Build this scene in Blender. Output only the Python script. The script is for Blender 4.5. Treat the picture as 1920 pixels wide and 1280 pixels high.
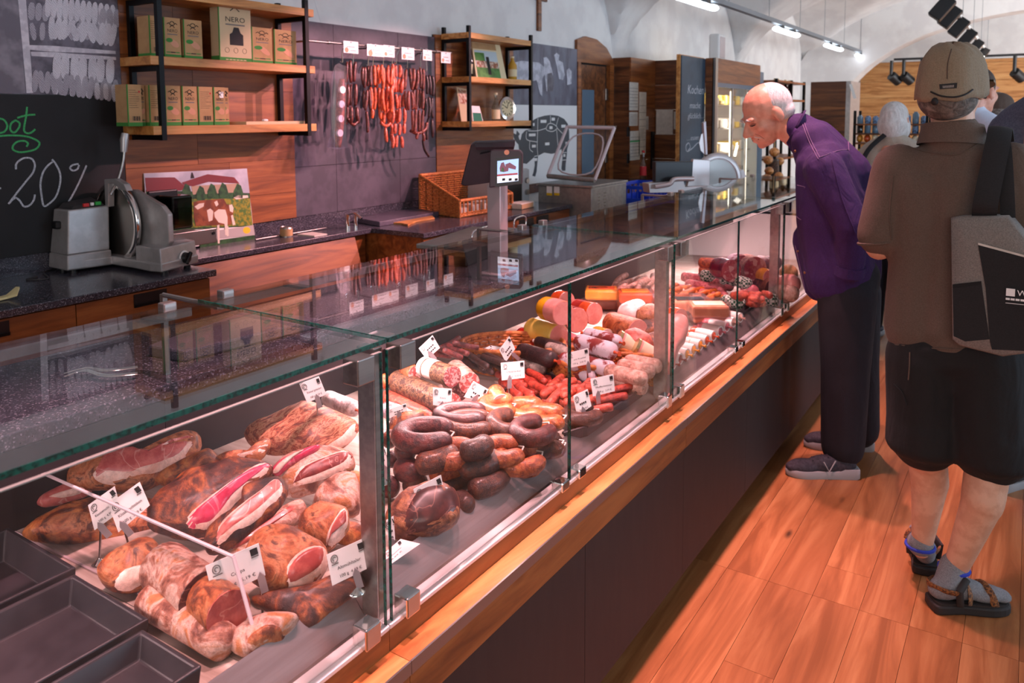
import bpy, bmesh, math, random
import numpy as np
from mathutils import Vector, Matrix, Quaternion, noise
for _o in list(bpy.data.objects): bpy.data.objects.remove(_o)
sc = bpy.context.scene
COL = sc.collection
RND = random.Random(11)
pi = math.pi
def lin(c):
    return tuple(((x/255.)/12.92 if x <= 10 else (((x/255.)+.055)/1.055)**2.4) for x in c)
# ------------------------------------------------------------------ camera
FPX, CX, CY, HC = 1473., 960., 346., 1.6
PITCH, YAW, ROLL = math.atan(130/1473.), math.atan(978/1479.), math.radians(-.24)
FW = Vector((-math.sin(YAW)*math.cos(PITCH), math.cos(YAW)*math.cos(PITCH), -math.sin(PITCH)))
_R0 = Vector((math.cos(YAW), math.sin(YAW), 0)); _U0 = _R0.cross(FW)
RT = math.cos(ROLL)*_R0 + math.sin(ROLL)*_U0
UP = -math.sin(ROLL)*_R0 + math.cos(ROLL)*_U0
CAM = Vector((0, 0, HC))
cd = bpy.data.cameras.new('camera'); cam = bpy.data.objects.new('camera', cd); COL.objects.link(cam)
cam.matrix_world = Matrix(((RT.x, UP.x, -FW.x, 0), (RT.y, UP.y, -FW.y, 0), (RT.z, UP.z, -FW.z, HC), (0, 0, 0, 1)))
cd.sensor_width = 36; cd.lens = 36*FPX/1920; cd.shift_y = -(640-CY)/1920
cd.clip_start = .02; cd.clip_end = 100
cd.dof.use_dof = True; cd.dof.focus_distance = 1.9; cd.dof.aperture_fstop = 6.5
sc.camera = cam
# ------------------------------------------------------------------ world, lights, exposure
sc.view_settings.view_transform = 'Standard'; sc.view_settings.look = 'None'
sc.view_settings.gamma = 1; sc.view_settings.use_curve_mapping = False
sc.view_settings.exposure = 0.0
sc.cycles.max_bounces = 7; sc.cycles.diffuse_bounces = 3; sc.cycles.glossy_bounces = 4; sc.cycles.transparent_max_bounces = 24
sc.cycles.sample_clamp_indirect = 4
w = bpy.data.worlds.new('world'); sc.world = w; w.use_nodes = True
w.node_tree.nodes['Background'].inputs[0].default_value = (.72, .83, 1, 1)
w.node_tree.nodes['Background'].inputs[1].default_value = .22
def light(name, kind, loc, target, energy, color, size=.1, cone=60, blend=.3, size_y=None):
    d = bpy.data.lights.new(name, kind); d.energy = energy; d.color = color
    if kind == 'SPOT':
        d.spot_size = math.radians(cone); d.spot_blend = blend; d.shadow_soft_size = size
    elif kind == 'AREA':
        d.size = size
        if size_y: d.shape = 'RECTANGLE'; d.size_y = size_y
    else: d.shadow_soft_size = size
    o = bpy.data.objects.new(name, d); COL.objects.link(o); o.location = loc
    o.rotation_euler = (Vector(target)-Vector(loc)).to_track_quat('-Z', 'Y').to_euler()
    return o
PINK = (1, .46, .50)
SPOTX, SPOTZ = -.91, 3.1
for _y in (-.3, .5, 1.3, 2.1, 2.9, 3.7, 4.5):
    light('meat_spot', 'SPOT', (SPOTX, _y, SPOTZ-.16), (-1.12, _y-.1, .7), 300, PINK, .035, 54, .55)
for _y, _ty in ((5.3, 3.55), (6.1, 4.1), (4.6, 3.1)):
    light('wall_spot', 'SPOT', (SPOTX, _y, SPOTZ-.16), (-3.7, _ty, 1.22), 420, PINK, .03, 31, .3)
# added fill lights, the first for assumed daylight from the right side
light('window_light', 'AREA', (4.45, 7.0, 1.7), (-.2, 7.6, 4.2), 360, (.58, .78, 1), 9, size_y=1.6)  # added fill aimed up at the ceiling, no source in view
light('window_light', 'AREA', (1.5, -3.5, 2.2), (-2.2, 4, 2.0), 95, (1, .94, .9), 4, size_y=2.0)  # added fill from behind the camera, brightens left wall and polo man
light('window_light', 'AREA', (4.3, 14.0, 2.0), (-.5, 17.4, 2.9), 600, (.95, .97, 1), 3, size_y=1.6)  # added light for the far end wall, stands in for the track spots
# ------------------------------------------------------------------ pixel -> place helpers (1920x1280 frame)
def ray(u, v): return FW + RT*((u-CX)/FPX) - UP*((v-CY)/FPX)
def atx(u, v, x): d = ray(u, v); return CAM + d*(x/d.x)
def aty(u, v, y): d = ray(u, v); return CAM + d*(y/d.y)
def atz(u, v, z): d = ray(u, v); return CAM + d*((z-HC)/d.z)
def atplane(u, v, p, n): d = ray(u, v); return CAM + d*((Vector(p)-CAM).dot(n)/d.dot(n))
BZ0, BX0, BSL = .70, -1.04, .05
def bedz(x): return BZ0 - BSL*(BX0-x)
_bn = Vector((-BSL, 0, 1)).normalized()
def bed(u, v, h=0): return atplane(u, v, (BX0, 0, BZ0+h), _bn)
# ------------------------------------------------------------------ materials
MATS = {}
def _n(t, k, **kw):
    n = t.nodes.new(k)
    for a, b in kw.items():
        if hasattr(n, a): setattr(n, a, b)
    return n
def base(name):
    m = bpy.data.materials.new(name); m.use_nodes = True; MATS[name] = m
    return m, m.node_tree, m.node_tree.nodes['Principled BSDF']
def coords(t, scale=(1, 1, 1), kind='Object', rnd=False):
    tc = _n(t, 'ShaderNodeTexCoord'); mp = _n(t, 'ShaderNodeMapping')
    t.links.new(tc.outputs[kind], mp.inputs[0]); mp.inputs['Scale'].default_value = scale
    if rnd:
        oi = _n(t, 'ShaderNodeObjectInfo'); mu = _n(t, 'ShaderNodeMath', operation='MULTIPLY'); mu.inputs[1].default_value = 37.
        t.links.new(oi.outputs['Random'], mu.inputs[0]); t.links.new(mu.outputs[0], mp.inputs['Location'])
    return mp.outputs[0]
def ramp(t, src, stops):
    r = _n(t, 'ShaderNodeValToRGB'); e = r.color_ramp.elements
    while len(e) < len(stops): e.new(.5)
    for i, (p, c) in enumerate(stops):
        e[i].position = p; e[i].color = (*lin(c), 1) if len(c) == 3 else c
    t.links.new(src, r.inputs[0]); return r.outputs[0]
def noise_n(t, co, scale, detail=4, rough=.55, dist=0.):
    n = _n(t, 'ShaderNodeTexNoise'); n.inputs['Scale'].default_value = scale; n.inputs['Detail'].default_value = detail
    n.inputs['Roughness'].default_value = rough; n.inputs['Distortion'].default_value = dist
    t.links.new(co, n.inputs['Vector']); return n.outputs['Fac']
def bump(t, p, src, strength, dist=.005):
    b = _n(t, 'ShaderNodeBump'); b.inputs['Strength'].default_value = strength; b.inputs['Distance'].default_value = dist
    t.links.new(src, b.inputs['Height']); t.links.new(b.outputs[0], p.inputs['Normal'])
def mix(t, fac, a, b, mode='MIX'):
    m = _n(t, 'ShaderNodeMix', data_type='RGBA', blend_type=mode)
    for s, i in ((fac, 0), (a, 6), (b, 7)):
        if isinstance(s, (int, float)): m.inputs[i].default_value = s
        elif isinstance(s, tuple): m.inputs[i].default_value = (*lin(s), 1) if len(s) == 3 else s
        else: t.links.new(s, m.inputs[i])
    return m.outputs[2]
def plain(name, c, rough=.5, metal=0., c2=None, scale=20., bstr=0., bscale=None, spec=.5, coat=0., stretch=(1, 1, 1), bdist=.003, emit=0., alpha=1.):
    m, t, p = base(name)
    p.inputs['Base Color'].default_value = (*lin(c), 1); p.inputs['Roughness'].default_value = rough
    p.inputs['Metallic'].default_value = metal; p.inputs['Specular IOR Level'].default_value = spec
    p.inputs['Coat Weight'].default_value = coat; p.inputs['Alpha'].default_value = alpha
    if c2 or bstr:
        co = coords(t, stretch); f = noise_n(t, co, scale)
        if c2: t.links.new(ramp(t, f, [(.42, c), (.58, c2)]), p.inputs['Base Color'])
        if bstr: bump(t, p, noise_n(t, co, bscale or scale*2), bstr, bdist)
    if emit:
        p.inputs['Emission Color'].default_value = (*lin(c), 1); p.inputs['Emission Strength'].default_value = emit
    return m
def wood(name, c1, c2, c3, axis='y', rough=.45, gs=1., rnd=True, knots=True):
    m, t, p = base(name)
    s = {'x': (1.2, 14, 14), 'y': (14, 1.2, 14), 'z': (14, 14, 1.2)}[axis]
    co = coords(t, tuple(q*gs for q in s), rnd=rnd)
    f1 = noise_n(t, co, 1.3, 7, .62, .9); f2 = noise_n(t, co, 9, 3, .6)
    col = ramp(t, f1, [(.36, c1), (.5, c2), (.63, c3)])
    col = mix(t, ramp(t, f2, [(.35, (0, 0, 0)), (.7, (90, 90, 90))]), col, c1)
    if rnd:
        oi = _n(t, 'ShaderNodeObjectInfo')
        col = mix(t, ramp(t, oi.outputs['Random'], [(0, (0, 0, 0)), (1, (170, 170, 170))]), col, c1)
    if knots:
        s2 = {'x': (1.6, 5, 5), 'y': (5, 1.6, 5), 'z': (5, 5, 1.6)}[axis]
        v = _n(t, 'ShaderNodeTexVoronoi'); t.links.new(coords(t, s2, rnd=rnd), v.inputs['Vector']); v.inputs['Scale'].default_value = .9
        k = ramp(t, v.outputs['Distance'], [(.015, (235, 235, 235)), (.07, (0, 0, 0))])
        col = mix(t, k, col, tuple(int(q*.28) for q in c1))
    t.links.new(col, p.inputs['Base Color']); p.inputs['Roughness'].default_value = rough
    bump(t, p, f2, .12, .002); return m
def stone(name, dark, mid, light_, scale=70, rough=.18):
    m, t, p = base(name); co = coords(t)
    v = _n(t, 'ShaderNodeTexVoronoi'); v.inputs['Scale'].default_value = scale; t.links.new(co, v.inputs['Vector'])
    sp = _n(t, 'ShaderNodeSeparateColor'); t.links.new(v.outputs['Color'], sp.inputs[0])
    t.links.new(ramp(t, sp.outputs[0], [(.0, dark), (.55, mid), (.86, mid), (1., light_)]), p.inputs['Base Color'])
    p.inputs['Roughness'].default_value = rough; return m
def glass(name, tint, f0=.05, rough=0.):
    m = bpy.data.materials.new(name); m.use_nodes = True; MATS[name] = m; t = m.node_tree; t.nodes.clear()
    o = _n(t, 'ShaderNodeOutputMaterial'); mx = _n(t, 'ShaderNodeMixShader'); lw = _n(t, 'ShaderNodeLayerWeight'); lw.inputs[0].default_value = .5
    pw = _n(t, 'ShaderNodeMath', operation='POWER'); pw.inputs[1].default_value = 5.
    ma = _n(t, 'ShaderNodeMath', operation='MULTIPLY_ADD'); ma.inputs[1].default_value = 1-f0; ma.inputs[2].default_value = f0
    tr = _n(t, 'ShaderNodeBsdfTransparent'); tr.inputs[0].default_value = (*tint, 1)
    gl = _n(t, 'ShaderNodeBsdfGlossy'); gl.inputs['Roughness'].default_value = rough
    t.links.new(lw.outputs['Facing'], pw.inputs[0]); t.links.new(pw.outputs[0], ma.inputs[0]); t.links.new(ma.outputs[0], mx.inputs[0])
    t.links.new(tr.outputs[0], mx.inputs[1]); t.links.new(gl.outputs[0], mx.inputs[2])
    t.links.new(mx.outputs[0], o.inputs[0]); return m
# ------------------------------------------------------------------ mesh builder
def frame(p, zdir, xhint=(1, 0, 0)):
    z = Vector(zdir).normalized(); x = Vector(xhint); x = x - z*x.dot(z)
    if x.length < 1e-4: x = Vector((0, 1, 0)) - z*z.y
    x.normalize(); y = z.cross(x)
    return Matrix(((x.x, y.x, z.x, p[0]), (x.y, y.y, z.y, p[1]), (x.z, y.z, z.z, p[2]), (0, 0, 0, 1)))
def axes(p, x, y):
    x = Vector(x).normalized(); y = Vector(y); y = (y-x*y.dot(x)).normalized(); z = x.cross(y)
    return Matrix(((x.x, y.x, z.x, p[0]), (x.y, y.y, z.y, p[1]), (x.z, y.z, z.z, p[2]), (0, 0, 0, 1)))
WOFF = {}
def meta(o, label=None, cat=None, group=None, kind=None):
    if label: o['label'] = label
    if cat: o['category'] = cat
    if group: o['group'] = group
    if kind: o['kind'] = kind
    return o
def thing(name, label, cat, loc=(0, 0, 0), group=None, rotz=0., kind=None):
    o = bpy.data.objects.new(name, None); COL.objects.link(o); o.location = loc; o.rotation_euler = (0, 0, rotz)
    o.empty_display_size = .05; WOFF[o.name] = Vector(loc)
    return meta(o, label, cat, group, kind)
class G:
    def __init__(s): s.v = []; s.f = []; s.mi = []; s.cur = 0
    def add(s, vs, fs, mat=None):
        b = len(s.v); s.v += [tuple(mat @ Vector(v)) if mat else tuple(v) for v in vs]
        s.f += [tuple(b+i for i in f) for f in fs]; s.mi += [s.cur]*len(fs); return s
    def box(s, x0, x1, y0, y1, z0, z1, mat=None):
        x0, x1 = sorted((x0, x1)); y0, y1 = sorted((y0, y1)); z0, z1 = sorted((z0, z1))
        return s.add([(x0, y0, z0), (x1, y0, z0), (x1, y1, z0), (x0, y1, z0), (x0, y0, z1), (x1, y0, z1), (x1, y1, z1), (x0, y1, z1)],
                     [(0, 3, 2, 1), (4, 5, 6, 7), (0, 1, 5, 4), (1, 2, 6, 5), (2, 3, 7, 6), (3, 0, 4, 7)], mat)
    def cbox(s, c, sx, sy, sz, mat=None):
        return s.box(c[0]-sx/2, c[0]+sx/2, c[1]-sy/2, c[1]+sy/2, c[2]-sz/2, c[2]+sz/2, mat)
    def tube(s, pts, r, n=10, closed=False, cap=True, flat=1., up=None, mat=None):
        pts = [Vector(p) for p in pts]; k = len(pts)
        rr = [r]*k if isinstance(r, (int, float)) else list(r); b = len(s.v)
        nrm = None; vs = []
        for i, p in enumerate(pts):
            a = pts[(i-1) % k] if (closed or i > 0) else p; c = pts[(i+1) % k] if (closed or i < k-1) else p
            t = (c-a)
            if t.length < 1e-9: t = Vector((0, 0, 1))
            t.normalize()
            if nrm is None:
                h = Vector(up) if up else (Vector((0, 0, 1)) if abs(t.z) < .9 else Vector((1, 0, 0)))
                nrm = (h-t*h.dot(t)).normalized()
            else:
                nrm = nrm-t*nrm.dot(t)
                nrm = nrm.normalized() if nrm.length > 1e-6 else t.orthogonal().normalized()
            bi = t.cross(nrm)
            for j in range(n):
                q = 2*pi*j/n; vs.append(p+(nrm*math.cos(q)*flat+bi*math.sin(q))*rr[i])
        fs = []
        for i in range(k if closed else k-1):
            for j in range(n):
                a = i*n+j; c = i*n+(j+1) % n; d = ((i+1) % k)*n
                fs.append((a, c, d+(j+1) % n, d+j))
        if cap and not closed: fs += [tuple(range(n))[::-1], tuple((k-1)*n+j for j in range(n))]
        return s.add(vs, fs, mat)
    def cyl(s, p, q, r, r2=None, n=20, mat=None): return s.tube([p, q], [r, r if r2 is None else r2], n, mat=mat)
    def lathe(s, prof, n=24, mat=None):
        vs = []; fs = []
        for (r, z) in prof:
            for j in range(n): vs.append((r*math.cos(2*pi*j/n), r*math.sin(2*pi*j/n), z))
        for i in range(len(prof)-1):
            for j in range(n): fs.append((i*n+j, i*n+(j+1) % n, (i+1)*n+(j+1) % n, (i+1)*n+j))
        fs += [tuple(range(n))[::-1], tuple((len(prof)-1)*n+j for j in range(n))]
        return s.add(vs, fs, mat)
    def prism(s, poly, t, mat=None, z0=0.):
        n = len(poly); vs = [(x, y, z0) for x, y in poly]+[(x, y, z0+t) for x, y in poly]
        fs = [tuple(range(n))[::-1], tuple(range(n, 2*n))]+[(i, (i+1) % n, n+(i+1) % n, n+i) for i in range(n)]
        return s.add(vs, fs, mat)
    def ell(s, c, r, n=16, m=10, mat=None):
        vs = [(c[0], c[1], c[2]-r[2])]; fs = []
        for i in range(1, m):
            a = -pi/2+pi*i/m
            for j in range(n): vs.append((c[0]+r[0]*math.cos(a)*math.cos(2*pi*j/n), c[1]+r[1]*math.cos(a)*math.sin(2*pi*j/n), c[2]+r[2]*math.sin(a)))
        vs.append((c[0], c[1], c[2]+r[2])); L = len(vs)-1
        for j in range(n): fs.append((0, 1+(j+1) % n, 1+j)); fs.append((L, L-n+j, L-n+(j+1) % n))
        for i in range(m-2):
            for j in range(n): a = 1+i*n; fs.append((a+j, a+(j+1) % n, a+n+(j+1) % n, a+n+j))
        return s.add(vs, fs, mat)
    def cap(s, p, q, r1, r2=None, n=14):
        p = Vector(p); q = Vector(q); r2 = r1 if r2 is None else r2; d = (q-p)
        L = d.length; d = d/L if L > 1e-6 else Vector((0, 0, 1)); pts = []; rr = []
        for a in (-80, -55, -25, 0): pts.append(p+d*r1*math.sin(math.radians(a))); rr.append(r1*math.cos(math.radians(a)))
        for a in (0, 25, 55, 80): pts.append(q+d*r2*math.sin(math.radians(a))); rr.append(r2*math.cos(math.radians(a)))
        return s.tube(pts, rr, n)
    def mesh(s, me, mat=None): return s.add([v.co[:] for v in me.vertices], [tuple(p.vertices) for p in me.polygons], mat)
    def build(s, name, mat, parent=None, smooth=False, bevel=0., local=False, seg=2, angle=30, recalc=True):
        me = bpy.data.meshes.new(name); v = s.v; off = Vector((0, 0, 0))
        if parent is None and not local and v:
            a = np.array(v); off = Vector(((a[:, 0].min()+a[:, 0].max())/2, (a[:, 1].min()+a[:, 1].max())/2, a[:, 2].min()))
            v = [tuple(q) for q in (a-np.array(off))]
        me.from_pydata(v, [], s.f); me.update()
        ms = mat if isinstance(mat, (list, tuple)) else [mat]
        for q in ms: me.materials.append(MATS[q] if isinstance(q, str) else q)
        if len(ms) > 1: me.polygons.foreach_set('material_index', s.mi)
        if recalc:
            bm = bmesh.new(); bm.from_mesh(me); bmesh.ops.recalc_face_normals(bm, faces=bm.faces); bm.to_mesh(me); bm.free()
        if smooth:
            me.polygons.foreach_set('use_smooth', [True]*len(me.polygons))
            if smooth != 2: me.set_sharp_from_angle(angle=math.radians(48))
        o = bpy.data.objects.new(name, me); COL.objects.link(o)
        if bevel:
            b = o.modifiers.new('bevel', 'BEVEL'); b.width = bevel; b.segments = seg; b.limit_method = 'ANGLE'; b.angle_limit = math.radians(angle)
        if parent is not None:
            o.parent = parent
            if local: WOFF[o.name] = Vector((0, 0, 0))
            else:
                o.location = -WOFF.get(parent.name, Vector((0, 0, 0))); WOFF[o.name] = Vector((0, 0, 0))
        elif not local: o.location = off; WOFF[o.name] = off
        return o
def box(name, mat, x0, x1, y0, y1, z0, z1, parent=None, bevel=0., **k):
    return G().box(x0, x1, y0, y1, z0, z1).build(name, mat, parent, bevel=bevel, **k)
def copy_tree(o, parent=None):
    c = o.copy(); COL.objects.link(c); c.parent = parent
    for ch in list(o.children): copy_tree(ch, c)
    return c
_TX = {}
def text(body, size=1.):
    if body not in _TX:
        cu = bpy.data.curves.new('t', 'FONT'); cu.body = body; cu.size = 1; cu.align_x = 'LEFT'; cu.resolution_u = 2
        o = bpy.data.objects.new('t', cu); COL.objects.link(o); bpy.context.view_layer.update()
        me = bpy.data.meshes.new_from_object(o.evaluated_get(bpy.context.evaluated_depsgraph_get()))
        bpy.data.objects.remove(o); bpy.data.curves.remove(cu)
        xs = [v.co.x for v in me.vertices] or [0]; _TX[body] = (me, max(xs))
    return _TX[body]
def put_text(g, body, size, mat, center=True, width=None):
    me, wd = text(body); sx = (width/wd) if width else size
    return g.mesh(me, mat @ Matrix.Translation((-wd*sx/2 if center else 0, 0, 0)) @ Matrix.Diagonal((sx, size, size, 1)))
def catmull(pts, k=6, closed=False):
    P = [Vector(p) for p in pts]; n = len(P); out = []
    for i in range(n if closed else n-1):
        a = P[(i-1) % n] if (closed or i > 0) else P[i]; b = P[i]; c = P[(i+1) % n]; d = P[(i+2) % n] if (closed or i < n-2) else c
        for j in range(k):
            t = j/k; out.append(.5*((2*b)+(c-a)*t+(2*a-5*b+4*c-d)*t*t+(3*b-a-3*c+d)*t*t*t))
    if not closed: out.append(P[-1])
    return out
# ------------------------------------------------------------------ material library
plain('plaster', (226, 224, 222), .9, c2=(216, 213, 212), scale=3, bstr=.15, bscale=60)
wood('oak', (104, 54, 22), (142, 80, 36), (166, 100, 50), 'y')
wood('oak_edge', (150, 92, 44), (196, 132, 72), (214, 156, 92), 'y', knots=False)
wood('oak_light', (156, 98, 46), (206, 142, 74), (226, 168, 98), 'y', knots=False)
wood('oak_x', (92, 46, 18), (150, 84, 38), (184, 114, 60), 'x')
wood('oak_dark', (70, 36, 16), (112, 62, 30), (142, 86, 46), 'y')
wood('oak_dark_x', (70, 36, 16), (112, 62, 30), (142, 86, 46), 'x')
wood('floor_oak', (130, 78, 42), (158, 100, 58), (178, 122, 76), 'y', rough=.38, gs=.8)
wood('ledge_oak', (150, 84, 38), (196, 124, 66), (214, 150, 90), 'y', knots=False)
wood('bed_board', (150, 132, 120), (186, 170, 158), (206, 194, 184), 'x', knots=False, rough=.6)
plain('grout', (28, 26, 28), .9)
plain('tile', (74, 68, 80), .55, c2=(62, 57, 68), scale=9, bstr=.1)
plain('black_steel', (16, 17, 19), .45, .6)
plain('black_plastic', (14, 13, 15), .4)
plain('dark_tray', (34, 30, 34), .42, c2=(40, 36, 40))
plain('steel', (176, 170, 166), .28, 1., c2=(160, 155, 152), scale=60, stretch=(1, .05, 1))
plain('steel_brushed', (150, 146, 142), .38, 1.)
plain('apron_steel', (156, 138, 136), .34, .6, c2=(146, 128, 126), scale=60, stretch=(1, .05, 1))
plain('satin_rail', (236, 230, 230), .3, .45)
plain('chrome', (225, 222, 220), .08, 1.)
plain('aluminium', (186, 182, 182), .36, .55, c2=(176, 172, 172))
plain('counter_panel', (31, 25, 24), .6, c2=(25, 20, 20), scale=30, stretch=(1, 1, .2))
plain('case_back', (46, 40, 42), .5, .3)
plain('case_dark', (20, 17, 18), .8)
stone('granite', (30, 29, 35), (66, 64, 74), (140, 138, 150), 330)
stone('granite_fine', (44, 40, 52), (84, 78, 92), (150, 142, 158), 600, .35)
plain('white_paint', (238, 236, 232), .6)
plain('card_white', (244, 240, 238), .5)
plain('ink', (26, 22, 22), .7)
plain('ink_grey', (112, 104, 102), .7)
plain('chalkboard', (17, 17, 19), .7, c2=(24, 24, 27), scale=4)
plain('chalk_white', (196, 200, 208), .9, c2=(150, 154, 164), scale=160)
plain('chalk_green', (70, 176, 104), .9, c2=(54, 150, 84), scale=160)
plain('teal_edge', (8, 52, 46), .12, c2=(16, 90, 78), scale=120, spec=.8)
plain('edge_light', (150, 150, 146), .2)
glass('clear_glass', (.94, .965, .955), .05)
glass('pane_glass', (.965, .975, .97), .03)
glass('acrylic', (.97, .97, .97), .02)
plain('acrylic_edge', (214, 196, 200), .25)
plain('yellow', (232, 190, 20), .6)
plain('paper', (216, 208, 198), .8, c2=(206, 198, 188), scale=30)
# ------------------------------------------------------------------ room shell
WX = -3.75; RXW = 4.55; VC = .4; VA = 4.15; ZS = 2.17; YF = 17.6
def main_v(x): return ZS+1.75*math.sqrt(max(0, 1-((x-VC)/VA)**2))
FEET = [-.54+4.15*k for k in range(6)]
def lun(y):
    c = round((y-(-.54+2.075))/4.15)*4.15+(-.54+2.075); q = (y-c)/1.93
    return ZS-.05+1.5*math.sqrt(1-q*q) if abs(q) < 1 else 0.
xs = sorted(set([WX, WX+.004, WX+.012, WX+.03, WX+.06, WX+.1]+[VC-VA*math.cos(pi*i/70) for i in range(1, 70)]+[RXW-.1, RXW-.03, RXW-.006, RXW]))
ys = [-3+i*.07 for i in range(int((YF+3)/.07)+2)]
g = G(); nx = len(xs)
vs = [(x, y, max(main_v(x), lun(y) if True else 0)) for y in ys for x in xs]
fs = [(j*nx+i, j*nx+i+1, (j+1)*nx+i+1, (j+1)*nx+i) for j in range(len(ys)-1) for i in range(nx-1)]
ce = g.add(vs, fs).build('ceiling', 'plaster', smooth=True, recalc=False); meta(ce, 'white plaster vaulted ceiling with lunettes over the shop', kind='structure')
def side_wall(name, x, t, lab):
    g = G()
    for k, (a, b) in enumerate(zip(ys[:-1], ys[1:])):
        za = max(ZS, lun(a)); zb = max(ZS, lun(b))
        g.add([(x, a, 0), (x, b, 0), (x, b, zb), (x, a, za), (x-t, a, 0), (x-t, b, 0), (x-t, b, zb), (x-t, a, za)], [(0, 1, 2, 3), (4, 7, 6, 5), (3, 2, 6, 7)])
    return meta(g.build(name, 'plaster', recalc=False), lab, kind='structure')
side_wall('wall_left', WX-.001, .1, 'white plaster wall behind the service area')
fl = meta(box('floor', 'floor_oak', -4.2, 5, -3, YF+.4, -.06, -.006), 'oak plank floor of the shop', kind='structure')
PW = .145; x0 = -.542-PW*3
plm = {}
for c in range(31):
    xa = x0+c*PW; y = -1.2+(2.63+1.2) % 1.8-1.8; r2 = random.Random(c*7+1); cuts = [-1.2]
    if c == 2: cuts += [.9, 2.16, 2.63]
    elif c == 3: cuts += [1.1, 2.63, 2.84]
    else: cuts += [.4+r2.random()*1.2, 2.63]
    while cuts[-1] < YF-2.2: cuts.append(cuts[-1]+1.7+r2.random()*1.2)
    cuts.append(YF)
    if c > 12: cuts = [-1.2, 2.63, 8, YF]
    for a, b in zip(cuts[:-1], cuts[1:]):
        key = round(b-a, 2)
        g = G().box(0, PW-.0012, 0, b-a-.0012, -.006, 0)
        o = g.build('plank', 'floor_oak', fl, local=True); o.location = Vector((xa, a, 0))-WOFF[fl.name]
# cladding on the left wall
def planks(parent, x, y0, y1, z0, z1, hs, mat, seed, cols=1, t=.02):
    r2 = random.Random(seed); z = z0
    while z < z1-.02:
        h = min(r2.choice(hs), z1-z); h = z1-z if z1-z-h < .04 else h
        ycut = [y0]+sorted(y0+(y1-y0)*(.25+.5*r2.random()) for _ in range(cols-1))+[y1]
        for a, b in zip(ycut[:-1], ycut[1:]):
            box('plank', mat, x, x+t+r2.random()*.001, a+.0008, b-.0008, z+.0008, z+h-.0008, parent)
        z += h
c1 = meta(box('trim_1', 'grout', WX, WX+.012, 2.172, 3.24, .985, 2.2), 'oak plank wall cladding behind the box shelf', kind='structure')
planks(c1, WX+.012, 2.172, 3.24, .985, 2.2, (.16, .2, .24), 'oak', 3, 2)
c2 = meta(box('trim_2', 'grout', WX, WX+.014, 3.24, 4.6, .985, 2.18), 'dark purple grey wall tiles behind the hanging sausages', kind='structure')
for a, b in ((3.24, 3.585), (3.585, 4.195), (4.195, 4.6)):
    for z0, z1 in ((.985, 1.29), (1.29, 2.18)):
        box('tile', 'tile', WX+.014, WX+.026, a+.0015, b-.0015, z0+.0015, z1-.0015, c2)
c3 = meta(box('trim_3', 'grout', WX, WX+.012, 4.6, 5.65, .985, 2.2), 'oak plank wall cladding behind the small shelf', kind='structure')
planks(c3, WX+.012, 4.6, 5.65, .985, 2.2, (.16, .2, .24), 'oak', 5, 1)
meta(box('trim_4', 'granite', WX, WX+.02, -1, 6.9, .9, .985), 'granite splashback strip along the back worktops', kind='structure')
# chalkboard with handwriting
def wallpx(u, v, d=.034): return atx(u, v, WX+d)
def strokes(parent, lst, w, mat, fn, name='chalk_stroke', flat=.25):
    g = G()
    for st in lst:
        p = catmull([fn(*q) for q in st], 5) if len(st) > 2 else [fn(*q) for q in st]
        g.tube(p, w, 6, flat=flat, up=(1, 0, 0))
    return meta(g.build(name, mat, parent, smooth=True), kind='stuff' if len(lst) > 1 else None)
cb = thing('chalkboard', 'black chalkboard with green and white handwriting behind the silver slicer', 'chalkboard', (WX, 1.2, .985))
box('board', 'chalkboard', WX, WX+.03, -.9, 2.172, .987, 1.70, cb, bevel=.001)
zz = lambda pts: [(x/5.332, 160+y/5.332) for x, y in pts]
strokes(cb, [zz(q) for q in ([(-70, 330), (-10, 330), (45, 350), (72, 410), (40, 465), (-40, 480)], [(150, 352), (112, 380), (102, 440), (140, 472), (185, 430), (196, 380), (160, 352), (140, 356)],
    [(270, 215), (262, 300), (240, 440), (270, 478), (315, 470), (352, 438)], [(172, 325), (260, 300), (352, 292)], [(-60, 512), (100, 500), (260, 510), (360, 545), (395, 585), (350, 640), (220, 668), (140, 650), (128, 610), (170, 565), (240, 555), (280, 580), (265, 612)])],
    .0045, 'chalk_green', lambda u, v: wallpx(u, v, .0305))
strokes(cb, [zz(q) for q in ([(160, 840), (165, 780), (230, 730), (310, 730), (348, 790), (330, 870), (260, 960), (180, 1060), (85, 1185)], [(85, 1185), (150, 1125), (195, 1150), (240, 1210), (300, 1195), (340, 1140), (348, 1090)],
    [(520, 740), (560, 790), (600, 880), (600, 980), (560, 1110), (480, 1190), (435, 1200), (415, 1100), (405, 980), (430, 870), (480, 800), (525, 765)],
    [(785, 785), (730, 795), (700, 825), (730, 852), (775, 835), (790, 795)], [(865, 800), (800, 950), (740, 1070), (680, 1175)], [(-60, 1040), (10, 1028)])],
    .0045, 'chalk_white', lambda u, v: wallpx(u, v, .0305))
# photo poster of drying sausages
plain('poster_grey', (158, 150, 160), .6, c2=(104, 97, 108), scale=5)
plain('poster_dark', (84, 78, 88), .6, c2=(112, 105, 118), scale=16)
plain('poster_light', (214, 208, 216), .6, c2=(190, 184, 194), scale=30)
def print_mat(name, a, b, sc_=90):
    m, t, p = base(name); co = coords(t, (1, 1, .55))
    wv = _n(t, 'ShaderNodeTexWave', wave_type='BANDS', bands_direction='DIAGONAL'); wv.inputs['Scale'].default_value = sc_; wv.inputs['Distortion'].default_value = 3.
    t.links.new(co, wv.inputs['Vector']); f = mix(t, .5, wv.outputs['Color'], noise_n(t, co, 14))
    t.links.new(ramp(t, f, [(.3, a), (.62, b)]), p.inputs['Base Color']); p.inputs['Roughness'].default_value = .6
print_mat('poster_sausage', (150, 144, 156), (230, 226, 234))
print_mat('poster_sausage_dim', (116, 110, 122), (186, 180, 190))
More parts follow.
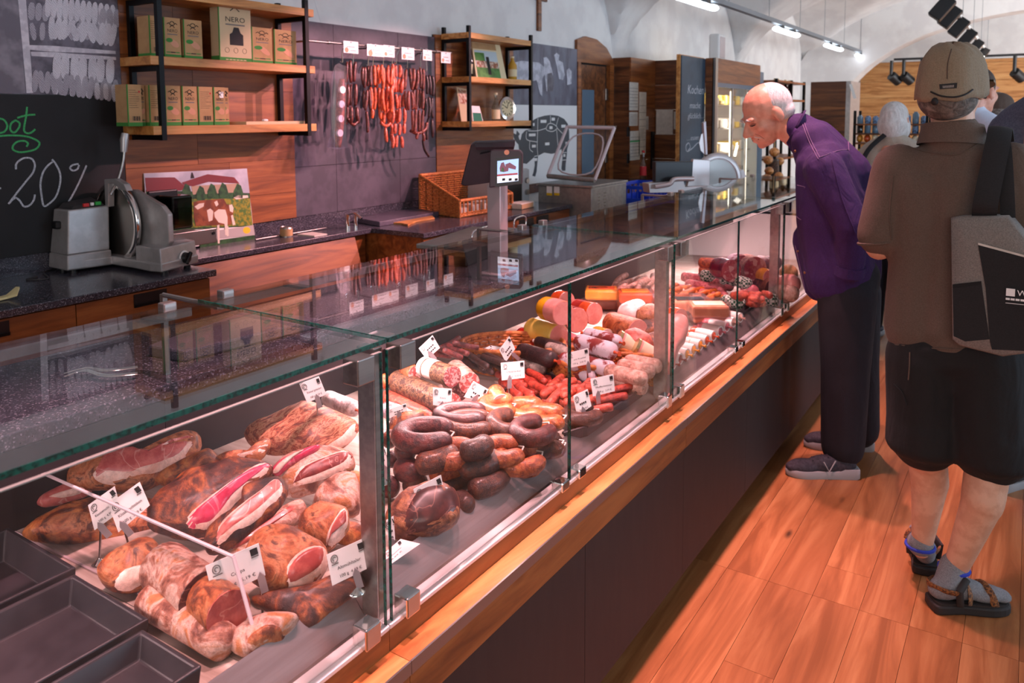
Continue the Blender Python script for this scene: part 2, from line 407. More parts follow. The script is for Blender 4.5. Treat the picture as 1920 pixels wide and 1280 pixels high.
po = thing('photo_poster', 'black and white photo poster of sausages drying on racks', 'poster', (WX, 1.2, 1.7))
box('print', 'poster_dark', WX, WX+.03, -.9, 2.172, 1.702, 2.165, po)
zp = lambda x, y: (x/7.113, y/7.113)
def flatpoly(parent, pts, mat, d, name='print'):
    P = [wallpx(*q, d=d) for q in pts]; g = G(); n = len(P)
    back = [(WX+d-.0006, p.y, p.z) for p in P]
    g.add([tuple(p) for p in P]+back, [tuple(range(n)), tuple(range(n, 2*n))[::-1]]+[(i, (i+1) % n, n+(i+1) % n, n+i) for i in range(n)])
    return g.build(name, mat, parent)
flatpoly(po, [zp(-300, -10), zp(250, -10), zp(340, 1240), zp(-300, 1240)], 'poster_grey', .0304)
flatpoly(po, [zp(240, -20), zp(345, -20), zp(445, 1240), zp(355, 1240)], 'poster_light', .0312)
flatpoly(po, [zp(345, 600), zp(700, 610), zp(1540, 680), zp(1545, 720), zp(700, 690), zp(360, 660)], 'poster_light', .0308)
flatpoly(po, [zp(410, 690), zp(720, 695), zp(1545, 760), zp(1548, 800), zp(720, 765), zp(420, 745)], 'poster_light', .031)
_sc = [0]
def saus_px(g, cx, cy, rx, ry, tilt, d):
    _sc[0] += 1; d += (_sc[0] % 16)*.00009
    pts = []
    for i in range(20):
        a = 2*pi*i/20; x = rx*math.copysign(abs(math.cos(a))**.8, math.cos(a)); y = ry*math.copysign(abs(math.sin(a))**.8, math.sin(a))
        pts.append(zp(cx+x*math.cos(tilt)-y*math.sin(tilt), cy+x*math.sin(tilt)+y*math.cos(tilt)))
    P = [wallpx(*q, d=d) for q in pts]; n = len(P)
    g.add([tuple(p) for p in P]+[(WX+d-.001, p.y, p.z) for p in P], [tuple(range(n)), tuple(range(n, 2*n))[::-1]]+[(i, (i+1) % n, n+(i+1) % n, n+i) for i in range(n)])
g1, g2 = G(), G(); r2 = random.Random(5)
for i in range(13): saus_px(g2, 420+i*95, 150+i*8, 46, 120, .1*r2.uniform(-1, 1), .0307)
for i in range(9): saus_px(g2, 440+i*125, 420, 38, 120, .35*r2.uniform(-1, 1), .0307)
for i in range(12): saus_px(g1, 640+i*78, 80+i*12, 40, 150, .04, .0313)
for i, tl in enumerate((.0, .25, .3, .6, -.35, .5, .4, -.3, -.4, .1, .15, .2)): saus_px(g1, 690+i*74, 370+i*9, 44, 150, tl, .0316)
for i in range(7): saus_px(g1, 760+i*118+(i % 2)*-10, 880+i*10, 58, 172, .03, .032)
for i in range(14): saus_px(g2, 470+i*82, 1080+i*10, 42, 150, .15*r2.uniform(-1, 1), .0315)
for i in range(8): saus_px(g1, 740+i*112, 1150+i*12, 34, 110, .2*r2.uniform(-1, 1), .0318)
meta(g1.build('print', 'poster_sausage', po), kind='stuff'); meta(g2.build('print', 'poster_sausage_dim', po), kind='stuff')
# goat photo and cow cuts chart
plain('goat_bg', (92, 96, 116), .5, c2=(62, 64, 84), scale=9, stretch=(1, 1, .4))
plain('goat_white', (188, 192, 206), .5, c2=(150, 154, 170), scale=14)
plain('goat_dark', (66, 66, 80), .5, c2=(90, 90, 104), scale=14)
plain('chart_white', (226, 228, 230), .5)
plain('chart_blue', (32, 48, 62), .5)
zg = lambda x, y: (800+x/4.267, 40+y/4.267)
gp = thing('photo_poster', 'blue grey photo poster of goats beside the small shelf', 'poster', (WX, 6.2, 1.69))
box('print', 'goat_bg', WX, WX+.03, 5.652, 6.78, 1.692, 2.235, gp)
for pl, mt in (([(700, 330), (760, 315), (900, 330), (945, 370), (945, 420), (925, 460), (925, 600), (905, 580), (880, 470), (800, 490), (720, 480)], 'goat_white'), ([(1020, 270), (1040, 252), (1062, 270), (1055, 310), (1090, 330), (1105, 430), (1090, 470), (1060, 460), (1040, 350)], 'goat_white'),
               ([(935, 290), (960, 285), (985, 320), (1010, 420), (1000, 560), (960, 560), (945, 440)], 'goat_white'), ([(1120, 390), (1140, 375), (1160, 400), (1158, 500), (1125, 510)], 'goat_white'),
               ([(965, 420), (1000, 410), (1020, 470), (1010, 560), (965, 560)], 'goat_dark')):
    _sc[0] += 1; flatpoly(gp, [zg(*q) for q in pl], mt, .031+.0003*(_sc[0] % 7))
cc = thing('meat_cuts_chart', 'white wall chart of a dark blue cow divided into cuts', 'poster', (WX, 6.2, 1.0))
box('print', 'chart_white', WX, WX+.03, 5.652, 6.78, .987, 1.69, cc)
cow = [(690, 890), (700, 940), (720, 970), (735, 985), (740, 1030), (760, 1090), (770, 1135), (800, 1140), (862, 1085), (865, 1150), (855, 1205), (845, 1235), (868, 1242), (880, 1200), (885, 1140), (892, 1075), (940, 1050), (1000, 1060), (1040, 1050), (1078, 1020), (1088, 1080), (1078, 1180), (1085, 1195), (1110, 1195), (1112, 1150), (1120, 1080), (1125, 1020), (1142, 960), (1140, 880), (1130, 820), (1100, 780), (1050, 755), (990, 748), (940, 755), (890, 770), (860, 785), (845, 800), (838, 860), (790, 872), (762, 900), (752, 945), (745, 950), (735, 920), (745, 900), (722, 872), (716, 905)]
flatpoly(cc, [zg(*q) for q in cow], 'chart_blue', .031, 'cow_print')
strokes(cc, [[zg(*q) for q in s_] for s_ in ([(890, 775), (888, 870), (885, 1000), (890, 1070)], [(810, 875), (885, 875), (955, 855)], [(955, 855), (975, 820), (1010, 820), (1045, 850), (1010, 880), (965, 872), (955, 855)], [(990, 750), (990, 815)], [(1055, 770), (1035, 840)], [(1045, 855), (1090, 900)], [(800, 880), (802, 945), (885, 965)], [(825, 960), (825, 1020), (850, 1045)], [(1040, 870), (1050, 990)], [(862, 1080), (890, 1075)], [(1090, 1050), (1120, 1048)], [(1085, 1110), (1115, 1108)])],
        .0035, 'chart_white', lambda u, v: wallpx(u, v, .0315), 'dividing_line')
g = G()
for (x, y, ww) in ((855, 825, 16), (935, 800, 46), (1013, 782, 26), (1095, 838, 34), (995, 850, 24), (845, 908, 52), (858, 998, 30), (965, 980, 34), (873, 1105, 22), (1102, 1072, 16), (1120, 975, 18)):
    a = wallpx(*zg(x-ww/2, y+12), d=.0316); b = wallpx(*zg(x+ww/2, y-12), d=.0316); g.box(a.x-.001, a.x, a.y, b.y, a.z, b.z)
meta(g.build('cut_label', 'chart_white', cc), kind='stuff')
# crucifix on the plaster
cr = thing('wall_cross', 'dark wooden cross hanging high on the white plaster wall', 'cross', (WX, 6.13, 2.3))
p = atx(1012, 58, WX+.02); G().box(WX, WX+.025, p.y-.028, p.y+.028, p.z, p.z+.42).build('upright', 'oak_dark', cr, bevel=.003)
box('crossbar', 'oak_dark', WX, WX+.025, p.y-.13, p.y+.13, p.z+.27, p.z+.32, cr, bevel=.003)

wood('oak_far', (150, 96, 50), (196, 138, 82), (216, 164, 106), 'x')
# ------------------------------------------------------------------ refrigerated display counter, unit by unit
UW = 1.345; Y0S = [-.345, 1.0, 2.345, 3.69]; ULAB = ['nearest counter unit with hams and the empty black trays', 'second counter unit with ring sausages and salami', 'third counter unit with bologna and packed salads', 'farthest counter unit beside the purple shirt man']
def make_unit():
    t = thing('display_counter', 'x', 'counter', (-1.4, 0, 0)); K = 1.4; y0, y1 = .0006, UW-.0006
    def b(name, mat, xa, xb, za, zb, ya=None, yb=None, bev=0., par=None):
        return box(name, mat, xa+K, xb+K, y0 if ya is None else ya, y1 if yb is None else yb, za, zb, par or t, bev, local=True)
    b('plinth', 'case_dark', -.97, -1.93, 0, .1)
    b('carcass', 'case_dark', -.905, -1.93, .1, .612)
    b('front_panel', 'counter_panel', -.890, -.904, .1, .53, None, UW*.5-.001)
    b('front_panel', 'counter_panel', -.890, -.904, .1, .53, UW*.5+.001, None)
    b('fascia', 'oak', -.884, -.904, .532, .612, bev=.001)
    b('edge_strip', 'steel_brushed', -.880, -.884, .607, .632)
    b('ledge', 'ledge_oak', -.884, -.937, .612, .631)
    b('ledge_upstand', 'oak', -.932, -.945, .631, .672)
    r = b('glass_rail', 'satin_rail', -.930, -.942, .672, .682, bev=.002)
    b('rail_lip', 'satin_rail', -.946, -.968, .668, .679, par=r, bev=.002)
    b('rail_channel', 'steel_brushed', -.942, -.990, .655, .6685, par=r)
    G().add([(K-.985, y0, .668), (K-.985, y1, .668), (K-1.033, y1, .722), (K-1.033, y0, .722), (K-.990, y0, .668), (K-.990, y1, .668), (K-1.037, y1, .719), (K-1.037, y0, .719)],
            [(0, 1, 2, 3), (4, 7, 6, 5), (0, 4, 5, 1), (1, 5, 6, 2), (2, 6, 7, 3), (3, 7, 4, 0)]).build('front_apron', 'apron_steel', t, local=True)
    nb = 6
    for i in range(nb):
        ya, yb = y0+(y1-y0)*i/nb, y0+(y1-y0)*(i+1)/nb-.0015
        G().add([(K-1.036, ya, bedz(-1.036)-.018), (K-1.9, ya, bedz(-1.9)-.018), (K-1.9, yb, bedz(-1.9)-.018), (K-1.036, yb, bedz(-1.036)-.018), (K-1.036, ya, bedz(-1.036)), (K-1.9, ya, bedz(-1.9)), (K-1.9, yb, bedz(-1.9)), (K-1.036, yb, bedz(-1.036))],
            [(0, 3, 2, 1), (4, 5, 6, 7), (0, 1, 5, 4), (1, 2, 6, 5), (2, 3, 7, 6), (3, 0, 4, 7)]).build('bed_board', 'bed_board', t, local=True)
    b('back_panel', 'case_back', -1.90, -1.93, .612, .965)
    b('rear_cladding', 'oak', -1.93, -1.95, .1, .965)
    b('shelf_front', 'case_back', -1.60, -1.615, .90, .965)
    b('led_strip', 'assumed_led_pink', -1.64, -1.655, .960, .9655)  # assumed light strip, out of sight under the shelf slab
    # glazing
    gt = b('glass_top', 'clear_glass', -.925, -1.465, 1.205, 1.213, .003, UW-.003)
    b('glass_edge', 'teal_edge', -.9235, -.925, 1.205, 1.213, .003, UW-.003, par=gt)
    b('glass_edge', 'teal_edge', -.925, -1.465, 1.2051, 1.2129, .0015, .003, par=gt)
    for k, (ya, yb) in enumerate(((.012, UW*.5-.003), (UW*.5+.003, UW-.005))):
        pn = b('front_pane', 'pane_glass', -.9335, -.940, .68, 1.187, ya, yb)
        b('glass_edge', 'edge_light', -.9335, -.940, 1.187, 1.1885, ya, yb, par=pn)
        b('glass_edge', 'teal_edge', -.9336, -.9399, .68, 1.187, ya-.0015, ya, par=pn)
        b('glass_edge', 'teal_edge', -.9336, -.9399, .68, 1.187, yb, yb+.0015, par=pn)
    b('post', 'steel', -.958, -1.0, .672, 1.188, .001, .024, bev=.002)
    for ya in (UW-.075, .032):
        b('pane_clamp', 'steel', -.922, -.958, 1.147, 1.192, ya, ya+.042, bev=.002)
        b('pane_clamp', 'chrome', -.918, -.952, .676, .716, ya+.002, ya+.04, bev=.003)
    for ya in (UW*.5-.062, UW*.5+.025):
        b('pane_clamp', 'chrome', -.920, -.952, .676, .700, ya, ya+.037, bev=.003)
    b('glass_disc', 'steel', -.952, -.982, 1.201, 1.2055, .02, .05)
    for ya in (UW-.085, .055): b('glass_clip', 'steel_brushed', -1.452, -1.475, 1.198, 1.222, ya, ya+.03, bev=.003)
    b('rear_glass_rail', 'steel_brushed', -1.440, -1.452, 1.188, 1.2045, .03, UW-.03)
    for ya in (.06, UW-.08): b('glass_support', 'steel_brushed', -1.440, -1.452, 1.0005, 1.188, ya, ya+.012) if False else None
    return t
plain('assumed_led_pink', (255, 190, 196), .5, emit=5.)
u0 = make_unit(); UNITS = []
for i, y in enumerate(Y0S):
    o = u0 if i == 0 else copy_tree(u0)
    o.location = (-1.4, y, 0); meta(o, ULAB[i], None, 'glass display counter units'); UNITS.append(o)
# end of the counter run
ee = thing('counter_end_panel', 'pale upright panel closing the far end of the glass counter', 'panel', (-1.45, 5.04, 0))
box('panel', 'white_paint', -.94, -1.93, 5.036, 5.06, .1, .965, ee); box('end_glass', 'pane_glass', -.95, -1.46, 5.04, 5.048, .966, 1.2, ee)
# granite service shelf behind the glass, on posts
gs = thing('granite_shelf', 'speckled purple grey granite service shelf running behind the glass counter', 'shelf', (-1.8, 2.3, .9))
box('slab', 'granite', -1.60, -2.06, -.345, 5.035, .966, 1.0, gs, bevel=.003)
for y in (-.2, 1.05, 2.3, 3.74, 4.95):
    box('glass_support', 'steel_brushed', -1.66, -1.672, y-.006, y+.006, 1.0, 1.19, gs); G().tube([(-1.666, y, 1.188), (-1.45, y, 1.188)], .006, 8).build('glass_support', 'steel_brushed', gs)
for i, y in enumerate(Y0S): light('assumed_case_light', 'AREA', (-1.648, y+UW/2, .958), (-1.60, y+UW/2, .6), 15, (1, .62, .64), .03, size_y=1.25)  # assumed case lighting, added under the shelf to brighten the rear hams
# ------------------------------------------------------------------ back counters
plain('kraft', (186, 148, 104), .85, c2=(176, 138, 96), scale=14)
plain('kraft_pale', (206, 182, 146), .85)
plain('green_print', (62, 132, 58), .8)
plain('pink_print', (206, 150, 120), .8)
plain('red_print', (190, 40, 44), .7)
plain('grey_dark', (52, 50, 52), .5)
def cabinet_run(lab, y0, y1, x, splits, handles, group, mat='oak'):
    ycuts = [y0]+splits+[y1]
    for k, (a, b) in enumerate(zip(ycuts[:-1], ycuts[1:])):
        t = thing('base_cabinet', lab[k], 'cabinet', ((x+WX)/2, (a+b)/2, 0), group)
        box('carcass', mat, WX+.002, x-.022, a+.001, b-.001, 0, .868, t)
        d = box('drawer_front', mat, x-.02, x, a+.002, b-.002, .5, .862, t, bevel=.001)
        box('door', mat, x-.02, x, a+.002, b-.002, .1, .497, t, bevel=.001)
        for (ha, hb) in handles[k]:
            box('recess_handle', 'black_plastic', x-.018, x+.003, ha, hb, .80, .855, d); box('handle_lip', 'black_steel', x+.003, x+.008, ha, hb, .80, .812, d)
def worktop(lab, x, y0, y1):
    t = thing('worktop', lab, 'worktop', ((x+WX)/2, (y0+y1)/2, .87), 'granite worktops along the wall')
    box('slab', 'granite', WX+.021, x, y0, y1, .87, .9, t, bevel=.003)
hy = lambda u, v, x: atx(u, v, x).y
cabinet_run(['oak cabinet at the left frame edge under the silver slicer worktop', 'oak cabinet with black recessed handle below the silver slicer'], -1., 2.2, -3.12, [hy(143, 590, -3.12)], [[(hy(-60, 600, -3.12), hy(16, 600, -3.12))], [(hy(250, 550, -3.12), hy(312, 545, -3.12))]], 'oak base cabinets')
worktop('dark granite worktop carrying the large silver slicer', -3.10, -1., 2.223)
worktop('narrow dark granite worktop in the recess with the tap', -3.42, 2.224, 3.578)
worktop('dark granite worktop carrying the wicker basket', -3.0, 3.58, 5.40)
cabinet_run(['oak cabinet under the wicker basket', 'oak cabinet with two black handles left of the vacuum machine'], 3.6, 5.39, -3.02, [4.62], [[(hy(823, 450, -3.02), hy(900, 440, -3.02))], [(hy(973, 412, -3.02), hy(1000, 405, -3.02)), (hy(1006, 405, -3.02), hy(1028, 400, -3.02))]], 'oak base cabinets')
hp = thing('tilting_bin_front', 'sloping oak front panel below the narrow recess worktop', 'cabinet', (-3.4, 2.8, 0))
G().add([(-3.43, 2.24, .862), (-3.43, 3.44, .862), (-3.24, 3.44, .25), (-3.24, 2.24, .25), (-3.46, 2.24, .862), (-3.46, 3.44, .862), (-3.27, 3.44, .25), (-3.27, 2.24, .25)],
        [(0, 3, 2, 1), (4, 5, 6, 7), (0, 1, 5, 4), (1, 2, 6, 5), (2, 3, 7, 6), (3, 0, 4, 7)]).build('panel', 'oak', hp)
box('carcass', 'oak', WX+.01, -3.47, 2.21, 3.57, 0, .868, hp)
box('floor_plinth', 'case_dark', -3.47, -3.3, 2.24, 3.56, 0, .2, hp)
# ------------------------------------------------------------------ wall shelves
def wall_shelf(lab, ya, yb, za, ov):
    t = thing('wall_shelf', lab, 'shelf', (-3.6, (ya+yb)/2, 1.48), 'black framed oak wall shelves'); s = .013
    for y in (ya, yb):
        for x, zb in ((-3.47, 1.487), (-3.70, 1.487)): box('upright', 'black_steel', x-s, x+s, y-s, y+s, zb, 2.255, t, bevel=.001)
        for z in (1.5, 1.83, 2.15): box('crossbar', 'black_steel', -3.70, -3.47, y-s*.9, y+s*.9, z-.012, z+.012, t)
    for z in (1.514, 1.844, 2.164):
        box('shelf_board', 'oak_light', -3.715, -3.46, ya-ov, yb+ov, z, z+.042, t, bevel=.002)
    return t
wall_shelf('black steel and oak wall shelf holding the kraft boxes', 2.222, 3.128, 1.5, .055)
wall_shelf('black steel and oak wall shelf with clock, bottles and photo', 4.68, 5.535, 1.5, .015)
FA = lambda p: axes(p, (0, 1, 0), (0, 0, 1))
def nero_box(lab, y0, y1, z0, h, face, x1=-3.53, dep=.1, big=False, sticker=False):
    t = thing('carton_box', lab, 'box', (x1-dep/2, (y0+y1)/2, z0), 'printed kraft boxes on the wall shelf'); wd = y1-y0
    bd = box('carton', 'kraft_pale' if big else 'kraft', x1-dep, x1, y0, y1, z0, z0+h, t, bevel=.001)
    g = G(); g.box(x1, x1+.0006, y0, y1, z0, z0+h*(.09 if not big else .07)); g.box(x1-dep, x1, y0-.0006, y0, z0, z0+h*.09)
    g.box(x1-.004, x1+.0007, y0-.0007, y0+.004, z0, z0+h)
    meta(g.build('green_border', 'green_print', bd), kind='stuff')
    k = G(); g2 = G(); yc = (y0+y1)/2; x = x1+.0008
    M_ = lambda y, z: FA((x, y, z))
    if face == 'front':
        put_text(k, 'NERO', h*.115, M_(yc, z0+h*.64), width=wd*.62)
        if not big:
            for s in (-1, 1): k.tube([(x, yc, z0+h*.8), (x, yc+s*wd*.12, z0+h*.83), (x, yc+s*wd*.2, z0+h*.87), (x, yc+s*wd*.3, z0+h*.84)], h*.010, 6); k.tube([(x, yc, z0+h*.82), (x, yc+s*wd*.14, z0+h*.76)], h*.009, 6)
            k.tube([(x, yc+wd*.12*math.cos(a), z0+h*.86+h*.05*math.sin(a)) for a in np.linspace(0, pi, 8)], h*.009, 6)
            k.box(x-.0003, x+.0002, yc-wd*.14, yc+wd*.14, z0+h*.13, z0+h*.155)
            gp_ = G(); gp_.box(x-.0004, x+.0001, yc-wd*.4, yc-wd*.16, z0+h*.13, z0+h*.155); gp_.box(x-.0004, x+.0001, yc+wd*.16, yc+wd*.4, z0+h*.13, z0+h*.155)
            gp_.prism([(wd*.2*math.cos(a), h*.055*math.sin(a)) for a in np.linspace(0, 2*pi, 14)[:-1]], .0004, M_(yc-wd*.2, z0+h*.44))
            meta(gp_.build('green_print', 'green_print', bd), kind='stuff')
            G().prism([(wd*.3*math.cos(a)*math.cos(-.5)-h*.08*math.sin(a)*math.sin(-.5), wd*.3*math.cos(a)*math.sin(-.5)+h*.08*math.sin(a)*math.cos(-.5)) for a in np.linspace(0, 2*pi, 16)[:-1]], .0003, M_(yc+wd*.1, z0+h*.36)).build('picture_print', 'pink_print', bd)
            G().box(x-.0003, x+.0001, yc-wd*.3, yc+wd*.3, z0+h*.575, z0+h*.6).build('subtitle_print', 'ink_grey', bd)
        else:
            for s in (-1, 1): k.tube([(x, yc, z0+h*.86), (x, yc+s*wd*.1, z0+h*.885), (x, yc+s*wd*.17, z0+h*.895), (x, yc+s*wd*.24, z0+h*.875)], h*.008, 6); k.tube([(x, yc, z0+h*.88), (x, yc+s*wd*.14, z0+h*.815)], h*.007, 6)
            k.tube([(x, yc+wd*.1*math.cos(a), z0+h*.9+h*.03*math.sin(a)) for a in np.linspace(0, pi, 8)], h*.007, 6)
            k.prism([(wd*a, h*b) for a, b in ((-.21, .0), (.21, .0), (.21, .17), (.13, .2), (.075, .285), (-.075, .285), (-.13, .2), (-.21, .17))], .0004, M_(yc+wd*.03, z0+h*.27))
            for s in (-.27, 0, .27): k.tube([(x, yc+wd*s+wd*.065*math.cos(a), z0+h*.185+wd*.065*math.sin(a)) for a in np.linspace(0, 2*pi, 16)[:-1]], .0007, 5, closed=True)
            G().prism([(-wd*.3, 0), (wd*.3, 0), (wd*.3, h*.02), (-wd*.3, h*.02)], .0004, M_(yc, z0+h*.585)).build('subtitle_print', 'ink_grey', bd)
            gw = G(); [gw.box(x1+.0007, x1+.001, yc+wd*(-.32+.11*j), yc+wd*(-.32+.11*j+.085), z0+h*.028, z0+h*.042) for j in range(6)]; meta(gw.build('slogan_print', 'kraft_pale', bd), kind='stuff')
    else:
        r2 = random.Random(lab)
        for i in range(9): k.box(x-.0003, x, y0+wd*.12, y0+wd*(.5+.38*r2.random()), z0+h*(.86-.052*i), z0+h*(.868-.052*i))
        for i in range(9): k.box(x-.0003, x, y0+wd*(.3+.06*i), y0+wd*(.3+.06*i+.015+.02*(i % 3)), z0+h*.13, z0+h*.24)
        G().prism([(h*.025*math.cos(a), h*.025*math.sin(a)) for a in np.linspace(0, 2*pi, 10)[:-1]], .0004, M_(y1-wd*.16, z0+h*.83)).build('red_dot', 'red_print', bd)
    meta(k.build('print', 'ink', bd), kind='stuff')
    if sticker: box('price_sticker', 'card_white', x1, x1+.0014, yc, yc+wd*.33, z0+h*.72, z0+h*.88, bd)
X1 = -3.53; yy = lambda u, v=100: atx(u, v, X1).y
for (u0_, u1_, face, lab) in ((282, 304, 'text', 'kraft box with small print standing behind the left upright on the middle shelf board'), (309, 340, 'front', 'kraft box with green corner beside the left upright on the middle shelf board'), (346, 380, 'front', 'kraft box second from the left upright on the middle shelf board'),
                              (473, 511, 'front', 'kraft box right of the large apron box'), (515, 556, 'front', 'kraft box nearest the right upright on the middle shelf board')):
    nero_box(lab, yy(u0_), yy(u1_), 1.886, .195, face)
nero_box('large pale kraft box with a black apron printed on it', yy(412), yy(472), 1.886, .325, 'front', dep=.07, big=True)
for (u0_, u1_, face, lab, st) in ((239, 266, 'text', 'kraft box with barcode at the left end of the bottom shelf board', 0), (267, 279, 'front', 'kraft box half hidden behind the second box of the bottom board', 0), (280, 303, 'text', 'kraft box with small print partly behind the front upright', 0), (310, 339, 'front', 'kraft box just right of the front upright on the bottom board', 0),
                                  (342, 370, 'front', 'fifth kraft box from the left on the bottom board', 0), (372, 399, 'text', 'kraft box with barcode and red dot in the middle of the bottom board', 0), (401, 423, 'front', 'kraft box with a white price sticker on the bottom board', 1), (425, 436, 'front', 'narrow kraft box at the right end of the bottom board row', 0)):
    nero_box(lab, yy(u0_, 200)+.001, yy(u1_, 200), 1.556, .195, face, sticker=bool(st), x1=-3.53 if u0_ not in (267, 425) else -3.56)
lo = thing('flat_carton', 'flat pale carton lying at the right end of the bottom shelf board', 'box', (-3.55, 2.95, 1.556)); box('carton', 'kraft_pale', -3.64, -3.5, yy(455, 233), yy(566, 233), 1.556, 1.572, lo, bevel=.001)
pc = thing('paper_scrap', 'crumpled white paper scrap on the flat carton', 'paper', (-3.52, 2.88, 1.572)); p = atx(497, 228, -3.55); G().ell((p.x, p.y, 1.578), (.016, .02, .008), 8, 5).build('scrap', 'card_white', pc)
# ------------------------------------------------------------------ hanging sausages
def skin(name, c, c2, rough=.34, bs=.25, sc_=60, coat=.3):
    m, t, p_ = base(name); co = coords(t, rnd=True); f = noise_n(t, co, sc_, 5, .6)
    col = ramp(t, f, [(.41, tuple(int(q*.72) for q in c)), (.5, c), (.6, c2)]); col = mix(t, ramp(t, noise_n(t, co, sc_*.3, 3), [(.42, (0, 0, 0)), (.6, (190, 190, 190))]), col, tuple(int(q*.8) for q in c))
    t.links.new(col, p_.inputs['Base Color']); p_.inputs['Roughness'].default_value = rough; p_.inputs['Coat Weight'].default_value = coat; p_.inputs['Coat Roughness'].default_value = .25
    col2 = mix(t, ramp(t, noise_n(t, co, sc_*2.4, 4, .75), [(.5, (0, 0, 0)), (.6, (150, 150, 150))]), col, tuple(min(255, int(q*1.22+4)) for q in c2)); t.links.new(col2, p_.inputs['Base Color'])
    bump(t, p_, mix(t, .5, noise_n(t, co, sc_*1.2, 3), noise_n(t, co, sc_*5, 4, .7)), min(1., bs*1.8), .006)
    return m
skin('saus_orange', (222, 78, 38), (240, 114, 62)); skin('saus_bright', (208, 78, 52), (234, 122, 88)); skin('saus_dark', (92, 36, 30), (128, 58, 46)); skin('saus_brown', (120, 50, 40), (156, 78, 58)); skin('saus_black', (58, 30, 30), (84, 46, 44))
RX = -3.50
rod = thing('hanging_rod', 'steel rod on the tiled wall with hooks for sausages', 'rod', (RX, 3.8, 2.0))
pa, pb = atx(572, 76, RX), atx(846, 99, RX)
G().tube([pa, pb], .007, 10).build('bar', 'steel', rod, smooth=True)
for u in (577, 702, 826):
    p = pa+(pb-pa)*((u-572)/274.); G().tube([(WX+.026, p.y, p.z), p], .006, 8).build('bracket', 'steel', rod, smooth=True)
for u in (608, 638, 682, 745, 782, 812): p = pa+(pb-pa)*((u-572)/274.); G().tube([p-Vector((0, .008, 0)), p+Vector((0, .008, 0))], .011, 10).build('stop_ring', 'steel', rod, smooth=True)
def hook(u, v, par):
    p = atx(u, v, RX); top = pa+(pb-pa)*((u-8-572)/274.)
    G().tube(catmull([top+Vector((0, -.01, .008)), top+Vector((0, .004, .012)), top+Vector((.0, .012, 0)), (top+p)/2+Vector((0, .0, 0)), p+Vector((0, .01, .012)), p+Vector((0, .006, -.004)), p+Vector((0, -.012, .004))], 5), .0032, 7).build('hook', 'chrome', par, smooth=True)
def link_string(lab, mat, top, rows, rad, tail=None):
    p0 = atx(*top, RX); t = thing('sausage_string', lab, 'sausages', (RX, p0.y, atx(top[0], max(r[2] for r in rows), RX).z), 'sausage strings on the rod'); hook(top[0], top[1], t); r2 = random.Random(lab)
    for (cx, y0, y1, n, sp) in rows:
        for i in range(n):
            u = cx+(i-(n-1)/2)*sp/max(1, n-1)*1. if n > 1 else cx
            dx = RX+r2.uniform(-.028, .03)+(.02 if i % 2 else 0); a = atx(u+r2.uniform(-1.5, 1.5), y0+r2.uniform(-1, 3), dx); b = atx(u+r2.uniform(-3, 3), y1+r2.uniform(-4, 1), dx)
            m = (a+b)/2+Vector((r2.uniform(-.006, .006), r2.uniform(-.008, .008), 0)); pts = catmull([a, m, b], 4); L = len(pts)
            rr = [rad*(math.sin(pi*min(max(j/(L-1), .04), .96))**.28) for j in range(L)]
            G().tube(pts, rr, 8).build('sausage', mat, t, smooth=2)
    if tail: G().tube(catmull([atx(*q, RX) for q in tail[0]], 4), tail[1], 8).build('sausage', tail[2], t, smooth=2)
link_string('string of dark wrinkled sausages right of the bagged salami', 'saus_dark', (660, 118), [(658, 114, 156, 3, 16), (656, 158, 200, 4, 20), (660, 198, 234, 3, 18)], .0125, ([(652, 222), (662, 234), (672, 226)], .010, 'saus_dark'))
link_string('slim string of dark sausages ending in one long sausage', 'saus_dark', (688, 122), [(687, 124, 164, 4, 15), (687, 168, 206, 3, 12), (688, 208, 250, 1, 0)], .0115)
link_string('string of long bright orange sausages', 'saus_orange', (697, 122), [(705, 122, 160, 4, 22), (706, 164, 208, 4, 24), (704, 202, 224, 2, 16)], .0125)
link_string('string of bright orange sausages in the middle of the rod', 'saus_orange', (716, 126), [(722, 126, 166, 4, 26), (722, 166, 210, 4, 22), (722, 208, 232, 3, 18)], .0125, ([(714, 230), (724, 236), (734, 229)], .011, 'saus_bright'))
link_string('longest string of short bright red sausages', 'saus_bright', (741, 118), [(740, 120, 147, 4, 20), (742, 147, 176, 5, 26), (742, 176, 203, 5, 28), (744, 203, 231, 5, 26), (746, 231, 254, 4, 24), (745, 254, 278, 3, 18)], .0125)
link_string('string of short bright red sausages reaching low beside the longest', 'saus_bright', (733, 126), [(732, 126, 158, 2, 10), (731, 158, 190, 2, 10), (730, 188, 222, 2, 12), (729, 240, 268, 2, 10)], .0125)
link_string('string of brown red sausages under the third price card', 'saus_brown', (762, 126), [(765, 129, 170, 4, 20), (766, 170, 206, 3, 12)], .012)
link_string('string of brown red sausages with a hanging loop', 'saus_brown', (787, 126), [(785, 128, 168, 4, 18), (784, 168, 205, 4, 16), (783, 205, 250, 4, 20), (788, 248, 264, 2, 10)], .012, ([(770, 245), (782, 250), (797, 243), (800, 230)], .0115, 'saus_brown'))
link_string('string of blackish sausages at the right end of the rod', 'saus_black', (798, 132), [(803, 140, 180, 4, 16), (804, 182, 222, 3, 12), (806, 222, 262, 2, 8)], .012, ([(793, 262), (796, 280), (804, 293)], .009, 'saus_black'))
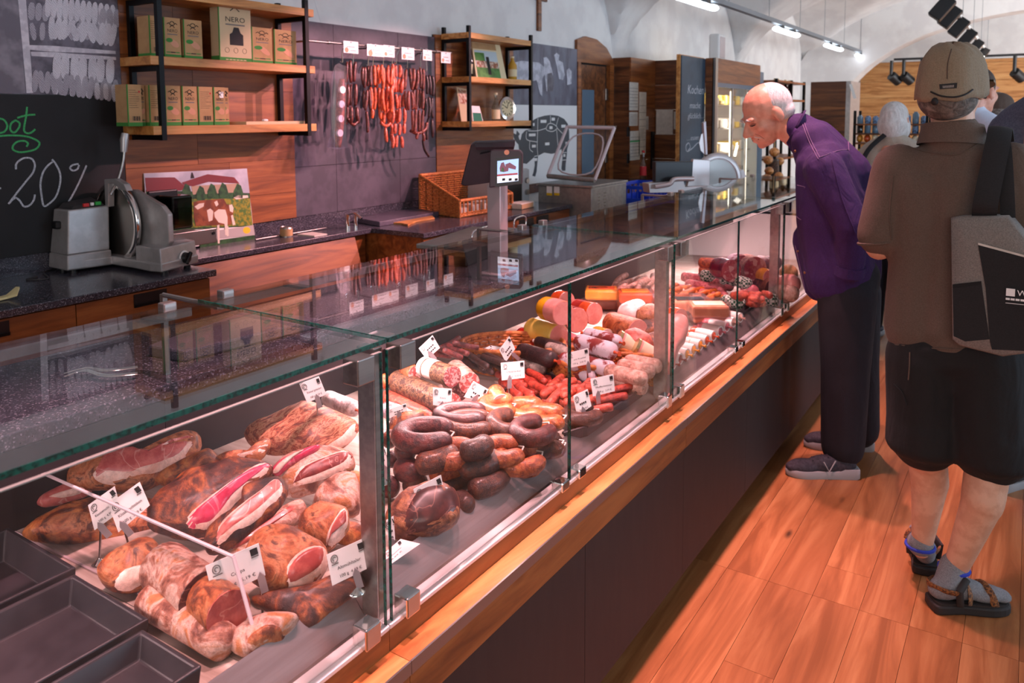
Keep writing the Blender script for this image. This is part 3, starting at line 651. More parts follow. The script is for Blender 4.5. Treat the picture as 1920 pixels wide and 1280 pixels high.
# salami in a clear bag
glass('bag_film', (.84, .78, .88), .16, .2)
sb = thing('bagged_salami', 'long salami with white round labels in a clear plastic bag on the rod', 'salami', (RX, 3.4, 1.6)); hook(640, 116, sb)
a, b = atx(641, 148, RX), atx(634, 276, RX); skin('salami_red', (150, 60, 44), (190, 100, 80))
ds = (b-a); pts = [a+ds*(i/14) for i in range(15)]; G().tube(pts, [.028*(math.sin(pi*min(max(i/14, .04), .96))**.25) for i in range(15)], 16).build('salami', 'salami_red', sb, smooth=2)
for i in range(4):
    c = a+ds*(.16+.21*i); G().tube([c+Vector((.010, -.012, 0)), c+Vector((.0265, -.013, 0))], .022, 14).build('round_label', 'card_white', sb)
def bagpt(u, v, d): return atx(u, v, RX+d)
outl = [(636, 118), (628, 122), (622, 140), (620, 200), (622, 245), (613, 276), (632, 280), (652, 277), (649, 256), (651, 200), (650, 140), (652, 124), (642, 122)]
g = G(); n = len(outl); F_ = [tuple(bagpt(*q, .036 if 3 < i < 9 else .02)) for i, q in enumerate(outl)]; Bk = [tuple(bagpt(*q, -.03)) for q in outl]
g.add(F_+Bk, [tuple(range(n)), tuple(range(n, 2*n))[::-1]]+[(i, (i+1) % n, n+(i+1) % n, n+i) for i in range(n)]); g.build('plastic_bag', 'bag_film', sb)
for k, (u0_, u1_, v0, v1) in enumerate(((644, 672, 76, 101), (688, 720, 82, 107), (719, 740, 84, 108), (753, 777, 88, 113), (793, 810, 93, 114), (827, 845, 97, 119))):
    t = thing('price_card', ['white price card nearest the bagged salami on the rod', 'second white price card on the sausage rod', 'white price card overlapping the second card on the rod', 'white price card above the brown red sausages on the rod', 'fifth white price card on the sausage rod', 'white price card at the right end of the rod in front of the shelf'][k], 'price card', (RX+.012, atx(u0_, v0, RX).y, atx(u0_, v1, RX).z), 'price cards on the rod')
    A = atx(u0_, v0, RX+.014+.003*(k % 2)); Bq = atx(u1_, v1, RX+.014+.003*(k % 2)); xx = A.x; h = A.z-Bq.z; wd = Bq.y-A.y
    box('card', 'card_white', xx-.001, xx, A.y, Bq.y, Bq.z, A.z, t)
    g = G(); 
    for i in range(5): g.box(xx, xx+.0005, A.y+wd*.22+i*wd*.11, A.y+wd*.22+i*wd*.11+wd*.08, Bq.z+h*.5, Bq.z+h*.56)
    g.box(xx, xx+.0005, A.y+wd*.45, A.y+wd*.85, Bq.z+h*.2, Bq.z+h*.25); g.box(xx, xx+.0005, A.y+wd*.45, A.y+wd*.55, Bq.z+h*.86, Bq.z+h*.95)
    meta(g.build('print', 'ink_grey', t), kind='stuff')
    G().prism([(wd*.13*math.cos(q), wd*.13*math.sin(q)) for q in np.linspace(0, 2*pi, 12)[:-1]], .0005, FA((xx, A.y+wd*.2, Bq.z+h*.25))).build('seal_print', 'pink_print', t)
# ------------------------------------------------------------------ things on the small shelf
plain('gold_liquid', (196, 150, 50), .1, coat=.6); plain('bottle_dark', (34, 22, 14), .1, coat=.5); plain('label_cream', (226, 210, 170), .7)
plain('photo_green', (84, 140, 60), .5, c2=(60, 110, 44), scale=20); plain('photo_sky', (190, 206, 214), .5); plain('photo_brown', (150, 80, 46), .5, c2=(210, 190, 170), scale=40)
def bottle(lab, u, v, x, r, h, mat, lab_mat='label_cream', neck=.3):
    p = atx(u, v, x); t = thing('bottle', lab, 'bottle', p); M_ = Matrix.Identity(4)
    G().lathe([(r*.9, 0), (r, .006), (r, h*(1-neck-.15)), (r*.5, h*(1-neck)), (r*.36, h*(1-neck*.7)), (r*.36, h*.93)], 18).build('glass', mat, t, smooth=True, local=True)
    G().lathe([(r*.42, h*.93), (r*.42, h)], 14).build('cap', lab_mat, t, smooth=True, local=True)
    G().lathe([(r*1.012, h*.14), (r*1.012, h*.45)], 18).build('label', lab_mat, t, smooth=True, local=True)
bottle('tall dark bottle left of the framed photo', 882, 147, -3.6, .022, .24, 'bottle_dark')
bottle('golden bottle with cream cap right of the framed photo', 961, 150, -3.56, .036, .19, 'gold_liquid', 'label_cream', .22)
glass('bottle_clear', (.82, .84, .78), .08)
bottle('clear swing top bottle with cream label in front of the clock', 930, 231, -3.54, .034, .24, 'bottle_clear')
fp = thing('framed_photo', 'cream framed colour photo of a man in black with cattle', 'picture', (-3.58, 4.95, 1.886))
P4 = [atx(894, 148, -3.53), atx(951, 152, -3.53), atx(937, 84, -3.62), atx(884, 78, -3.62)]
def panel4(parent, name, mat, P, t=.008):
    n = (P[1]-P[0]).cross(P[3]-P[0]).normalized(); return G().add([tuple(q) for q in P]+[tuple(q-n*t) for q in P], [(0, 1, 2, 3), (7, 6, 5, 4), (0, 4, 5, 1), (1, 5, 6, 2), (2, 6, 7, 3), (3, 7, 4, 0)]).build(name, mat, parent)
def sub4(P, a, b, c, d, off):
    n = (P[1]-P[0]).cross(P[3]-P[0]).normalized(); f = lambda s, t: P[0]*(1-s)*(1-t)+P[1]*s*(1-t)+P[2]*s*t+P[3]*(1-s)*t+n*off
    return [f(a, c), f(b, c), f(b, d), f(a, d)]
panel4(fp, 'mount', 'label_cream', P4)
panel4(fp, 'photo_print', 'photo_sky', sub4(P4, .04, .8, .06, .78, .001), .0008); panel4(fp, 'photo_print', 'photo_green', sub4(P4, .04, .8, .06, .36, .0016), .0006); panel4(fp, 'photo_print', 'photo_green', sub4(P4, .04, .36, .5, .72, .0016), .0006)
panel4(fp, 'photo_print', 'photo_brown', sub4(P4, .06, .78, .32, .5, .0022), .0006); panel4(fp, 'figure_print', 'ink', sub4(P4, .4, .5, .14, .62, .0028), .0006)
panel4(fp, 'brown_band', 'kraft', sub4(P4, .0, .82, .82, .99, .0014), .0006)
lf = thing('leaflet', 'tall folded kraft leaflet behind the left upright of the small shelf', 'leaflet', (-3.6, 4.75, 1.556)); Pq = [atx(866, 232, -3.56), atx(888, 232, -3.56), atx(878, 168, -3.66), atx(856, 163, -3.66)]; panel4(lf, 'cover', 'kraft_pale', Pq, .004); panel4(lf, 'photo_print', 'photo_brown', sub4(Pq, .1, .9, .55, .95, .001), .0006)
bk = thing('booklet', 'green and white booklet on the bottom board of the small shelf', 'booklet', (-3.58, 4.85, 1.556)); Pq = [atx(887, 231, -3.55), atx(907, 232, -3.55), atx(899, 199, -3.62), atx(884, 198, -3.62)]; panel4(bk, 'cover', 'card_white', Pq, .004); plain('booklet_green', (20, 112, 84), .5); panel4(bk, 'green_print', 'booklet_green', sub4(Pq, .06, .94, .04, .6, .001), .0006)
ck = thing('desk_clock', 'round chrome desk clock with pale dial', 'clock', (-3.57, 5.2, 1.556)); p = atx(950, 203, -3.56); Mc = frame(p, (1, -.18, .05), (0, 1, 0))
G().lathe([(.075, -.012), (.092, -.006), (.096, 0), (.092, .01), (.07, .012), (.07, .004)], 32, Mc).build('case', 'chrome', ck, smooth=True); G().lathe([(.069, .003), (.069, .005)], 28, Mc).build('dial', 'label_cream', ck)
g = G()
for i in range(12): a = 2*pi*i/12; g.tube([Mc @ Vector((.045*math.cos(a), .045*math.sin(a), .006)), Mc @ Vector((.062*math.cos(a), .062*math.sin(a), .006))], .003, 5)
meta(g.build('hour_marks', 'ink', ck), kind='stuff')
G().tube([Mc @ Vector((0, 0, .007)), Mc @ Vector((-.03, .02, .007))], .0025, 5).build('hand', 'ink', ck); G().tube([Mc @ Vector((0, 0, .008)), Mc @ Vector((.015, .048, .008))], .002, 5).build('hand', 'ink', ck)
G().box(p.x-.012, p.x+.012, p.y-.03, p.y+.03, 1.556, p.z-.09).build('foot', 'chrome', ck)
# ------------------------------------------------------------------ landscape picture panel leaning on the wall
pn = thing('picture_panel', 'colour picture panel of cows before a red roofed monastery', 'picture', (-3.68, 2.6, .9))
T = atx(463, 316, -3.712); B_ = atz(477, 447, .902); TL = atx(270, 325, -3.712); P4 = [TL+(B_-T), B_, T, TL]
panel4(pn, 'panel', 'white_paint', P4, .012); NP = (P4[1]-P4[0]).cross(P4[3]-P4[0]).normalized()
plain('pic_sky', (196, 196, 206), .35, c2=(168, 170, 182), scale=6); plain('pic_roof', (120, 40, 44), .35); plain('pic_wall', (176, 150, 126), .35); plain('pic_tree', (30, 62, 34), .35, c2=(50, 92, 48), scale=40); plain('pic_grass', (74, 110, 44), .35, c2=(150, 140, 40), scale=50)
plain('pic_cow', (150, 84, 50), .35, c2=(110, 56, 34), scale=20); plain('pic_white', (226, 214, 196), .35); plain('pic_mist', (176, 170, 166), .35)
za = lambda x, y: (260+x/7.11, 300+y/7.11)
def onpanel(pts, mat, off, name='print'):
    P = [atplane(*za(*q), P4[0], NP)+NP*off for q in pts]; n = len(P)
    G().add([tuple(q) for q in P]+[tuple(q-NP*.0005) for q in P], [tuple(range(n)), tuple(range(n, 2*n))[::-1]]+[(i, (i+1) % n, n+(i+1) % n, n+i) for i in range(n)]).build(name, mat, pn)
onpanel([(68, 180), (1442, 112), (1480, 480), (90, 520)], 'pic_sky', .0008)
onpanel([(90, 400), (1478, 440), (1500, 720), (1520, 880), (120, 960)], 'pic_tree', .0012); onpanel([(700, 520), (1478, 510), (1520, 870), (700, 900)], 'pic_grass', .0016)
onpanel([(700, 345), (1340, 310), (1320, 430), (720, 460)], 'pic_wall', .002); onpanel([(570, 300), (915, 188), (1270, 230), (1340, 312), (925, 290), (720, 350), (600, 330)], 'pic_roof', .0024); onpanel([(82, 235), (475, 230), (640, 370), (560, 405), (100, 420)], 'pic_roof', .0024)
onpanel([(690, 245), (700, 165), (715, 165), (740, 240)], 'ink', .0026)
for q in ((640, 400), (830, 430), (980, 400), (1130, 390), (1330, 400)): onpanel([(q[0]-60, q[1]+100), (q[0]-70, q[1]+20), (q[0]-20, q[1]-90), (q[0]+30, q[1]-60), (q[0]+60, q[1]+40), (q[0]+50, q[1]+110)], 'pic_tree', .0028)
onpanel([(1260, 500), (1320, 470), (1450, 470), (1460, 500), (1300, 525)], 'pic_white', .0028)
onpanel([(730, 560), (800, 540), (1130, 515), (1170, 590), (1250, 600), (1260, 690), (1230, 860), (760, 880), (730, 760)], 'pic_cow', .003)
for pl in ([(905, 670), (950, 645), (990, 680), (980, 800), (930, 820)], [(1000, 700), (1060, 655), (1150, 660), (1180, 760), (1180, 1000), (1150, 1000), (1140, 850), (1060, 830), (1010, 760)], [(1200, 600), (1240, 590), (1260, 640), (1250, 700), (1210, 680)], [(1000, 560), (1040, 540), (1060, 590), (1030, 620)], [(740, 620), (800, 580), (870, 570), (860, 620), (780, 660)], [(1225, 740), (1250, 730), (1285, 860), (1250, 870)]): onpanel(pl, 'pic_white', .0034)
onpanel([(900, 960), (1525, 865), (1545, 1000), (920, 1060)], 'pic_mist', .0032); onpanel([(800, 1100), (1540, 1000), (1545, 1110), (820, 1190)], 'pic_tree', .0028)
onpanel([(1040, 870), (1070, 860), (1075, 1110), (1050, 1110)], 'pic_white', .0038); onpanel([(1150, 880), (1190, 880), (1195, 1010), (1170, 1015)], 'pic_white', .0038)
c = [(1435+50*math.cos(a), 935+45*math.sin(a)) for a in np.linspace(0, 2*pi, 14)[:-1]]; onpanel(c, 'yellow', .0038, 'seal_print')
# ------------------------------------------------------------------ large slicer on the left worktop
def vert_poly_y(parent, name, mat, pts, y, t, bevel=0.):
    P = [aty(*q, y) for q in pts]; n = len(P)
    return G().add([tuple(q) for q in P]+[(q.x, q.y+t, q.z) for q in P], [tuple(range(n)), tuple(range(n, 2*n))[::-1]]+[(i, (i+1) % n, n+(i+1) % n, n+i) for i in range(n)]).build(name, mat, parent, bevel=bevel)
sl = thing('meat_slicer', 'large silver meat slicer in front of the chalkboard', 'slicer', (-3.5, 2.0, .9))
G().prism([(-3.725, 1.795), (-3.565, 1.79), (-3.545, 1.985), (-3.40, 1.99), (-3.24, 1.985), (-3.175, 2.0), (-3.25, 2.235), (-3.725, 2.24)], .04, z0=.915).build('base', 'aluminium', sl, bevel=.006)
G().add([(-3.727, 1.788, .917), (-3.558, 1.788, .917), (-3.552, 1.99, .917), (-3.727, 1.99, .917), (-3.722, 1.792, .985), (-3.562, 1.792, .985), (-3.556, 1.99, .985), (-3.722, 1.99, .985)],
        [(0, 3, 2, 1), (4, 5, 6, 7), (0, 1, 5, 4), (1, 2, 6, 5), (2, 3, 7, 6), (3, 0, 4, 7)]).build('housing_base', 'aluminium', sl, bevel=.006)
hs = G().add([(-3.722, 1.796, .985), (-3.566, 1.796, .985), (-3.56, 1.985, .985), (-3.722, 1.985, .985), (-3.705, 1.815, 1.185), (-3.58, 1.815, 1.185), (-3.574, 2.0, 1.19), (-3.705, 2.0, 1.19)],
        [(0, 3, 2, 1), (4, 5, 6, 7), (0, 1, 5, 4), (1, 2, 6, 5), (2, 3, 7, 6), (3, 0, 4, 7)]).build('motor_housing', 'aluminium', sl, bevel=.006)
p = atx(114, 420, -3.66); G().cbox((-3.655, 1.799, 1.115), .045, .03, .035).build('side_knob', 'black_plastic', hs, bevel=.008)
cp = G().add([(-3.70, 1.83, 1.186), (-3.583, 1.83, 1.186), (-3.58, 1.985, 1.19), (-3.70, 1.985, 1.19), (-3.69, 1.85, 1.212), (-3.60, 1.85, 1.20), (-3.60, 1.98, 1.205), (-3.69, 1.98, 1.225)],
        [(0, 3, 2, 1), (4, 5, 6, 7), (0, 1, 5, 4), (1, 2, 6, 5), (2, 3, 7, 6), (3, 0, 4, 7)]).build('control_panel', 'grey_dark', sl, bevel=.003)
plain('btn_red', (210, 40, 40), .4); plain('btn_green', (50, 170, 70), .4)
G().cbox((-3.588, 1.90, 1.200), .012, .026, .016).build('stop_button', 'btn_red', cp, bevel=.002); G().cbox((-3.588, 1.955, 1.203), .012, .026, .016).build('start_button', 'btn_green', cp, bevel=.002); G().cbox((-3.588, 1.928, 1.202), .012, .014, .014).build('lamp', 'card_white', cp, bevel=.002)
bc = aty(218, 417, 2.03); Mb = frame(bc, (0, -1, 0), (1, 0, 0))
G().lathe([(.186, -.012), (.192, -.006), (.192, .008), (.186, .014), (.168, .014), (.164, .004), (.166, -.012)], 48, Mb).build('blade_guard', 'chrome', sl, smooth=True)
G().lathe([(.163, -.004), (.163, .0), (.02, .004)], 40, Mb).build('blade', 'steel_brushed', sl, smooth=True)
vert_poly_y(sl, 'gauge_plate', 'aluminium', [(244, 480), (254, 430), (250, 395), (238, 355), (252, 356), (302, 386), (314, 402), (317, 455), (306, 470)], 2.06, .028, .006)
vert_poly_y(sl, 'gauge_mount', 'aluminium', [(262, 465), (300, 462), (302, 485), (262, 490)], 2.03, .05, .006)
kb = G().add([(-3.36, 1.99, .918), (-3.176, 2.0, .918), (-3.262, 2.24, .918), (-3.36, 2.24, .918), (-3.36, 1.99, 1.02), (-3.186, 2.0, 1.02), (-3.272, 2.235, 1.02), (-3.36, 2.235, 1.02)],
        [(0, 3, 2, 1), (4, 5, 6, 7), (0, 1, 5, 4), (1, 2, 6, 5), (2, 3, 7, 6), (3, 0, 4, 7)]).build('dial_box', 'aluminium', sl, bevel=.006)
nk = Vector((.94, .337, 0)); ck_ = atplane(345, 483, (-3.178, 2.0, .95), nk); Mk = frame(ck_, nk, (0, 1, 0))
G().lathe([(.034, 0), (.034, .003)], 28, Mk).build('dial_scale', 'card_white', kb); G().lathe([(.026, .003), (.024, .022)], 24, Mk).build('dial', 'black_plastic', kb, smooth=True); G().box(-.008, .008, -.03, .03, .02, .032, Mk @ Matrix.Rotation(-.6, 4, 'Z')).build('dial_grip', 'black_plastic', kb, bevel=.003)
xa = -3.33; A = atx(322, 470, xa); Bb = atx(407, 455, xa)
ct = G().box(xa-.02, xa, A.y, Bb.y, A.z+.006, A.z+.078).build('carriage_rail', 'steel_brushed', sl, bevel=.003); G().box(xa-.2, xa-.02, A.y, Bb.y-.02, A.z+.05, A.z+.06).build('carriage_table', 'black_plastic', sl); G().box(xa-.15, xa-.03, A.y, Bb.y-.06, 1.0, A.z+.05).build('carriage_slide', 'black_plastic', sl)
G().tube([(xa+.0, Bb.y-.02, A.z+.055), (xa+.006, Bb.y-.02, A.z+.055)], .008, 10).build('rail_screw', 'black_plastic', ct)
glass('smoke_acrylic', (.25, .27, .24), .06); q0 = atx(325, 432, -3.36); q1 = atx(361, 365, -3.36)
G().box(-3.50, -3.36, q0.y, q1.y, q0.z, q1.z).build('hand_guard', 'smoke_acrylic', sl, bevel=.01); G().box(-3.52, -3.505, q0.y-.03, q1.y+.02, q0.z, q1.z+.02).build('food_pusher', 'black_plastic', sl, bevel=.01)
h0, h1, h2, h3 = atx(207, 365, -3.52), atx(222, 335, -3.52), atx(232, 295, -3.52), atx(232, 268, -3.52)
lv = G().tube(catmull([h0, h1, h2, h3], 6), .007, 10).build('lever', 'steel', sl, smooth=True); G().tube([atx(232, 285, -3.52), atx(233, 262, -3.52), atx(235, 250, -3.52)], [.014, .019, .016], 12).build('lever_grip', 'aluminium', lv, smooth=True)
vert_poly_y(sl, 'sharpener_arm', 'aluminium', [(195, 336), (215, 335), (232, 345), (238, 358), (226, 356), (212, 344), (203, 344), (203, 388), (197, 388)], 1.99, .03, .003)
for fx, fy in ((-3.68, 1.83), (-3.59, 1.83), (-3.22, 2.04), (-3.29, 2.2), (-3.68, 2.2)): G().cyl((fx, fy, .9), (fx, fy, .918), .016).build('rubber_foot', 'black_plastic', sl)
cw = thing('cable', 'thin cable lying on the worktop left of the silver slicer', 'cable', (-3.6, 1.7, .9)); G().tube(catmull([(-3.735, 1.83, .905), (-3.69, 1.75, .904), atz(90, 522, .904), atz(50, 524, .904), atz(70, 519, .904)], 6), .0035, 8).build('cord', 'grey_dark', cw, smooth=True)
gl_ = thing('plastic_glove', 'crumpled cream plastic glove at the left end of the worktop', 'glove', atz(15, 555, .9)); plain('glove', (226, 214, 160), .6)
P = [atz(-10, 562, .902), atz(12, 556, .902), atz(30, 541, .925), atz(37, 541, .93), atz(32, 555, .915), atz(14, 560, .904), atz(-10, 566, .902)]
G().add([tuple(q) for q in P]+[tuple(q+Vector((-.01, .004, .006))) for q in P], [tuple(range(7)), tuple(range(7, 14))[::-1]]+[(i, (i+1) % 7, 7+(i+1) % 7, 7+i) for i in range(7)]).build('film', 'glove', gl_)
# ------------------------------------------------------------------ recess: tap, tins
tp = thing('mixer_tap', 'small chrome mixer tap in the recess worktop', 'tap', (-3.66, 3.42, .9)); p = atz(652, 428, .9); G().cyl(p, p+Vector((0, 0, .09)), .016).build('body', 'chrome', tp, smooth=True); G().cyl(p+Vector((.02, .05, 0)), p+Vector((.02, .05, .1)), .014).build('valve', 'chrome', tp, smooth=True); G().tube(catmull([p+Vector((0, 0, .085)), p+Vector((.06, 0, .10)), p+Vector((.12, 0, .07))], 5), .009, 10).build('spout', 'chrome', tp, smooth=True)
rt = thing('steel_rod', 'long thin steel rod lying along the recess splashback', 'rod', (-3.6, 3.1, .9)); G().tube([atz(479, 449, .908), atz(612, 427, .908)], .005, 8).build('rod', 'steel', rt, smooth=True)
tn = thing('tin_can', 'short round tin on the recess worktop', 'tin', atz(537, 443, .9)); G().lathe([(.036, 0), (.036, .055), (.034, .057), (.032, .053)], 24).build('can', 'steel_brushed', tn, smooth=True, local=True); G().lathe([(.0365, .006), (.0365, .046)], 24).build('wrap', 'kraft', tn, smooth=True, local=True)
cl = thing('cloth', 'flat pale cleaning cloth beside the short round tin', 'cloth', atz(585, 440, .9)); G().prism([(-.07, -.05), (.07, -.045), (.075, .05), (-.06, .055)], .006).build('fabric', 'paper', cl, local=True)
bx = thing('clear_container', 'clear plastic container beside the tap', 'container', atz(655, 424, .9)); p = atz(655, 424, .9); G().box(-.05, .05, .08, .2, 0, .055).build('tub', 'acrylic', bx, local=True, bevel=.006)
sbd = thing('granite_board', 'speckled purple granite slab in front of the tiles', 'board', (-3.6, 3.98, .9)); G().prism([tuple(atz(*q, .9).xy) for q in ((668, 417), (712, 425), (823, 405), (762, 396))], .032, z0=.9).build('slab', 'granite_fine', sbd, bevel=.004)
wsp = thing('wooden_board', 'small pale wooden board in front of the granite slab', 'board', (-3.25, 3.95, .9)); G().prism([tuple(atz(*q, .9).xy) for q in ((732, 420), (752, 421), (765, 424), (780, 417), (815, 411), (810, 407), (772, 411), (735, 414))], .012, z0=.9).build('board', 'oak_edge', wsp, bevel=.002)
# ------------------------------------------------------------------ wicker basket with sloping sides
plain('wicker', (206, 128, 66), .6, c2=(170, 94, 44), scale=60); plain('wicker_dark', (120, 62, 30), .7)
wb = thing('wicker_basket', 'open wicker basket with sloping sides on the wall worktop', 'basket', (-3.45, 4.6, .9))
C0, C1 = atz(788, 398, .902), atz(862, 408, .902); C2, C3 = Vector((C1.x+.02, C1.y+.62, .902)), Vector((C0.x+.02, C0.y+.62, .902))
HB, HF = .27, .115
def tops(c, h): return c+Vector((0, 0, h))
corner = [(C0, HB), (C1, HF), (C2, HF), (C3, HB)]
def weave(parent, a, ha, b, hb, rows, posts, name):
    g = G()
    for i in range(rows):
        f = (i+.5)/rows; pts = []
        for k in range(posts*2+1):
            s = k/(posts*2); q = a.lerp(b, s); zmax = ha*(1-s)+hb*s; d = (b-a).cross(Vector((0, 0, 1))).normalized()
            pts.append(q+Vector((0, 0, zmax*f))+d*(.006*(1 if (k+i) % 2 else -1)))
        g.tube(pts, .0062, 5)
    meta(g.build(name, 'wicker', parent, smooth=True), kind='stuff')
    for k in range(0, posts+1, 2):
        s = k/posts; q = a.lerp(b, s); G().cyl(q, q+Vector((0, 0, ha*(1-s)+hb*s)), .005, n=6).build('stake', 'wicker_dark', parent)
weave(wb, C0, HB, C1, HF, 17, 12, 'side_weave'); weave(wb, C3, HB, C2, HF, 17, 12, 'side_weave'); weave(wb, C0, HB, C3, HB, 17, 16, 'back_weave')
for k in range(15): q = C1.lerp(C2, k/14); G().cyl(q, q+Vector((0, 0, HF)), .006, n=6).build('stake', 'wicker', wb)
weave(wb, C1, .03, C2, .03, 3, 16, 'front_weave')
for (a, ha), (b, hb) in zip(corner, corner[1:]+corner[:1]): G().tube([tops(a, ha), tops(b, hb)], .011, 8).build('rim', 'wicker', wb, smooth=True); G().tube([a+Vector((0, 0, .008)), b+Vector((0, 0, .008))], .009, 8).build('bottom_rim', 'wicker', wb, smooth=True)
for a, ha in corner: G().cyl(a, tops(a, ha), .01, n=8).build('corner_post', 'wicker', wb)
G().prism([tuple(q.xy) for q in (C0, C1, C2, C3)], .006, z0=.902).build('floor', 'wicker_dark', wb)
for i in range(3): t = thing('folded_paper', 'white paper packet inside the wicker basket', 'packet', (C1.x-.08, C1.y+.1+.13*i, .91), 'paper packets in the basket'); G().box(-.05, .05, -.045, .045, 0, .05+.01*i).build('packet', 'paper', t, local=True, bevel=.006)
# ------------------------------------------------------------------ microwave, sandwich
mw = thing('microwave', 'grey microwave oven between basket and cow chart', 'microwave', (-3.5, 5.15, .9)); ya = atx(945, 370, -3.38).y; yb = atx(992, 370, -3.38).y; zt = atx(970, 318, -3.38).z
plain('mw_grey', (176, 178, 180), .45); G().box(-3.70, -3.39, ya-.1, yb, .905, zt).build('case', 'mw_grey', mw, bevel=.006); G().box(-3.39, -3.378, ya-.09, yb-.11, .915, zt-.012).build('door', 'black_plastic', mw, bevel=.004); pnl = G().box(-3.39, -3.376, yb-.105, yb-.003, .91, zt-.006).build('control_panel', 'mw_grey', mw, bevel=.003)
for k in (.3, .65): G().cyl((-3.378, yb-.05, .905+(zt-.905)*k), (-3.358, yb-.05, .905+(zt-.905)*k), .022).build('knob', 'steel', pnl, smooth=True)
for q in ((-3.66, ya-.06), (-3.43, ya-.06), (-3.66, yb-.05), (-3.43, yb-.05)): G().cyl((*q, .9), (*q, .906), .012).build('foot', 'black_plastic', mw)
sw = thing('wrapped_packet', 'white paper wrapped packet on the worktop end', 'packet', atz(975, 390, .9)); q = atz(975, 390, .9); plain('bread', (206, 160, 120), .8)
G().prism([(-.07, -.09), (.07, -.09), (.05, .13), (-.05, .13)], .045).build('wrap', 'paper', sw, local=True, bevel=.008); G().prism([(.068, -.088), (.074, -.088), (.055, .1), (.05, .1)], .034, z0=.004).build('filling', 'bread', sw, local=True)
# ------------------------------------------------------------------ vacuum sealing machine
vm = thing('vacuum_sealer', 'steel vacuum packing machine with raised clear lid', 'machine', (-3.2, 5.75, 0)); vy0, vy1, vx0, vx1 = 5.42, 6.05, -3.33, -2.84
plain('stainless', (158, 158, 154), .34, .5, c2=(146, 146, 143), scale=30)
zt = atx(1115, 352, vx1).z; bd = G().box(vx0, vx1, vy0, vy1, .52, zt).build('body', 'stainless', vm, bevel=.008)
G().box(vx0+.03, vx1-.03, vy0+.03, vy1-.03, 0.06, .52).build('stand', 'stainless', vm); G().box(vx0-.01, vx1+.01, vy0-.01, vy1+.01, zt, zt+.02).build('top_plate', 'stainless', vm, bevel=.004)
for j in (0, 1):
    for i in range(9): a = atx(1121+j*11, 360, vx1).y; z0 = atx(1121, 412-6*i, vx1).z; G().box(vx1, vx1+.004, a, a+.03, z0-.002, z0+.004).build('vent_slot', 'chrome', bd)
for i in range(2): a = aty(1025+i*14, 366, vy0-.001); b = aty(1035+i*14, 348, vy0-.001); G().box(a.x, b.x, vy0-.002, vy0, a.z+.02, b.z).build('sticker', 'card_white', bd); G().box(a.x, b.x, vy0-.0025, vy0, a.z, a.z+.02).build('warning_label', 'yellow', bd)
LP = [aty(1027, 330, vy0+.06), aty(1115, 338, vy0+.06), aty(1152, 240, 5.9), aty(1063, 238, 5.9)]
G().add([tuple(q) for q in LP]+[tuple(q+Vector((0, .05, .02))) for q in LP], [(0, 1, 2, 3), (4, 5, 6, 7), (0, 4, 5, 1), (1, 5, 6, 2), (2, 6, 7, 3), (3, 7, 4, 0)]).build('lid', 'acrylic', vm)
for i in range(4): G().tube([LP[i], LP[(i+1) % 4]], .014 if i else .02, 8).build('lid_frame', 'acrylic_edge' if i else 'stainless', vm, smooth=True)
IN = [LP[0].lerp(LP[2], .14)+Vector((0, .02, 0)), LP[1].lerp(LP[3], .14)+Vector((0, .02, 0)), LP[2].lerp(LP[0], .2)+Vector((0, .02, 0)), LP[3].lerp(LP[1], .2)+Vector((0, .02, 0))]
G().tube(catmull(IN, 5, True), .007, 8, closed=True).build('lid_rim', 'acrylic_edge', vm, smooth=True)
for q in ((vx0+.05, vy0+.05), (vx1-.05, vy0+.05), (vx0+.05, vy1-.05), (vx1-.05, vy1-.05)): G().cyl((*q, 0), (*q, .06), .025).build('castor', 'black_plastic', vm)
# ------------------------------------------------------------------ blue crates
plain('crate_blue', (18, 62, 190), .45)
def crate(lab, x0, x1, y0, y1, z0, h):
    t = thing('plastic_crate', lab, 'crate', ((x0+x1)/2, (y0+y1)/2, z0), 'blue stacking crates'); w_ = .008
    box('bottom', 'crate_blue', x0, x1, y0, y1, z0, z0+.01, t)
    for (a, b, c, d) in ((x0, x0+w_, y0, y1), (x1-w_, x1, y0, y1), (x0+w_, x1-w_, y0, y0+w_), (x0+w_, x1-w_, y1-w_, y1)):
        box('side_wall', 'crate_blue', a, b, c, d, z0+.01, z0+h*.42, t); box('rim', 'crate_blue', a-.006, b+.006, c-.006, d+.006, z0+h*.84, z0+h, t)
        n = 7
        for i in range(n+1):
            if b-a < d-c: q = c+(d-c-.012)*i/n; box('rib', 'crate_blue', a, b, q, q+.012, z0+h*.42, z0+h*.84, t)
            else: q = a+(b-a-.012)*i/n; box('rib', 'crate_blue', q, q+.012, c, d, z0+h*.42, z0+h*.84, t)
cz = atz(1200, 340, 1.0)
crate('lower blue plastic crate behind the vacuum machine', -3.1, -2.72, 6.25, 6.85, .60, .19); crate('upper blue plastic crate behind the vacuum machine', -3.1, -2.72, 6.25, 6.85, .795, .19)
ctb = thing('crate_trolley', 'low steel stand under the blue crates', 'stand', (-2.9, 6.55, 0)); box('top', 'stainless', -3.12, -2.7, 6.23, 6.87, .57, .6, ctb)
for q in ((-3.1, 6.25), (-2.72, 6.25), (-3.1, 6.85), (-2.72, 6.85)): G().cyl((*q, 0), (*q, .57), .015).build('leg', 'stainless', ctb)
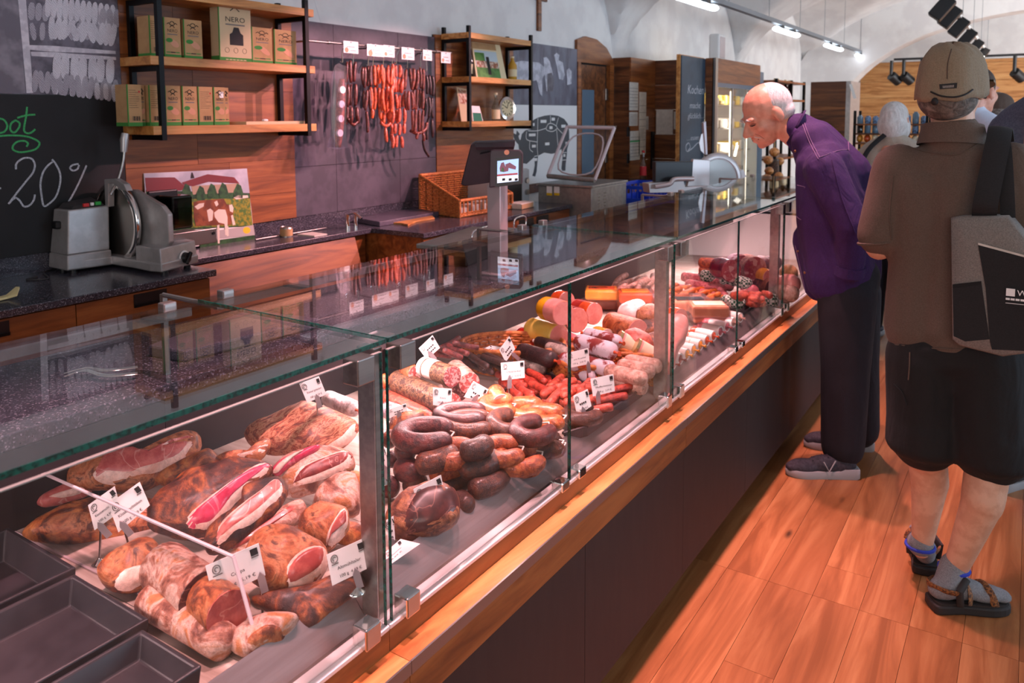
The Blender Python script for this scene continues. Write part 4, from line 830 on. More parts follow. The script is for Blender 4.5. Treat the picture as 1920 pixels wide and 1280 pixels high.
# ------------------------------------------------------------------ shop scale on the granite shelf
scn = thing('shop_scale', 'purple black shop scale with two screens on a tall pole', 'scale', (-1.70, 2.45, 1.0)); plain('scale_plastic', (46, 34, 44), .45, c2=(40, 29, 38)); plain('pole_grey', (176, 168, 172), .4, .5)
ZP = atx(930, 345, -1.66).z
G().box(-1.70, -1.64, 2.40, 2.452, 1.0, 1.34).build('pole', 'pole_grey', scn, bevel=.003); G().box(-1.73, -1.62, 2.37, 2.49, 1.0, 1.008).build('pole_foot', 'pole_grey', scn, bevel=.002)
hd = aty(949, 320, 2.40); nrm = Vector((.45, -.89, .02)).normalized(); 
def scr(u, v, off=0.): return atplane(u, v, hd+nrm*off, nrm)
Pc = [scr(917, 352), scr(978, 345), scr(979, 283), scr(919, 290)]
def slabp(parent, name, mat, P, t, bevel=0.):
    n = (P[1]-P[0]).cross(P[3]-P[0]).normalized()
    if n.dot(CAM-P[0]) < 0: n = -n
    k = len(P); return G().add([tuple(q) for q in P]+[tuple(q-n*t) for q in P], [tuple(range(k)), tuple(range(k, 2*k))[::-1]]+[(i, (i+1) % k, k+(i+1) % k, k+i) for i in range(k)]).build(name, mat, parent, bevel=bevel)
hdp = slabp(scn, 'customer_display', 'scale_plastic', [scr(917, 352), scr(978, 345), scr(979, 287), scr(974, 281), scr(921, 281), scr(918, 288)], .045, .004)
plain('screen_blue', (150, 190, 226), .3, emit=.85); plain('screen_white', (214, 226, 236), .3, emit=.8); plain('screen_red', (150, 40, 46), .3, emit=.5); plain('screen_meat', (110, 60, 84), .3, emit=.4); plain('screen_green', (70, 130, 80), .3, emit=.4)
zc = lambda x, y: (770+x/5.334, 240+y/5.334)
for nm, mt, pts, of in (('bezel', 'black_plastic', [(845, 590), (1105, 555), (1108, 280), (848, 300)], .001), ('screen', 'screen_blue', [(865, 552), (1076, 528), (1080, 305), (866, 330)], .0016), ('red_bar', 'screen_red', [(865, 482), (1070, 465), (1070, 448), (865, 465)], .0022), ('menu_area', 'screen_white', [(865, 550), (1076, 526), (1076, 470), (865, 486)], .0019)):
    slabp(hdp, nm, mt, [scr(*zc(*q), of) for q in pts], .0006)
for pts, mt in (([(890, 400), (905, 350), (930, 340), (945, 380), (980, 400), (975, 430), (930, 440), (895, 435)], 'screen_meat'), ([(945, 365), (990, 345), (1055, 385), (1050, 415), (1000, 405), (955, 390)], 'screen_meat'), ([(905, 430), (915, 395), (930, 400), (935, 440)], 'screen_green')):
    slabp(hdp, 'screen_picture', mt, [scr(*zc(*q), .0024) for q in pts], .0004)
for u in (915, 980, 1040): slabp(hdp, 'screen_digit', 'ink', [scr(*zc(*q), .0026) for q in ((u, 528), (u+30, 524), (u+30, 500), (u, 504))], .0003)
slabp(hdp, 'logo_badge', 'pink_print', [scr(*zc(960+26*math.cos(a), 243+26*math.sin(a)), .002) for a in np.linspace(0, 2*pi, 14)[:-1]], .001)
n2 = Vector((.5, -.86, -.2)).normalized(); hc2 = aty(910, 310, 2.52)
s2 = lambda x, y: atplane(*zc(x, y), hc2, n2)
sd = slabp(scn, 'cashier_display', 'scale_plastic', [s2(500, 565), s2(545, 582), s2(820, 545), s2(830, 300), s2(1040, 160), s2(1045, 128), s2(640, 142), s2(600, 170)], .028, .004)
slabp(sd, 'hood', 'scale_plastic', [s2(640, 145)+n2*.02, s2(1045, 128)+n2*.02, s2(1035, 160)+n2*.045, s2(660, 165)+n2*.045], .012)
slabp(sd, 'bracket', 'scale_plastic', [s2(700, 245)+n2*.03, s2(800, 225)+n2*.03, s2(800, 240)+n2*.03, s2(710, 262)+n2*.03], .05)
pl_ = thing('scale_platter', 'flat steel weighing platter behind the glass counter', 'scale', (-1.9, 2.3, 1.0)); Q = [atz(*q, 1.075) for q in ((780, 460), (872, 468), (985, 430), (885, 427))]
G().prism([tuple(q.xy) for q in Q], .02, z0=1.062).build('platter', 'stainless', pl_, bevel=.004); cx_ = sum((q for q in Q), Vector())/4; G().prism([tuple((cx_+(q-cx_)*.9).xy) for q in Q], .06, z0=1.001).build('base', 'black_plastic', pl_, bevel=.004)
for s in (.12, .8):
    a, b = Q[1].lerp(Q[2], s), Q[1].lerp(Q[2], min(1., s+.3)); G().tube(catmull([a, a+Vector((0, 0, .06)), b+Vector((0, 0, .06)), b], 4), .004, 8).build('wire_handle', 'chrome', pl_, smooth=True)
# things lying on the granite shelf
gb = thing('granite_board', 'thick granite cutting board on the service shelf seen through the glass', 'board', (-1.78, 1.25, 1.0)); G().prism([tuple(atz(*q, 1.0).xy) for q in ((278, 668), (345, 680), (600, 615), (470, 598))], .03, z0=1.0).build('slab', 'granite_fine', gb, bevel=.006)
tg = thing('tongs', 'steel serving tongs on the granite service shelf', 'tongs', atz(190, 700, 1.0))
for s in (0, 1): G().tube(catmull([atz(120, 706-s*6, 1.012), atz(160, 694-s*4, 1.018), atz(200, 704-s*10, 1.014), atz(258, 700-s*12, 1.012)], 5), [.004]*5+[.007]*11, 8, flat=.5).build('arm', 'chrome', tg, smooth=True)
# ------------------------------------------------------------------ second slicer on the far part of the shelf
s3 = thing('meat_slicer', 'pale slicer with large round blade guard on the far end of the shelf', 'slicer', (-1.8, 4.8, 1.0)); XS = -1.74
cc_ = atx(1345, 338, XS); nz = Vector((.75, -.66, 0)); Mz = frame(cc_, nz, (0, 0, 1)); plain('slicer_pale', (190, 182, 180), .35, .6)
G().lathe([(.172, -.03), (.182, -.02), (.182, 0), (.172, .008), (.15, .008), (.146, .002)], 44, Mz).build('blade_guard', 'slicer_pale', s3, smooth=True); G().lathe([(.145, .001), (.14, .004)], 40, Mz).build('blade', 'steel_brushed', s3)
ps = lambda u, v, o=0.: atplane(u, v, cc_+nz*o, nz)
slabp(s3, 'carriage', 'black_plastic', [ps(1229, 342, .03), ps(1298, 340, .03), ps(1300, 303, .03), ps(1229, 303, .03)], .05, .004); slabp(s3, 'side_bracket', 'slicer_pale', [ps(1285, 366, .02), ps(1330, 352, .02), ps(1332, 300, .02), ps(1300, 298, .02)], .03, .004)
slabp(s3, 'table', 'slicer_pale', [ps(1218, 362, .06), ps(1325, 360, .06), ps(1328, 348, .06), ps(1285, 350, .06), ps(1282, 338, .06), ps(1216, 344, .06)], .1, .004)
G().tube(catmull([ps(1228, 350, .08), ps(1255, 345, .09), ps(1265, 336, .09), ps(1300, 335, .09)], 5), .016, 10).build('pusher_handle', 'slicer_pale', s3, smooth=True)
slabp(s3, 'base', 'slicer_pale', [ps(1255, 376, 0), ps(1415, 372, 0), ps(1400, 345, 0), ps(1300, 352, 0)], .16, .006)
slabp(s3, 'thickness_plate', 'slicer_pale', [ps(1394, 318), ps(1402, 336), ps(1392, 350), ps(1388, 320)], .05)
up_ = slabp(s3, 'upright_arm', 'pole_grey', [ps(1323, 290, -.02), ps(1327, 290, -.02), ps(1324, 227, -.02), ps(1319, 230, -.02)], .03, .002); slabp(up_, 'deflector', 'slicer_pale', [ps(1321, 248, -.03), ps(1315, 252, -.03), ps(1311, 268, -.03), ps(1314, 282, -.03), ps(1323, 291, -.03)], .008)
G().box(cc_.x-.2, cc_.x+.06, cc_.y-.12, cc_.y+.16, 1.0, 1.035).build('foot_plate', 'slicer_pale', s3, bevel=.006)
# ------------------------------------------------------------------ food in the display
def meatmat(name, stops, sc_=18, bs=.5, rough=.42, coat=.2, dist=1.2, stretch=(1, 1, 1), bsc=90):
    m, t, p_ = base(name); co = coords(t, stretch, rnd=True); f = noise_n(t, co, sc_, 7, .62, dist)
    stops = [(.5+(q-.5)*.62, cc) for q, cc in stops]; col = ramp(t, f, stops); col = mix(t, ramp(t, noise_n(t, co, bsc*1.1, 5, .75), [(.44, (0, 0, 0)), (.58, (150, 150, 150))]), col, tuple(int(q*.62) for q in stops[0][1]))
    t.links.new(col, p_.inputs['Base Color']); p_.inputs['Roughness'].default_value = rough
    p_.inputs['Coat Weight'].default_value = coat; p_.inputs['Coat Roughness'].default_value = .3
    bump(t, p_, mix(t, .5, noise_n(t, co, bsc, 6, .7), f), min(1., bs*1.6), .010); return m
meatmat('rind', [(.3, (62, 26, 16)), (.43, (118, 54, 26)), (.56, (182, 98, 44)), (.68, (206, 130, 66))])
meatmat('rind_dark', [(.3, (42, 20, 16)), (.48, (92, 44, 28)), (.62, (150, 78, 40)), (.74, (180, 104, 54))])
meatmat('rind_gold', [(.3, (104, 48, 24)), (.44, (172, 90, 46)), (.58, (204, 130, 84)), (.72, (92, 44, 28))])
meatmat('rind_mold', [(.28, (110, 58, 44)), (.42, (168, 108, 86)), (.55, (212, 176, 160)), (.7, (190, 120, 74))], 16)
meatmat('rind_pepper', [(.34, (48, 28, 20)), (.45, (96, 58, 38)), (.55, (150, 112, 78)), (.66, (64, 38, 26))], 70, 1., dist=0)
meatmat('bacon_stripe', [(.3, (110, 46, 30)), (.45, (180, 92, 60)), (.55, (220, 160, 120)), (.7, (146, 66, 40))], 9, .5, stretch=(6, 1, 6))
meatmat('beef_casing', [(.3, (70, 34, 26)), (.5, (128, 70, 46)), (.7, (176, 116, 76))], 26)
def cutmat(name, a, b, vein, vs=7., sp=None, spscale=60, rough=.35):
    m, t, p_ = base(name); co = coords(t, rnd=True); col = ramp(t, noise_n(t, co, 26, 5, .7), [(.42, a), (.58, b)])
    f = noise_n(t, co, vs, 3, .5, 1.5); col = mix(t, ramp(t, f, [(.485, (0, 0, 0)), (.5, (190, 190, 190)), (.515, (0, 0, 0))]), col, vein)
    if sp:
        v = _n(t, 'ShaderNodeTexVoronoi'); v.inputs['Scale'].default_value = spscale; t.links.new(co, v.inputs['Vector'])
        s_ = _n(t, 'ShaderNodeSeparateColor'); t.links.new(v.outputs['Color'], s_.inputs[0]); col = mix(t, ramp(t, s_.outputs[0], [(.62, (0, 0, 0)), (.7, (220, 220, 220))]), col, sp)
    t.links.new(col, p_.inputs['Base Color']); p_.inputs['Roughness'].default_value = rough; p_.inputs['Coat Weight'].default_value = .25; return m
cutmat('cut_ham', (176, 78, 76), (204, 112, 104), (236, 196, 184)); cutmat('cut_magenta', (176, 36, 70), (206, 66, 98), (232, 150, 160)); cutmat('cut_dark', (96, 30, 30), (138, 54, 50), (206, 150, 140)); cutmat('cut_beef', (52, 22, 22), (78, 36, 34), (170, 110, 96), 9)
cutmat('cut_salami', (150, 56, 56), (180, 84, 80), (214, 150, 140), 30, (226, 176, 166), 170); cutmat('cut_salami_dark', (96, 36, 42), (128, 60, 62), (170, 110, 106), 30, (196, 146, 140), 200)
cutmat('cut_bologna', (226, 140, 132), (236, 158, 148), (240, 180, 170), 5); cutmat('cut_loin', (150, 60, 56), (176, 84, 74), (214, 150, 130)); cutmat('cut_white', (236, 206, 200), (244, 220, 214), (224, 180, 176)); cutmat('cut_brawn', (150, 48, 50), (176, 80, 76), (230, 190, 180), 24, (222, 180, 172), 46)
meatmat('fat', [(.35, (226, 178, 160)), (.65, (244, 214, 200))], 12, .15); meatmat('fat_gold', [(.35, (206, 140, 84)), (.65, (232, 184, 136))], 12, .2)
def casing(name, c, c2=None, rough=.22, coat=.5): plain(name, c, rough, c2=c2 or c, scale=26, coat=coat, bstr=.08, bscale=50)
for nm, c, c2 in (('case_yellow', (238, 176, 24), (230, 160, 18)), ('case_paleyellow', (240, 206, 104), (234, 196, 90)), ('case_red', (150, 26, 18), (130, 20, 14)), ('case_orange', (206, 84, 34), (188, 70, 30)), ('case_deepred', (112, 22, 26), (96, 18, 22)), ('case_mustard', (222, 148, 46), (212, 132, 36)), ('case_tan', (212, 140, 104), (196, 122, 90)), ('pink_casing', (222, 120, 128), (206, 100, 112)), ('paper_label', (240, 230, 222), None)): casing(nm, c, c2)
skin('ring_purple', (76, 24, 25), (110, 44, 38), .3, .4, 50); skin('ring_brown', (84, 36, 20), (130, 66, 32), .38, .7, 70); skin('ring_darkbrown', (64, 27, 18), (100, 48, 28), .34, .5, 60); skin('ring_orange', (164, 72, 34), (196, 106, 56), .38, .5, 60); skin('ring_gold', (184, 82, 34), (212, 118, 60), .26, .5, 40, .6)
skin('stick_red', (104, 44, 44), (134, 66, 60), .4); skin('stick_black', (48, 26, 24), (84, 50, 40), .42, .6); skin('raw_red', (186, 66, 48), (212, 104, 78), .3, .4, 60, .3); skin('pepper_red', (176, 54, 40), (196, 78, 58), .34, .3); skin('wiener', (206, 96, 34), (222, 122, 54), .2, .1, 30, .6); skin('bratwurst', (206, 92, 100), (228, 132, 136), .3, .35, 70, .3)
skin('salami_black', (40, 20, 20), (66, 36, 34), .45, .8, 40); skin('salami_grey', (150, 132, 124), (186, 170, 160), .7, .4, 30, 0); skin('salami_pale', (206, 150, 132), (228, 184, 168), .6, .4, 30, 0); skin('salami_white', (226, 206, 204), (242, 230, 228), .7, .3, 20, 0)
def moldmix(name, a, b, scl=14):
    m, t, p_ = base(name); co = coords(t, rnd=True); f = noise_n(t, co, scl, 4, .6)
    t.links.new(ramp(t, f, [(.46, a), (.52, b)]), p_.inputs['Base Color']); p_.inputs['Roughness'].default_value = .55; bump(t, p_, noise_n(t, co, 80), .4, .003)
moldmix('salami_mold', (126, 44, 40), (206, 196, 206)); 
def netmat(name, a, b):
    m, t, p_ = base(name); ch = _n(t, 'ShaderNodeTexChecker'); ch.inputs['Scale'].default_value = 90; ch.inputs[1].default_value = (*lin(a), 1); ch.inputs[2].default_value = (*lin(b), 1); t.links.new(coords(t), ch.inputs[0]); t.links.new(ch.outputs[0], p_.inputs['Base Color']); p_.inputs['Roughness'].default_value = .8
netmat('net_green', (40, 84, 56), (216, 214, 206))
glass('film', (.97, .93, .96), .07, .08)
SEED = [0]
def meat(lab, cat, outline, mat, thick=.07, h0=0., tilt=48, cuts=(), group=None, name='ham', amp=.004, lean=0.):
    SEED[0] += 1; sd = SEED[0]*3.7
    lo_ = max(outline, key=lambda q: q[1]); P0 = bed(lo_[0], lo_[1], h0+thick*.12)
    cen2 = (sum(q[0] for q in outline)/len(outline), sum(q[1] for q in outline)/len(outline))
    tc = (CAM-P0); tc.z = 0; tc.normalize(); tc = Matrix.Rotation(math.radians(lean), 3, 'Z') @ tc
    n = (tc*math.cos(math.radians(tilt))+Vector((0, 0, math.sin(math.radians(tilt))))).normalized()
    ol = catmull([Vector((*q, 0)) for q in outline], 3, True); P = [atplane(q.x, q.y, P0, n) for q in ol]; C = atplane(*cen2, P0, n)
    ex = (P[0]-C).normalized(); ey = n.cross(ex)
    ang = sorted((math.atan2((q-C).dot(ey), (q-C).dot(ex)), (q-C).length) for q in P)
    A = np.array([a for a, _ in ang]); Rr = np.array([r for _, r in ang]); A3 = np.concatenate([A-2*pi, A, A+2*pi]); R3 = np.tile(Rr, 3)
    def front(Q, extra=0.):
        d = Q-C; d = d-n*d.dot(n); s = min(1., d.length/max(1e-6, np.interp(math.atan2(d.dot(ey), d.dot(ex)), A3, R3)))
        return C+d+n*(thick*.5*(1-s**3)**.5+extra)
    k = len(P); vs = []; fs = []; S = [(.0, -1), (.45, -1), (.8, -1), (.95, -1), (1., 0), (.97, 1), (.88, 1), (.72, 1), (.5, 1), (.25, 1)]
    for s, sg in S[1:]:
        for q in P:
            d = (q-C)*s; z = thick*.5*(1-s**3)**.5*sg*(1 if sg > 0 else .75)
            v = C+d+n*z; vs.append(v+n*(noise.noise(v*22+Vector((sd, 0, 0)))*amp*2*(sg > 0))+(d.normalized() if d.length > 1e-6 else d)*noise.noise(v*35+Vector((0, sd, 0)))*amp)
    R_ = len(S)-1
    for i in range(R_-1):
        for j in range(k): fs.append((i*k+j, i*k+(j+1) % k, (i+1)*k+(j+1) % k, (i+1)*k+j))
    vs += [C-n*thick*.375, C+n*thick*.5]; b0, b1 = len(vs)-2, len(vs)-1
    for j in range(k): fs.append((b0, (j+1) % k, j)); fs.append((b1, (R_-1)*k+j, (R_-1)*k+(j+1) % k))
    t = thing(name, lab, cat, P0-Vector((0, 0, thick*.12)), group); G().add(vs, fs).build('rind' if cuts else 'piece', mat, t, smooth=2)
    for ci, (poly, cm, nm) in enumerate(cuts):
        if ci == 1 and nm == 'cut_face' and cuts[0][2] == 'fat_layer':
            src = cuts[0][0]; m_ = len(src); ar = sum(src[i][0]*src[(i+1) % m_][1]-src[(i+1) % m_][0]*src[i][1] for i in range(m_)); poly = []
            for i in range(m_):
                ax, ay = src[i-1]; bx_, by_ = src[(i+1) % m_]; tx, ty = bx_-ax, by_-ay; L_ = math.hypot(tx, ty) or 1; nx_, ny_ = (ty/L_, -tx/L_) if ar > 0 else (-ty/L_, tx/L_)
                q_ = 2.2+max(0, ny_*.8+nx_*.2)*9+RND.uniform(-.6, .9); poly.append((src[i][0]-nx_*q_, src[i][1]-ny_*q_))
        ol = catmull([Vector((*q, 0)) for q in poly], 3, True); PP = [atplane(q.x, q.y, P0, n) for q in ol]; c = sum(PP, Vector())/len(PP); kk = len(PP); vs = []; fs = []
        ex_ = .0035+.0022*ci
        for s in (1.0, .8, .55, .3): vs += [front(c+(q-c)*s, (ex_ if s < 1 else -.002)+(noise.noise((c+(q-c)*s)*30)*.0015)) for q in PP]
        vs.append(front(c, ex_))
        for i in range(3):
            for j in range(kk): fs.append((i*kk+j, i*kk+(j+1) % kk, (i+1)*kk+(j+1) % kk, (i+1)*kk+j))
        for j in range(kk): fs.append((3*kk+j, 3*kk+(j+1) % kk, 4*kk))
        G().add(vs, fs).build(nm, cm, t, smooth=2)
    return t
def log(lab, cat, a, ha, b, hb, r, mat, cut=None, cut2=None, group=None, name='sausage', bands=(), bend=0., tie=None, n=18, flat=1., ring=None, amp=.04):
    SEED[0] += 1; A, B = bed(*a, ha), bed(*b, hb); d = B-A; L = d.length; u = d/L
    mid = (A+B)/2+Vector((0, 0, 1)).cross(u)*bend*L
    t = thing(name, lab, cat, Vector((mid.x, mid.y, min(A.z, B.z)-r)), group); path = catmull([A, mid, B], 6); m = len(path); rr = []
    for i, p in enumerate(path):
        s = i/(m-1)*L; e = min(1., max(.0, s/(r*.9))) if not cut2 else 1.; f = min(1., max(.0, (L-s)/(r*.9))) if not cut else 1.
        rr.append(max(r*.12, r*math.sin(pi/2*e)**.5*math.sin(pi/2*f)**.5)*(1+amp*noise.noise(p*25)))
    bd = G().tube(path, rr, n, flat=flat).build('casing' if (cut or cut2) else 'body', mat, t, smooth=2)
    for C_, w_, cm in ((B, u, cut), (A, -u, cut2)):
        if cm: G().tube([C_-w_*.001, C_+w_*.0015], [r*.985, r*.97], n, flat=flat).build('cut_face', cm, t, smooth=True)
        if cm and ring: G().tube([C_-w_*.02*r/.03, C_], [r*1.012, r*1.006], n, flat=flat).build('casing_edge', ring, t, smooth=True)
    for (s0, s1, bm) in bands: G().tube([A+d*s0, A+d*(s0+s1)/2, A+d*s1], r*1.02, n, flat=flat).build('label_band', bm, t, smooth=True)
    if tie:
        for C_, w_ in ((A, -u), (B, u)):
            if (C_ is B and cut) or (C_ is A and cut2): continue
            G().tube([C_, C_+w_*r*.35, C_+w_*r*.8], [r*.2, r*.12, r*.3], 8).build('tied_end', tie, t, smooth=True)
    return t
def ringsaus(lab, c, h, w_, hh, r, mat, rot=0., tilt=20., group=None, gap=24, face=0.):
    SEED[0] += 1; C = bed(*c, h); t = thing('ring_sausage', lab, 'sausage', C-Vector((0, 0, r)), group)
    M_ = Matrix.Translation(C) @ Matrix.Rotation(math.radians(rot), 4, 'Z') @ Matrix.Rotation(math.radians(tilt), 4, 'X')
    pts = []; N = 30
    for i in range(N+1):
        a = math.radians(gap+(360-2*gap)*i/N); q = Vector((w_*math.cos(a), hh*math.sin(a), 0)); pts.append(M_ @ q)
    rr = [r*(.35+.65*min(1, min(i, N-i)/2.5)**.5)*(1+.05*noise.noise(p*40)) for i, p in enumerate(pts)]
    G().tube(pts, rr, 14).build('body', mat, t, smooth=2)
    G().tube([pts[0], (pts[0]+pts[-1])/2+M_.to_3x3() @ Vector((.01, 0, .006)), pts[-1]], .0022, 6).build('string', 'paper', t, smooth=True)
    return t
# --- hams and bacon in the nearest unit
meat('large cured ham at the back left with broad pink cut face', 'ham', [(125, 885), (127, 868), (142, 859), (165, 862), (205, 852), (245, 849), (262, 857), (285, 858), (315, 840), (350, 818), (358, 811), (370, 814), (378, 825), (376, 842), (350, 872), (320, 896), (280, 915), (240, 923), (190, 917), (150, 919), (128, 912)], 'rind_gold', .09, .02, 55,
     [([(176, 905), (184, 872), (205, 860), (243, 852), (262, 859), (290, 861), (320, 845), (352, 822), (373, 826), (374, 840), (350, 870), (310, 893), (265, 908), (240, 917), (195, 914)], 'fat', 'fat_layer'), ([(186, 897), (192, 872), (212, 861), (243, 854), (264, 862), (292, 862), (320, 848), (350, 827), (370, 829), (366, 838), (325, 868), (280, 893), (240, 905)], 'cut_ham', 'cut_face')])
meat('small pink ham knuckle left of the large cut ham', 'ham', [(67, 944), (75, 930), (110, 914), (140, 905), (175, 912), (165, 928), (130, 940), (85, 950)], 'cut_ham', .04, .03, 50, [([(85, 940), (130, 925), (160, 918), (150, 930), (110, 940)], 'fat', 'fat_layer')])
meat('long golden brown ham lying flat at the left', 'ham', [(42, 1000), (56, 984), (90, 962), (130, 945), (200, 930), (270, 935), (335, 955), (340, 985), (270, 1003), (180, 1016), (110, 1019), (60, 1012)], 'rind', .07, .0, 58, [([(60, 1003), (120, 978), (200, 975), (300, 975), (325, 985), (260, 1000), (150, 1012), (85, 1012)], 'rind_gold', 'skin_side')])
meat('brown smoked ham piece behind the magenta ham', 'ham', [(290, 900), (320, 878), (370, 852), (395, 842), (415, 862), (425, 890), (390, 905), (330, 915)], 'rind', .07, .03, 55)
meat('smoked ham with bright magenta cut face', 'ham', [(275, 962), (284, 938), (340, 892), (395, 872), (440, 860), (500, 868), (512, 884), (480, 920), (440, 952), (410, 992), (372, 1013), (335, 1010), (300, 1000), (277, 985)], 'rind_dark', .095, .015, 52,
     [([(352, 1010), (350, 986), (382, 958), (430, 920), (475, 887), (503, 874), (511, 886), (470, 925), (440, 950), (418, 980), (395, 1004), (368, 1013)], 'fat', 'fat_layer'), ([(358, 990), (385, 962), (432, 924), (475, 891), (502, 880), (500, 890), (462, 926), (430, 952), (405, 980), (380, 992)], 'cut_magenta', 'cut_face')])
meat('dark ham with pink cut face and white fat edge in the middle', 'ham', [(384, 1002), (384, 1030), (398, 1042), (440, 1022), (500, 978), (535, 938), (538, 912), (520, 897), (480, 903), (455, 918), (448, 950), (408, 976)], 'rind_dark', .07, .05, 55,
     [([(398, 1038), (408, 1002), (450, 962), (490, 932), (522, 901), (537, 914), (531, 936), (490, 978), (440, 1014)], 'fat', 'fat_layer'), ([(402, 1028), (412, 1002), (452, 966), (490, 937), (520, 906), (530, 914), (520, 934), (482, 966), (436, 1000)], 'cut_ham', 'cut_face')])
meat('big slab of smoked bacon at the back under a price card', 'bacon', [(458, 818), (465, 800), (500, 785), (555, 760), (570, 752), (605, 765), (668, 790), (668, 815), (640, 842), (600, 862), (550, 852), (500, 850), (470, 836)], 'bacon_stripe', .08, .02, 58, [([(598, 860), (612, 848), (645, 825), (667, 800), (668, 816), (640, 842)], 'fat', 'fat_side')])
meat('curved strip of golden fat rind before the bacon slab', 'bacon', [(405, 858), (430, 848), (455, 855), (482, 842), (497, 822), (509, 828), (504, 845), (488, 862), (450, 866), (420, 864)], 'rind_gold', .03, .06, 50, [([(440, 858), (480, 850), (500, 828), (507, 832), (500, 848), (484, 861), (450, 863)], 'fat', 'fat_side')])
meat('ham with dark red cut face and white fat beside the steel post', 'ham', [(505, 905), (512, 872), (560, 846), (600, 838), (655, 848), (665, 868), (645, 896), (595, 920), (548, 933), (528, 912)], 'rind_mold', .085, .03, 52,
     [([(538, 922), (565, 890), (610, 870), (655, 851), (666, 864), (645, 892), (595, 916), (548, 931)], 'fat', 'fat_layer'), ([(545, 912), (568, 891), (612, 872), (652, 855), (658, 864), (636, 884), (592, 902), (555, 914)], 'cut_dark', 'cut_face')])
meat('pink meat end between the magenta ham and the dark red ham', 'ham', [(508, 880), (530, 862), (575, 842), (600, 835), (590, 850), (545, 875), (520, 892)], 'cut_magenta', .04, .09, 50, [([(512, 884), (540, 862), (570, 848), (545, 868), (522, 888)], 'fat', 'fat_layer')])
meat('pale dusted loin beside the steel post', 'ham', [(586, 945), (598, 915), (625, 895), (650, 888), (672, 900), (674, 960), (630, 966), (600, 957)], 'rind_mold', .08, .03, 55)
meat('cured loin piece with reddish cut end near the post', 'ham', [(560, 988), (566, 962), (600, 944), (650, 953), (656, 985), (642, 1006), (616, 1031), (566, 1012)], 'rind_gold', .075, .03, 50, [([(611, 1028), (620, 998), (646, 960), (656, 984), (644, 1006), (622, 1028)], 'fat', 'fat_layer'), ([(617, 1012), (626, 994), (645, 966), (650, 984), (636, 1002)], 'cut_loin', 'cut_face')])
meat('long pale bacon loin with a lean stripe', 'bacon', [(398, 1056), (450, 1012), (520, 962), (556, 938), (573, 945), (572, 976), (530, 1004), (475, 1034), (440, 1058)], 'rind_mold', .06, .02, 55, [([(430, 1040), (490, 998), (550, 956), (560, 962), (520, 990), (460, 1030)], 'cut_loin', 'lean_stripe')])
meat('large smoked pork loin with oval red cut face in front', 'ham', [(455, 1042), (478, 1002), (520, 984), (570, 1000), (613, 1030), (612, 1072), (582, 1102), (536, 1118), (500, 1106), (466, 1082)], 'rind_gold', .095, .02, 50, [([(536, 1117), (538, 1080), (564, 1050), (600, 1033), (614, 1042), (611, 1072), (585, 1099)], 'fat', 'fat_layer'), ([(542, 1100), (546, 1076), (568, 1056), (594, 1044), (602, 1054), (594, 1078), (570, 1096)], 'cut_loin', 'cut_face')])
meat('brown ham end with pale cut left of the coppa logs', 'ham', [(182, 1076), (190, 1056), (230, 1026), (275, 1008), (300, 1030), (290, 1085), (238, 1112), (198, 1098)], 'rind_gold', .07, .01, 55, [([(215, 1105), (235, 1082), (285, 1070), (288, 1085), (245, 1110)], 'fat', 'fat_side')])
meat('flat slab of peppered bacon along the front apron', 'bacon', [(470, 1122), (520, 1110), (600, 1092), (675, 1062), (684, 1100), (640, 1132), (580, 1176), (540, 1162), (490, 1142)], 'rind_dark', .05, .0, 62)
log('thick mould dusted coppa log with dark cut end', 'coppa', (296, 1055), .06, (383, 1120), .06, .048, 'rind_mold', cut='cut_beef', name='coppa'); log('coppa with pink cut end behind the coppa price card', 'coppa', (378, 1110), .065, (428, 1150), .065, .04, 'rind_gold', cut='cut_loin', name='coppa')
log('long thin mould dusted coppa along the front', 'coppa', (272, 1120), .035, (430, 1210), .03, .03, 'rind_mold', name='coppa')
meat('dusted golden ham at the front corner of the apron', 'ham', [(430, 1198), (440, 1178), (500, 1150), (560, 1155), (548, 1180), (500, 1210), (462, 1232), (434, 1216)], 'rind_mold', .06, .0, 58, [([(465, 1210), (500, 1185), (535, 1190), (510, 1212), (475, 1225)], 'rind_gold', 'skin_side')])
for i, (u, v) in enumerate(((660, 905), (655, 1000), (640, 870), (560, 1135))): meat(['small orange ham piece low behind the steel post', 'small orange ham piece under the cured loin', 'small orange ham piece under the dark red ham', 'small dark ham piece under the large pork loin'][i], 'ham', [(u-32, v+8), (u-20, v-14), (u+8, v-18), (u+26, v-4), (u+20, v+16), (u-10, v+20)], 'rind', .05, .01, 55)
# --- salami and sticks
log('white mould salami with red string left of the post', 'salami', (612, 745), .10, (668, 768), .10, .024, 'salami_white', name='salami', tie='case_orange')
log('thick salami rolled in cracked pepper', 'salami', (740, 712), .10, (845, 760), .10, .036, 'rind_pepper', cut='cut_salami', name='salami')
log('salami with white netted label and grey pink cut face', 'salami', (792, 686), .165, (848, 706), .165, .031, 'rind_pepper', cut='cut_salami_dark', name='salami', bands=((.08, .52, 'paper_label'),))
log('salami with coarse pink cut face behind the pepper salami', 'salami', (850, 690), .12, (880, 718), .12, .033, 'salami_pale', cut='cut_salami', name='salami'); log('short cut salami end under the netted label salami', 'salami', (842, 715), .075, (862, 735), .075, .028, 'salami_pale', cut='cut_salami_dark', name='salami')
log('small salami end wrapped at the left of the netted salami', 'salami', (757, 690), .14, (778, 700), .14, .024, 'rind_gold', cut='cut_salami', name='salami')
log('long mottled red salami beside the post', 'salami', (722, 745), .055, (812, 785), .055, .027, 'raw_red', name='salami'); log('dark salami with cut end beside the post', 'salami', (722, 765), .075, (775, 790), .075, .026, 'salami_mold', cut='cut_salami_dark', name='salami'); log('red salami end beside the small white card', 'salami', (785, 775), .06, (835, 790), .05, .025, 'raw_red', name='salami')
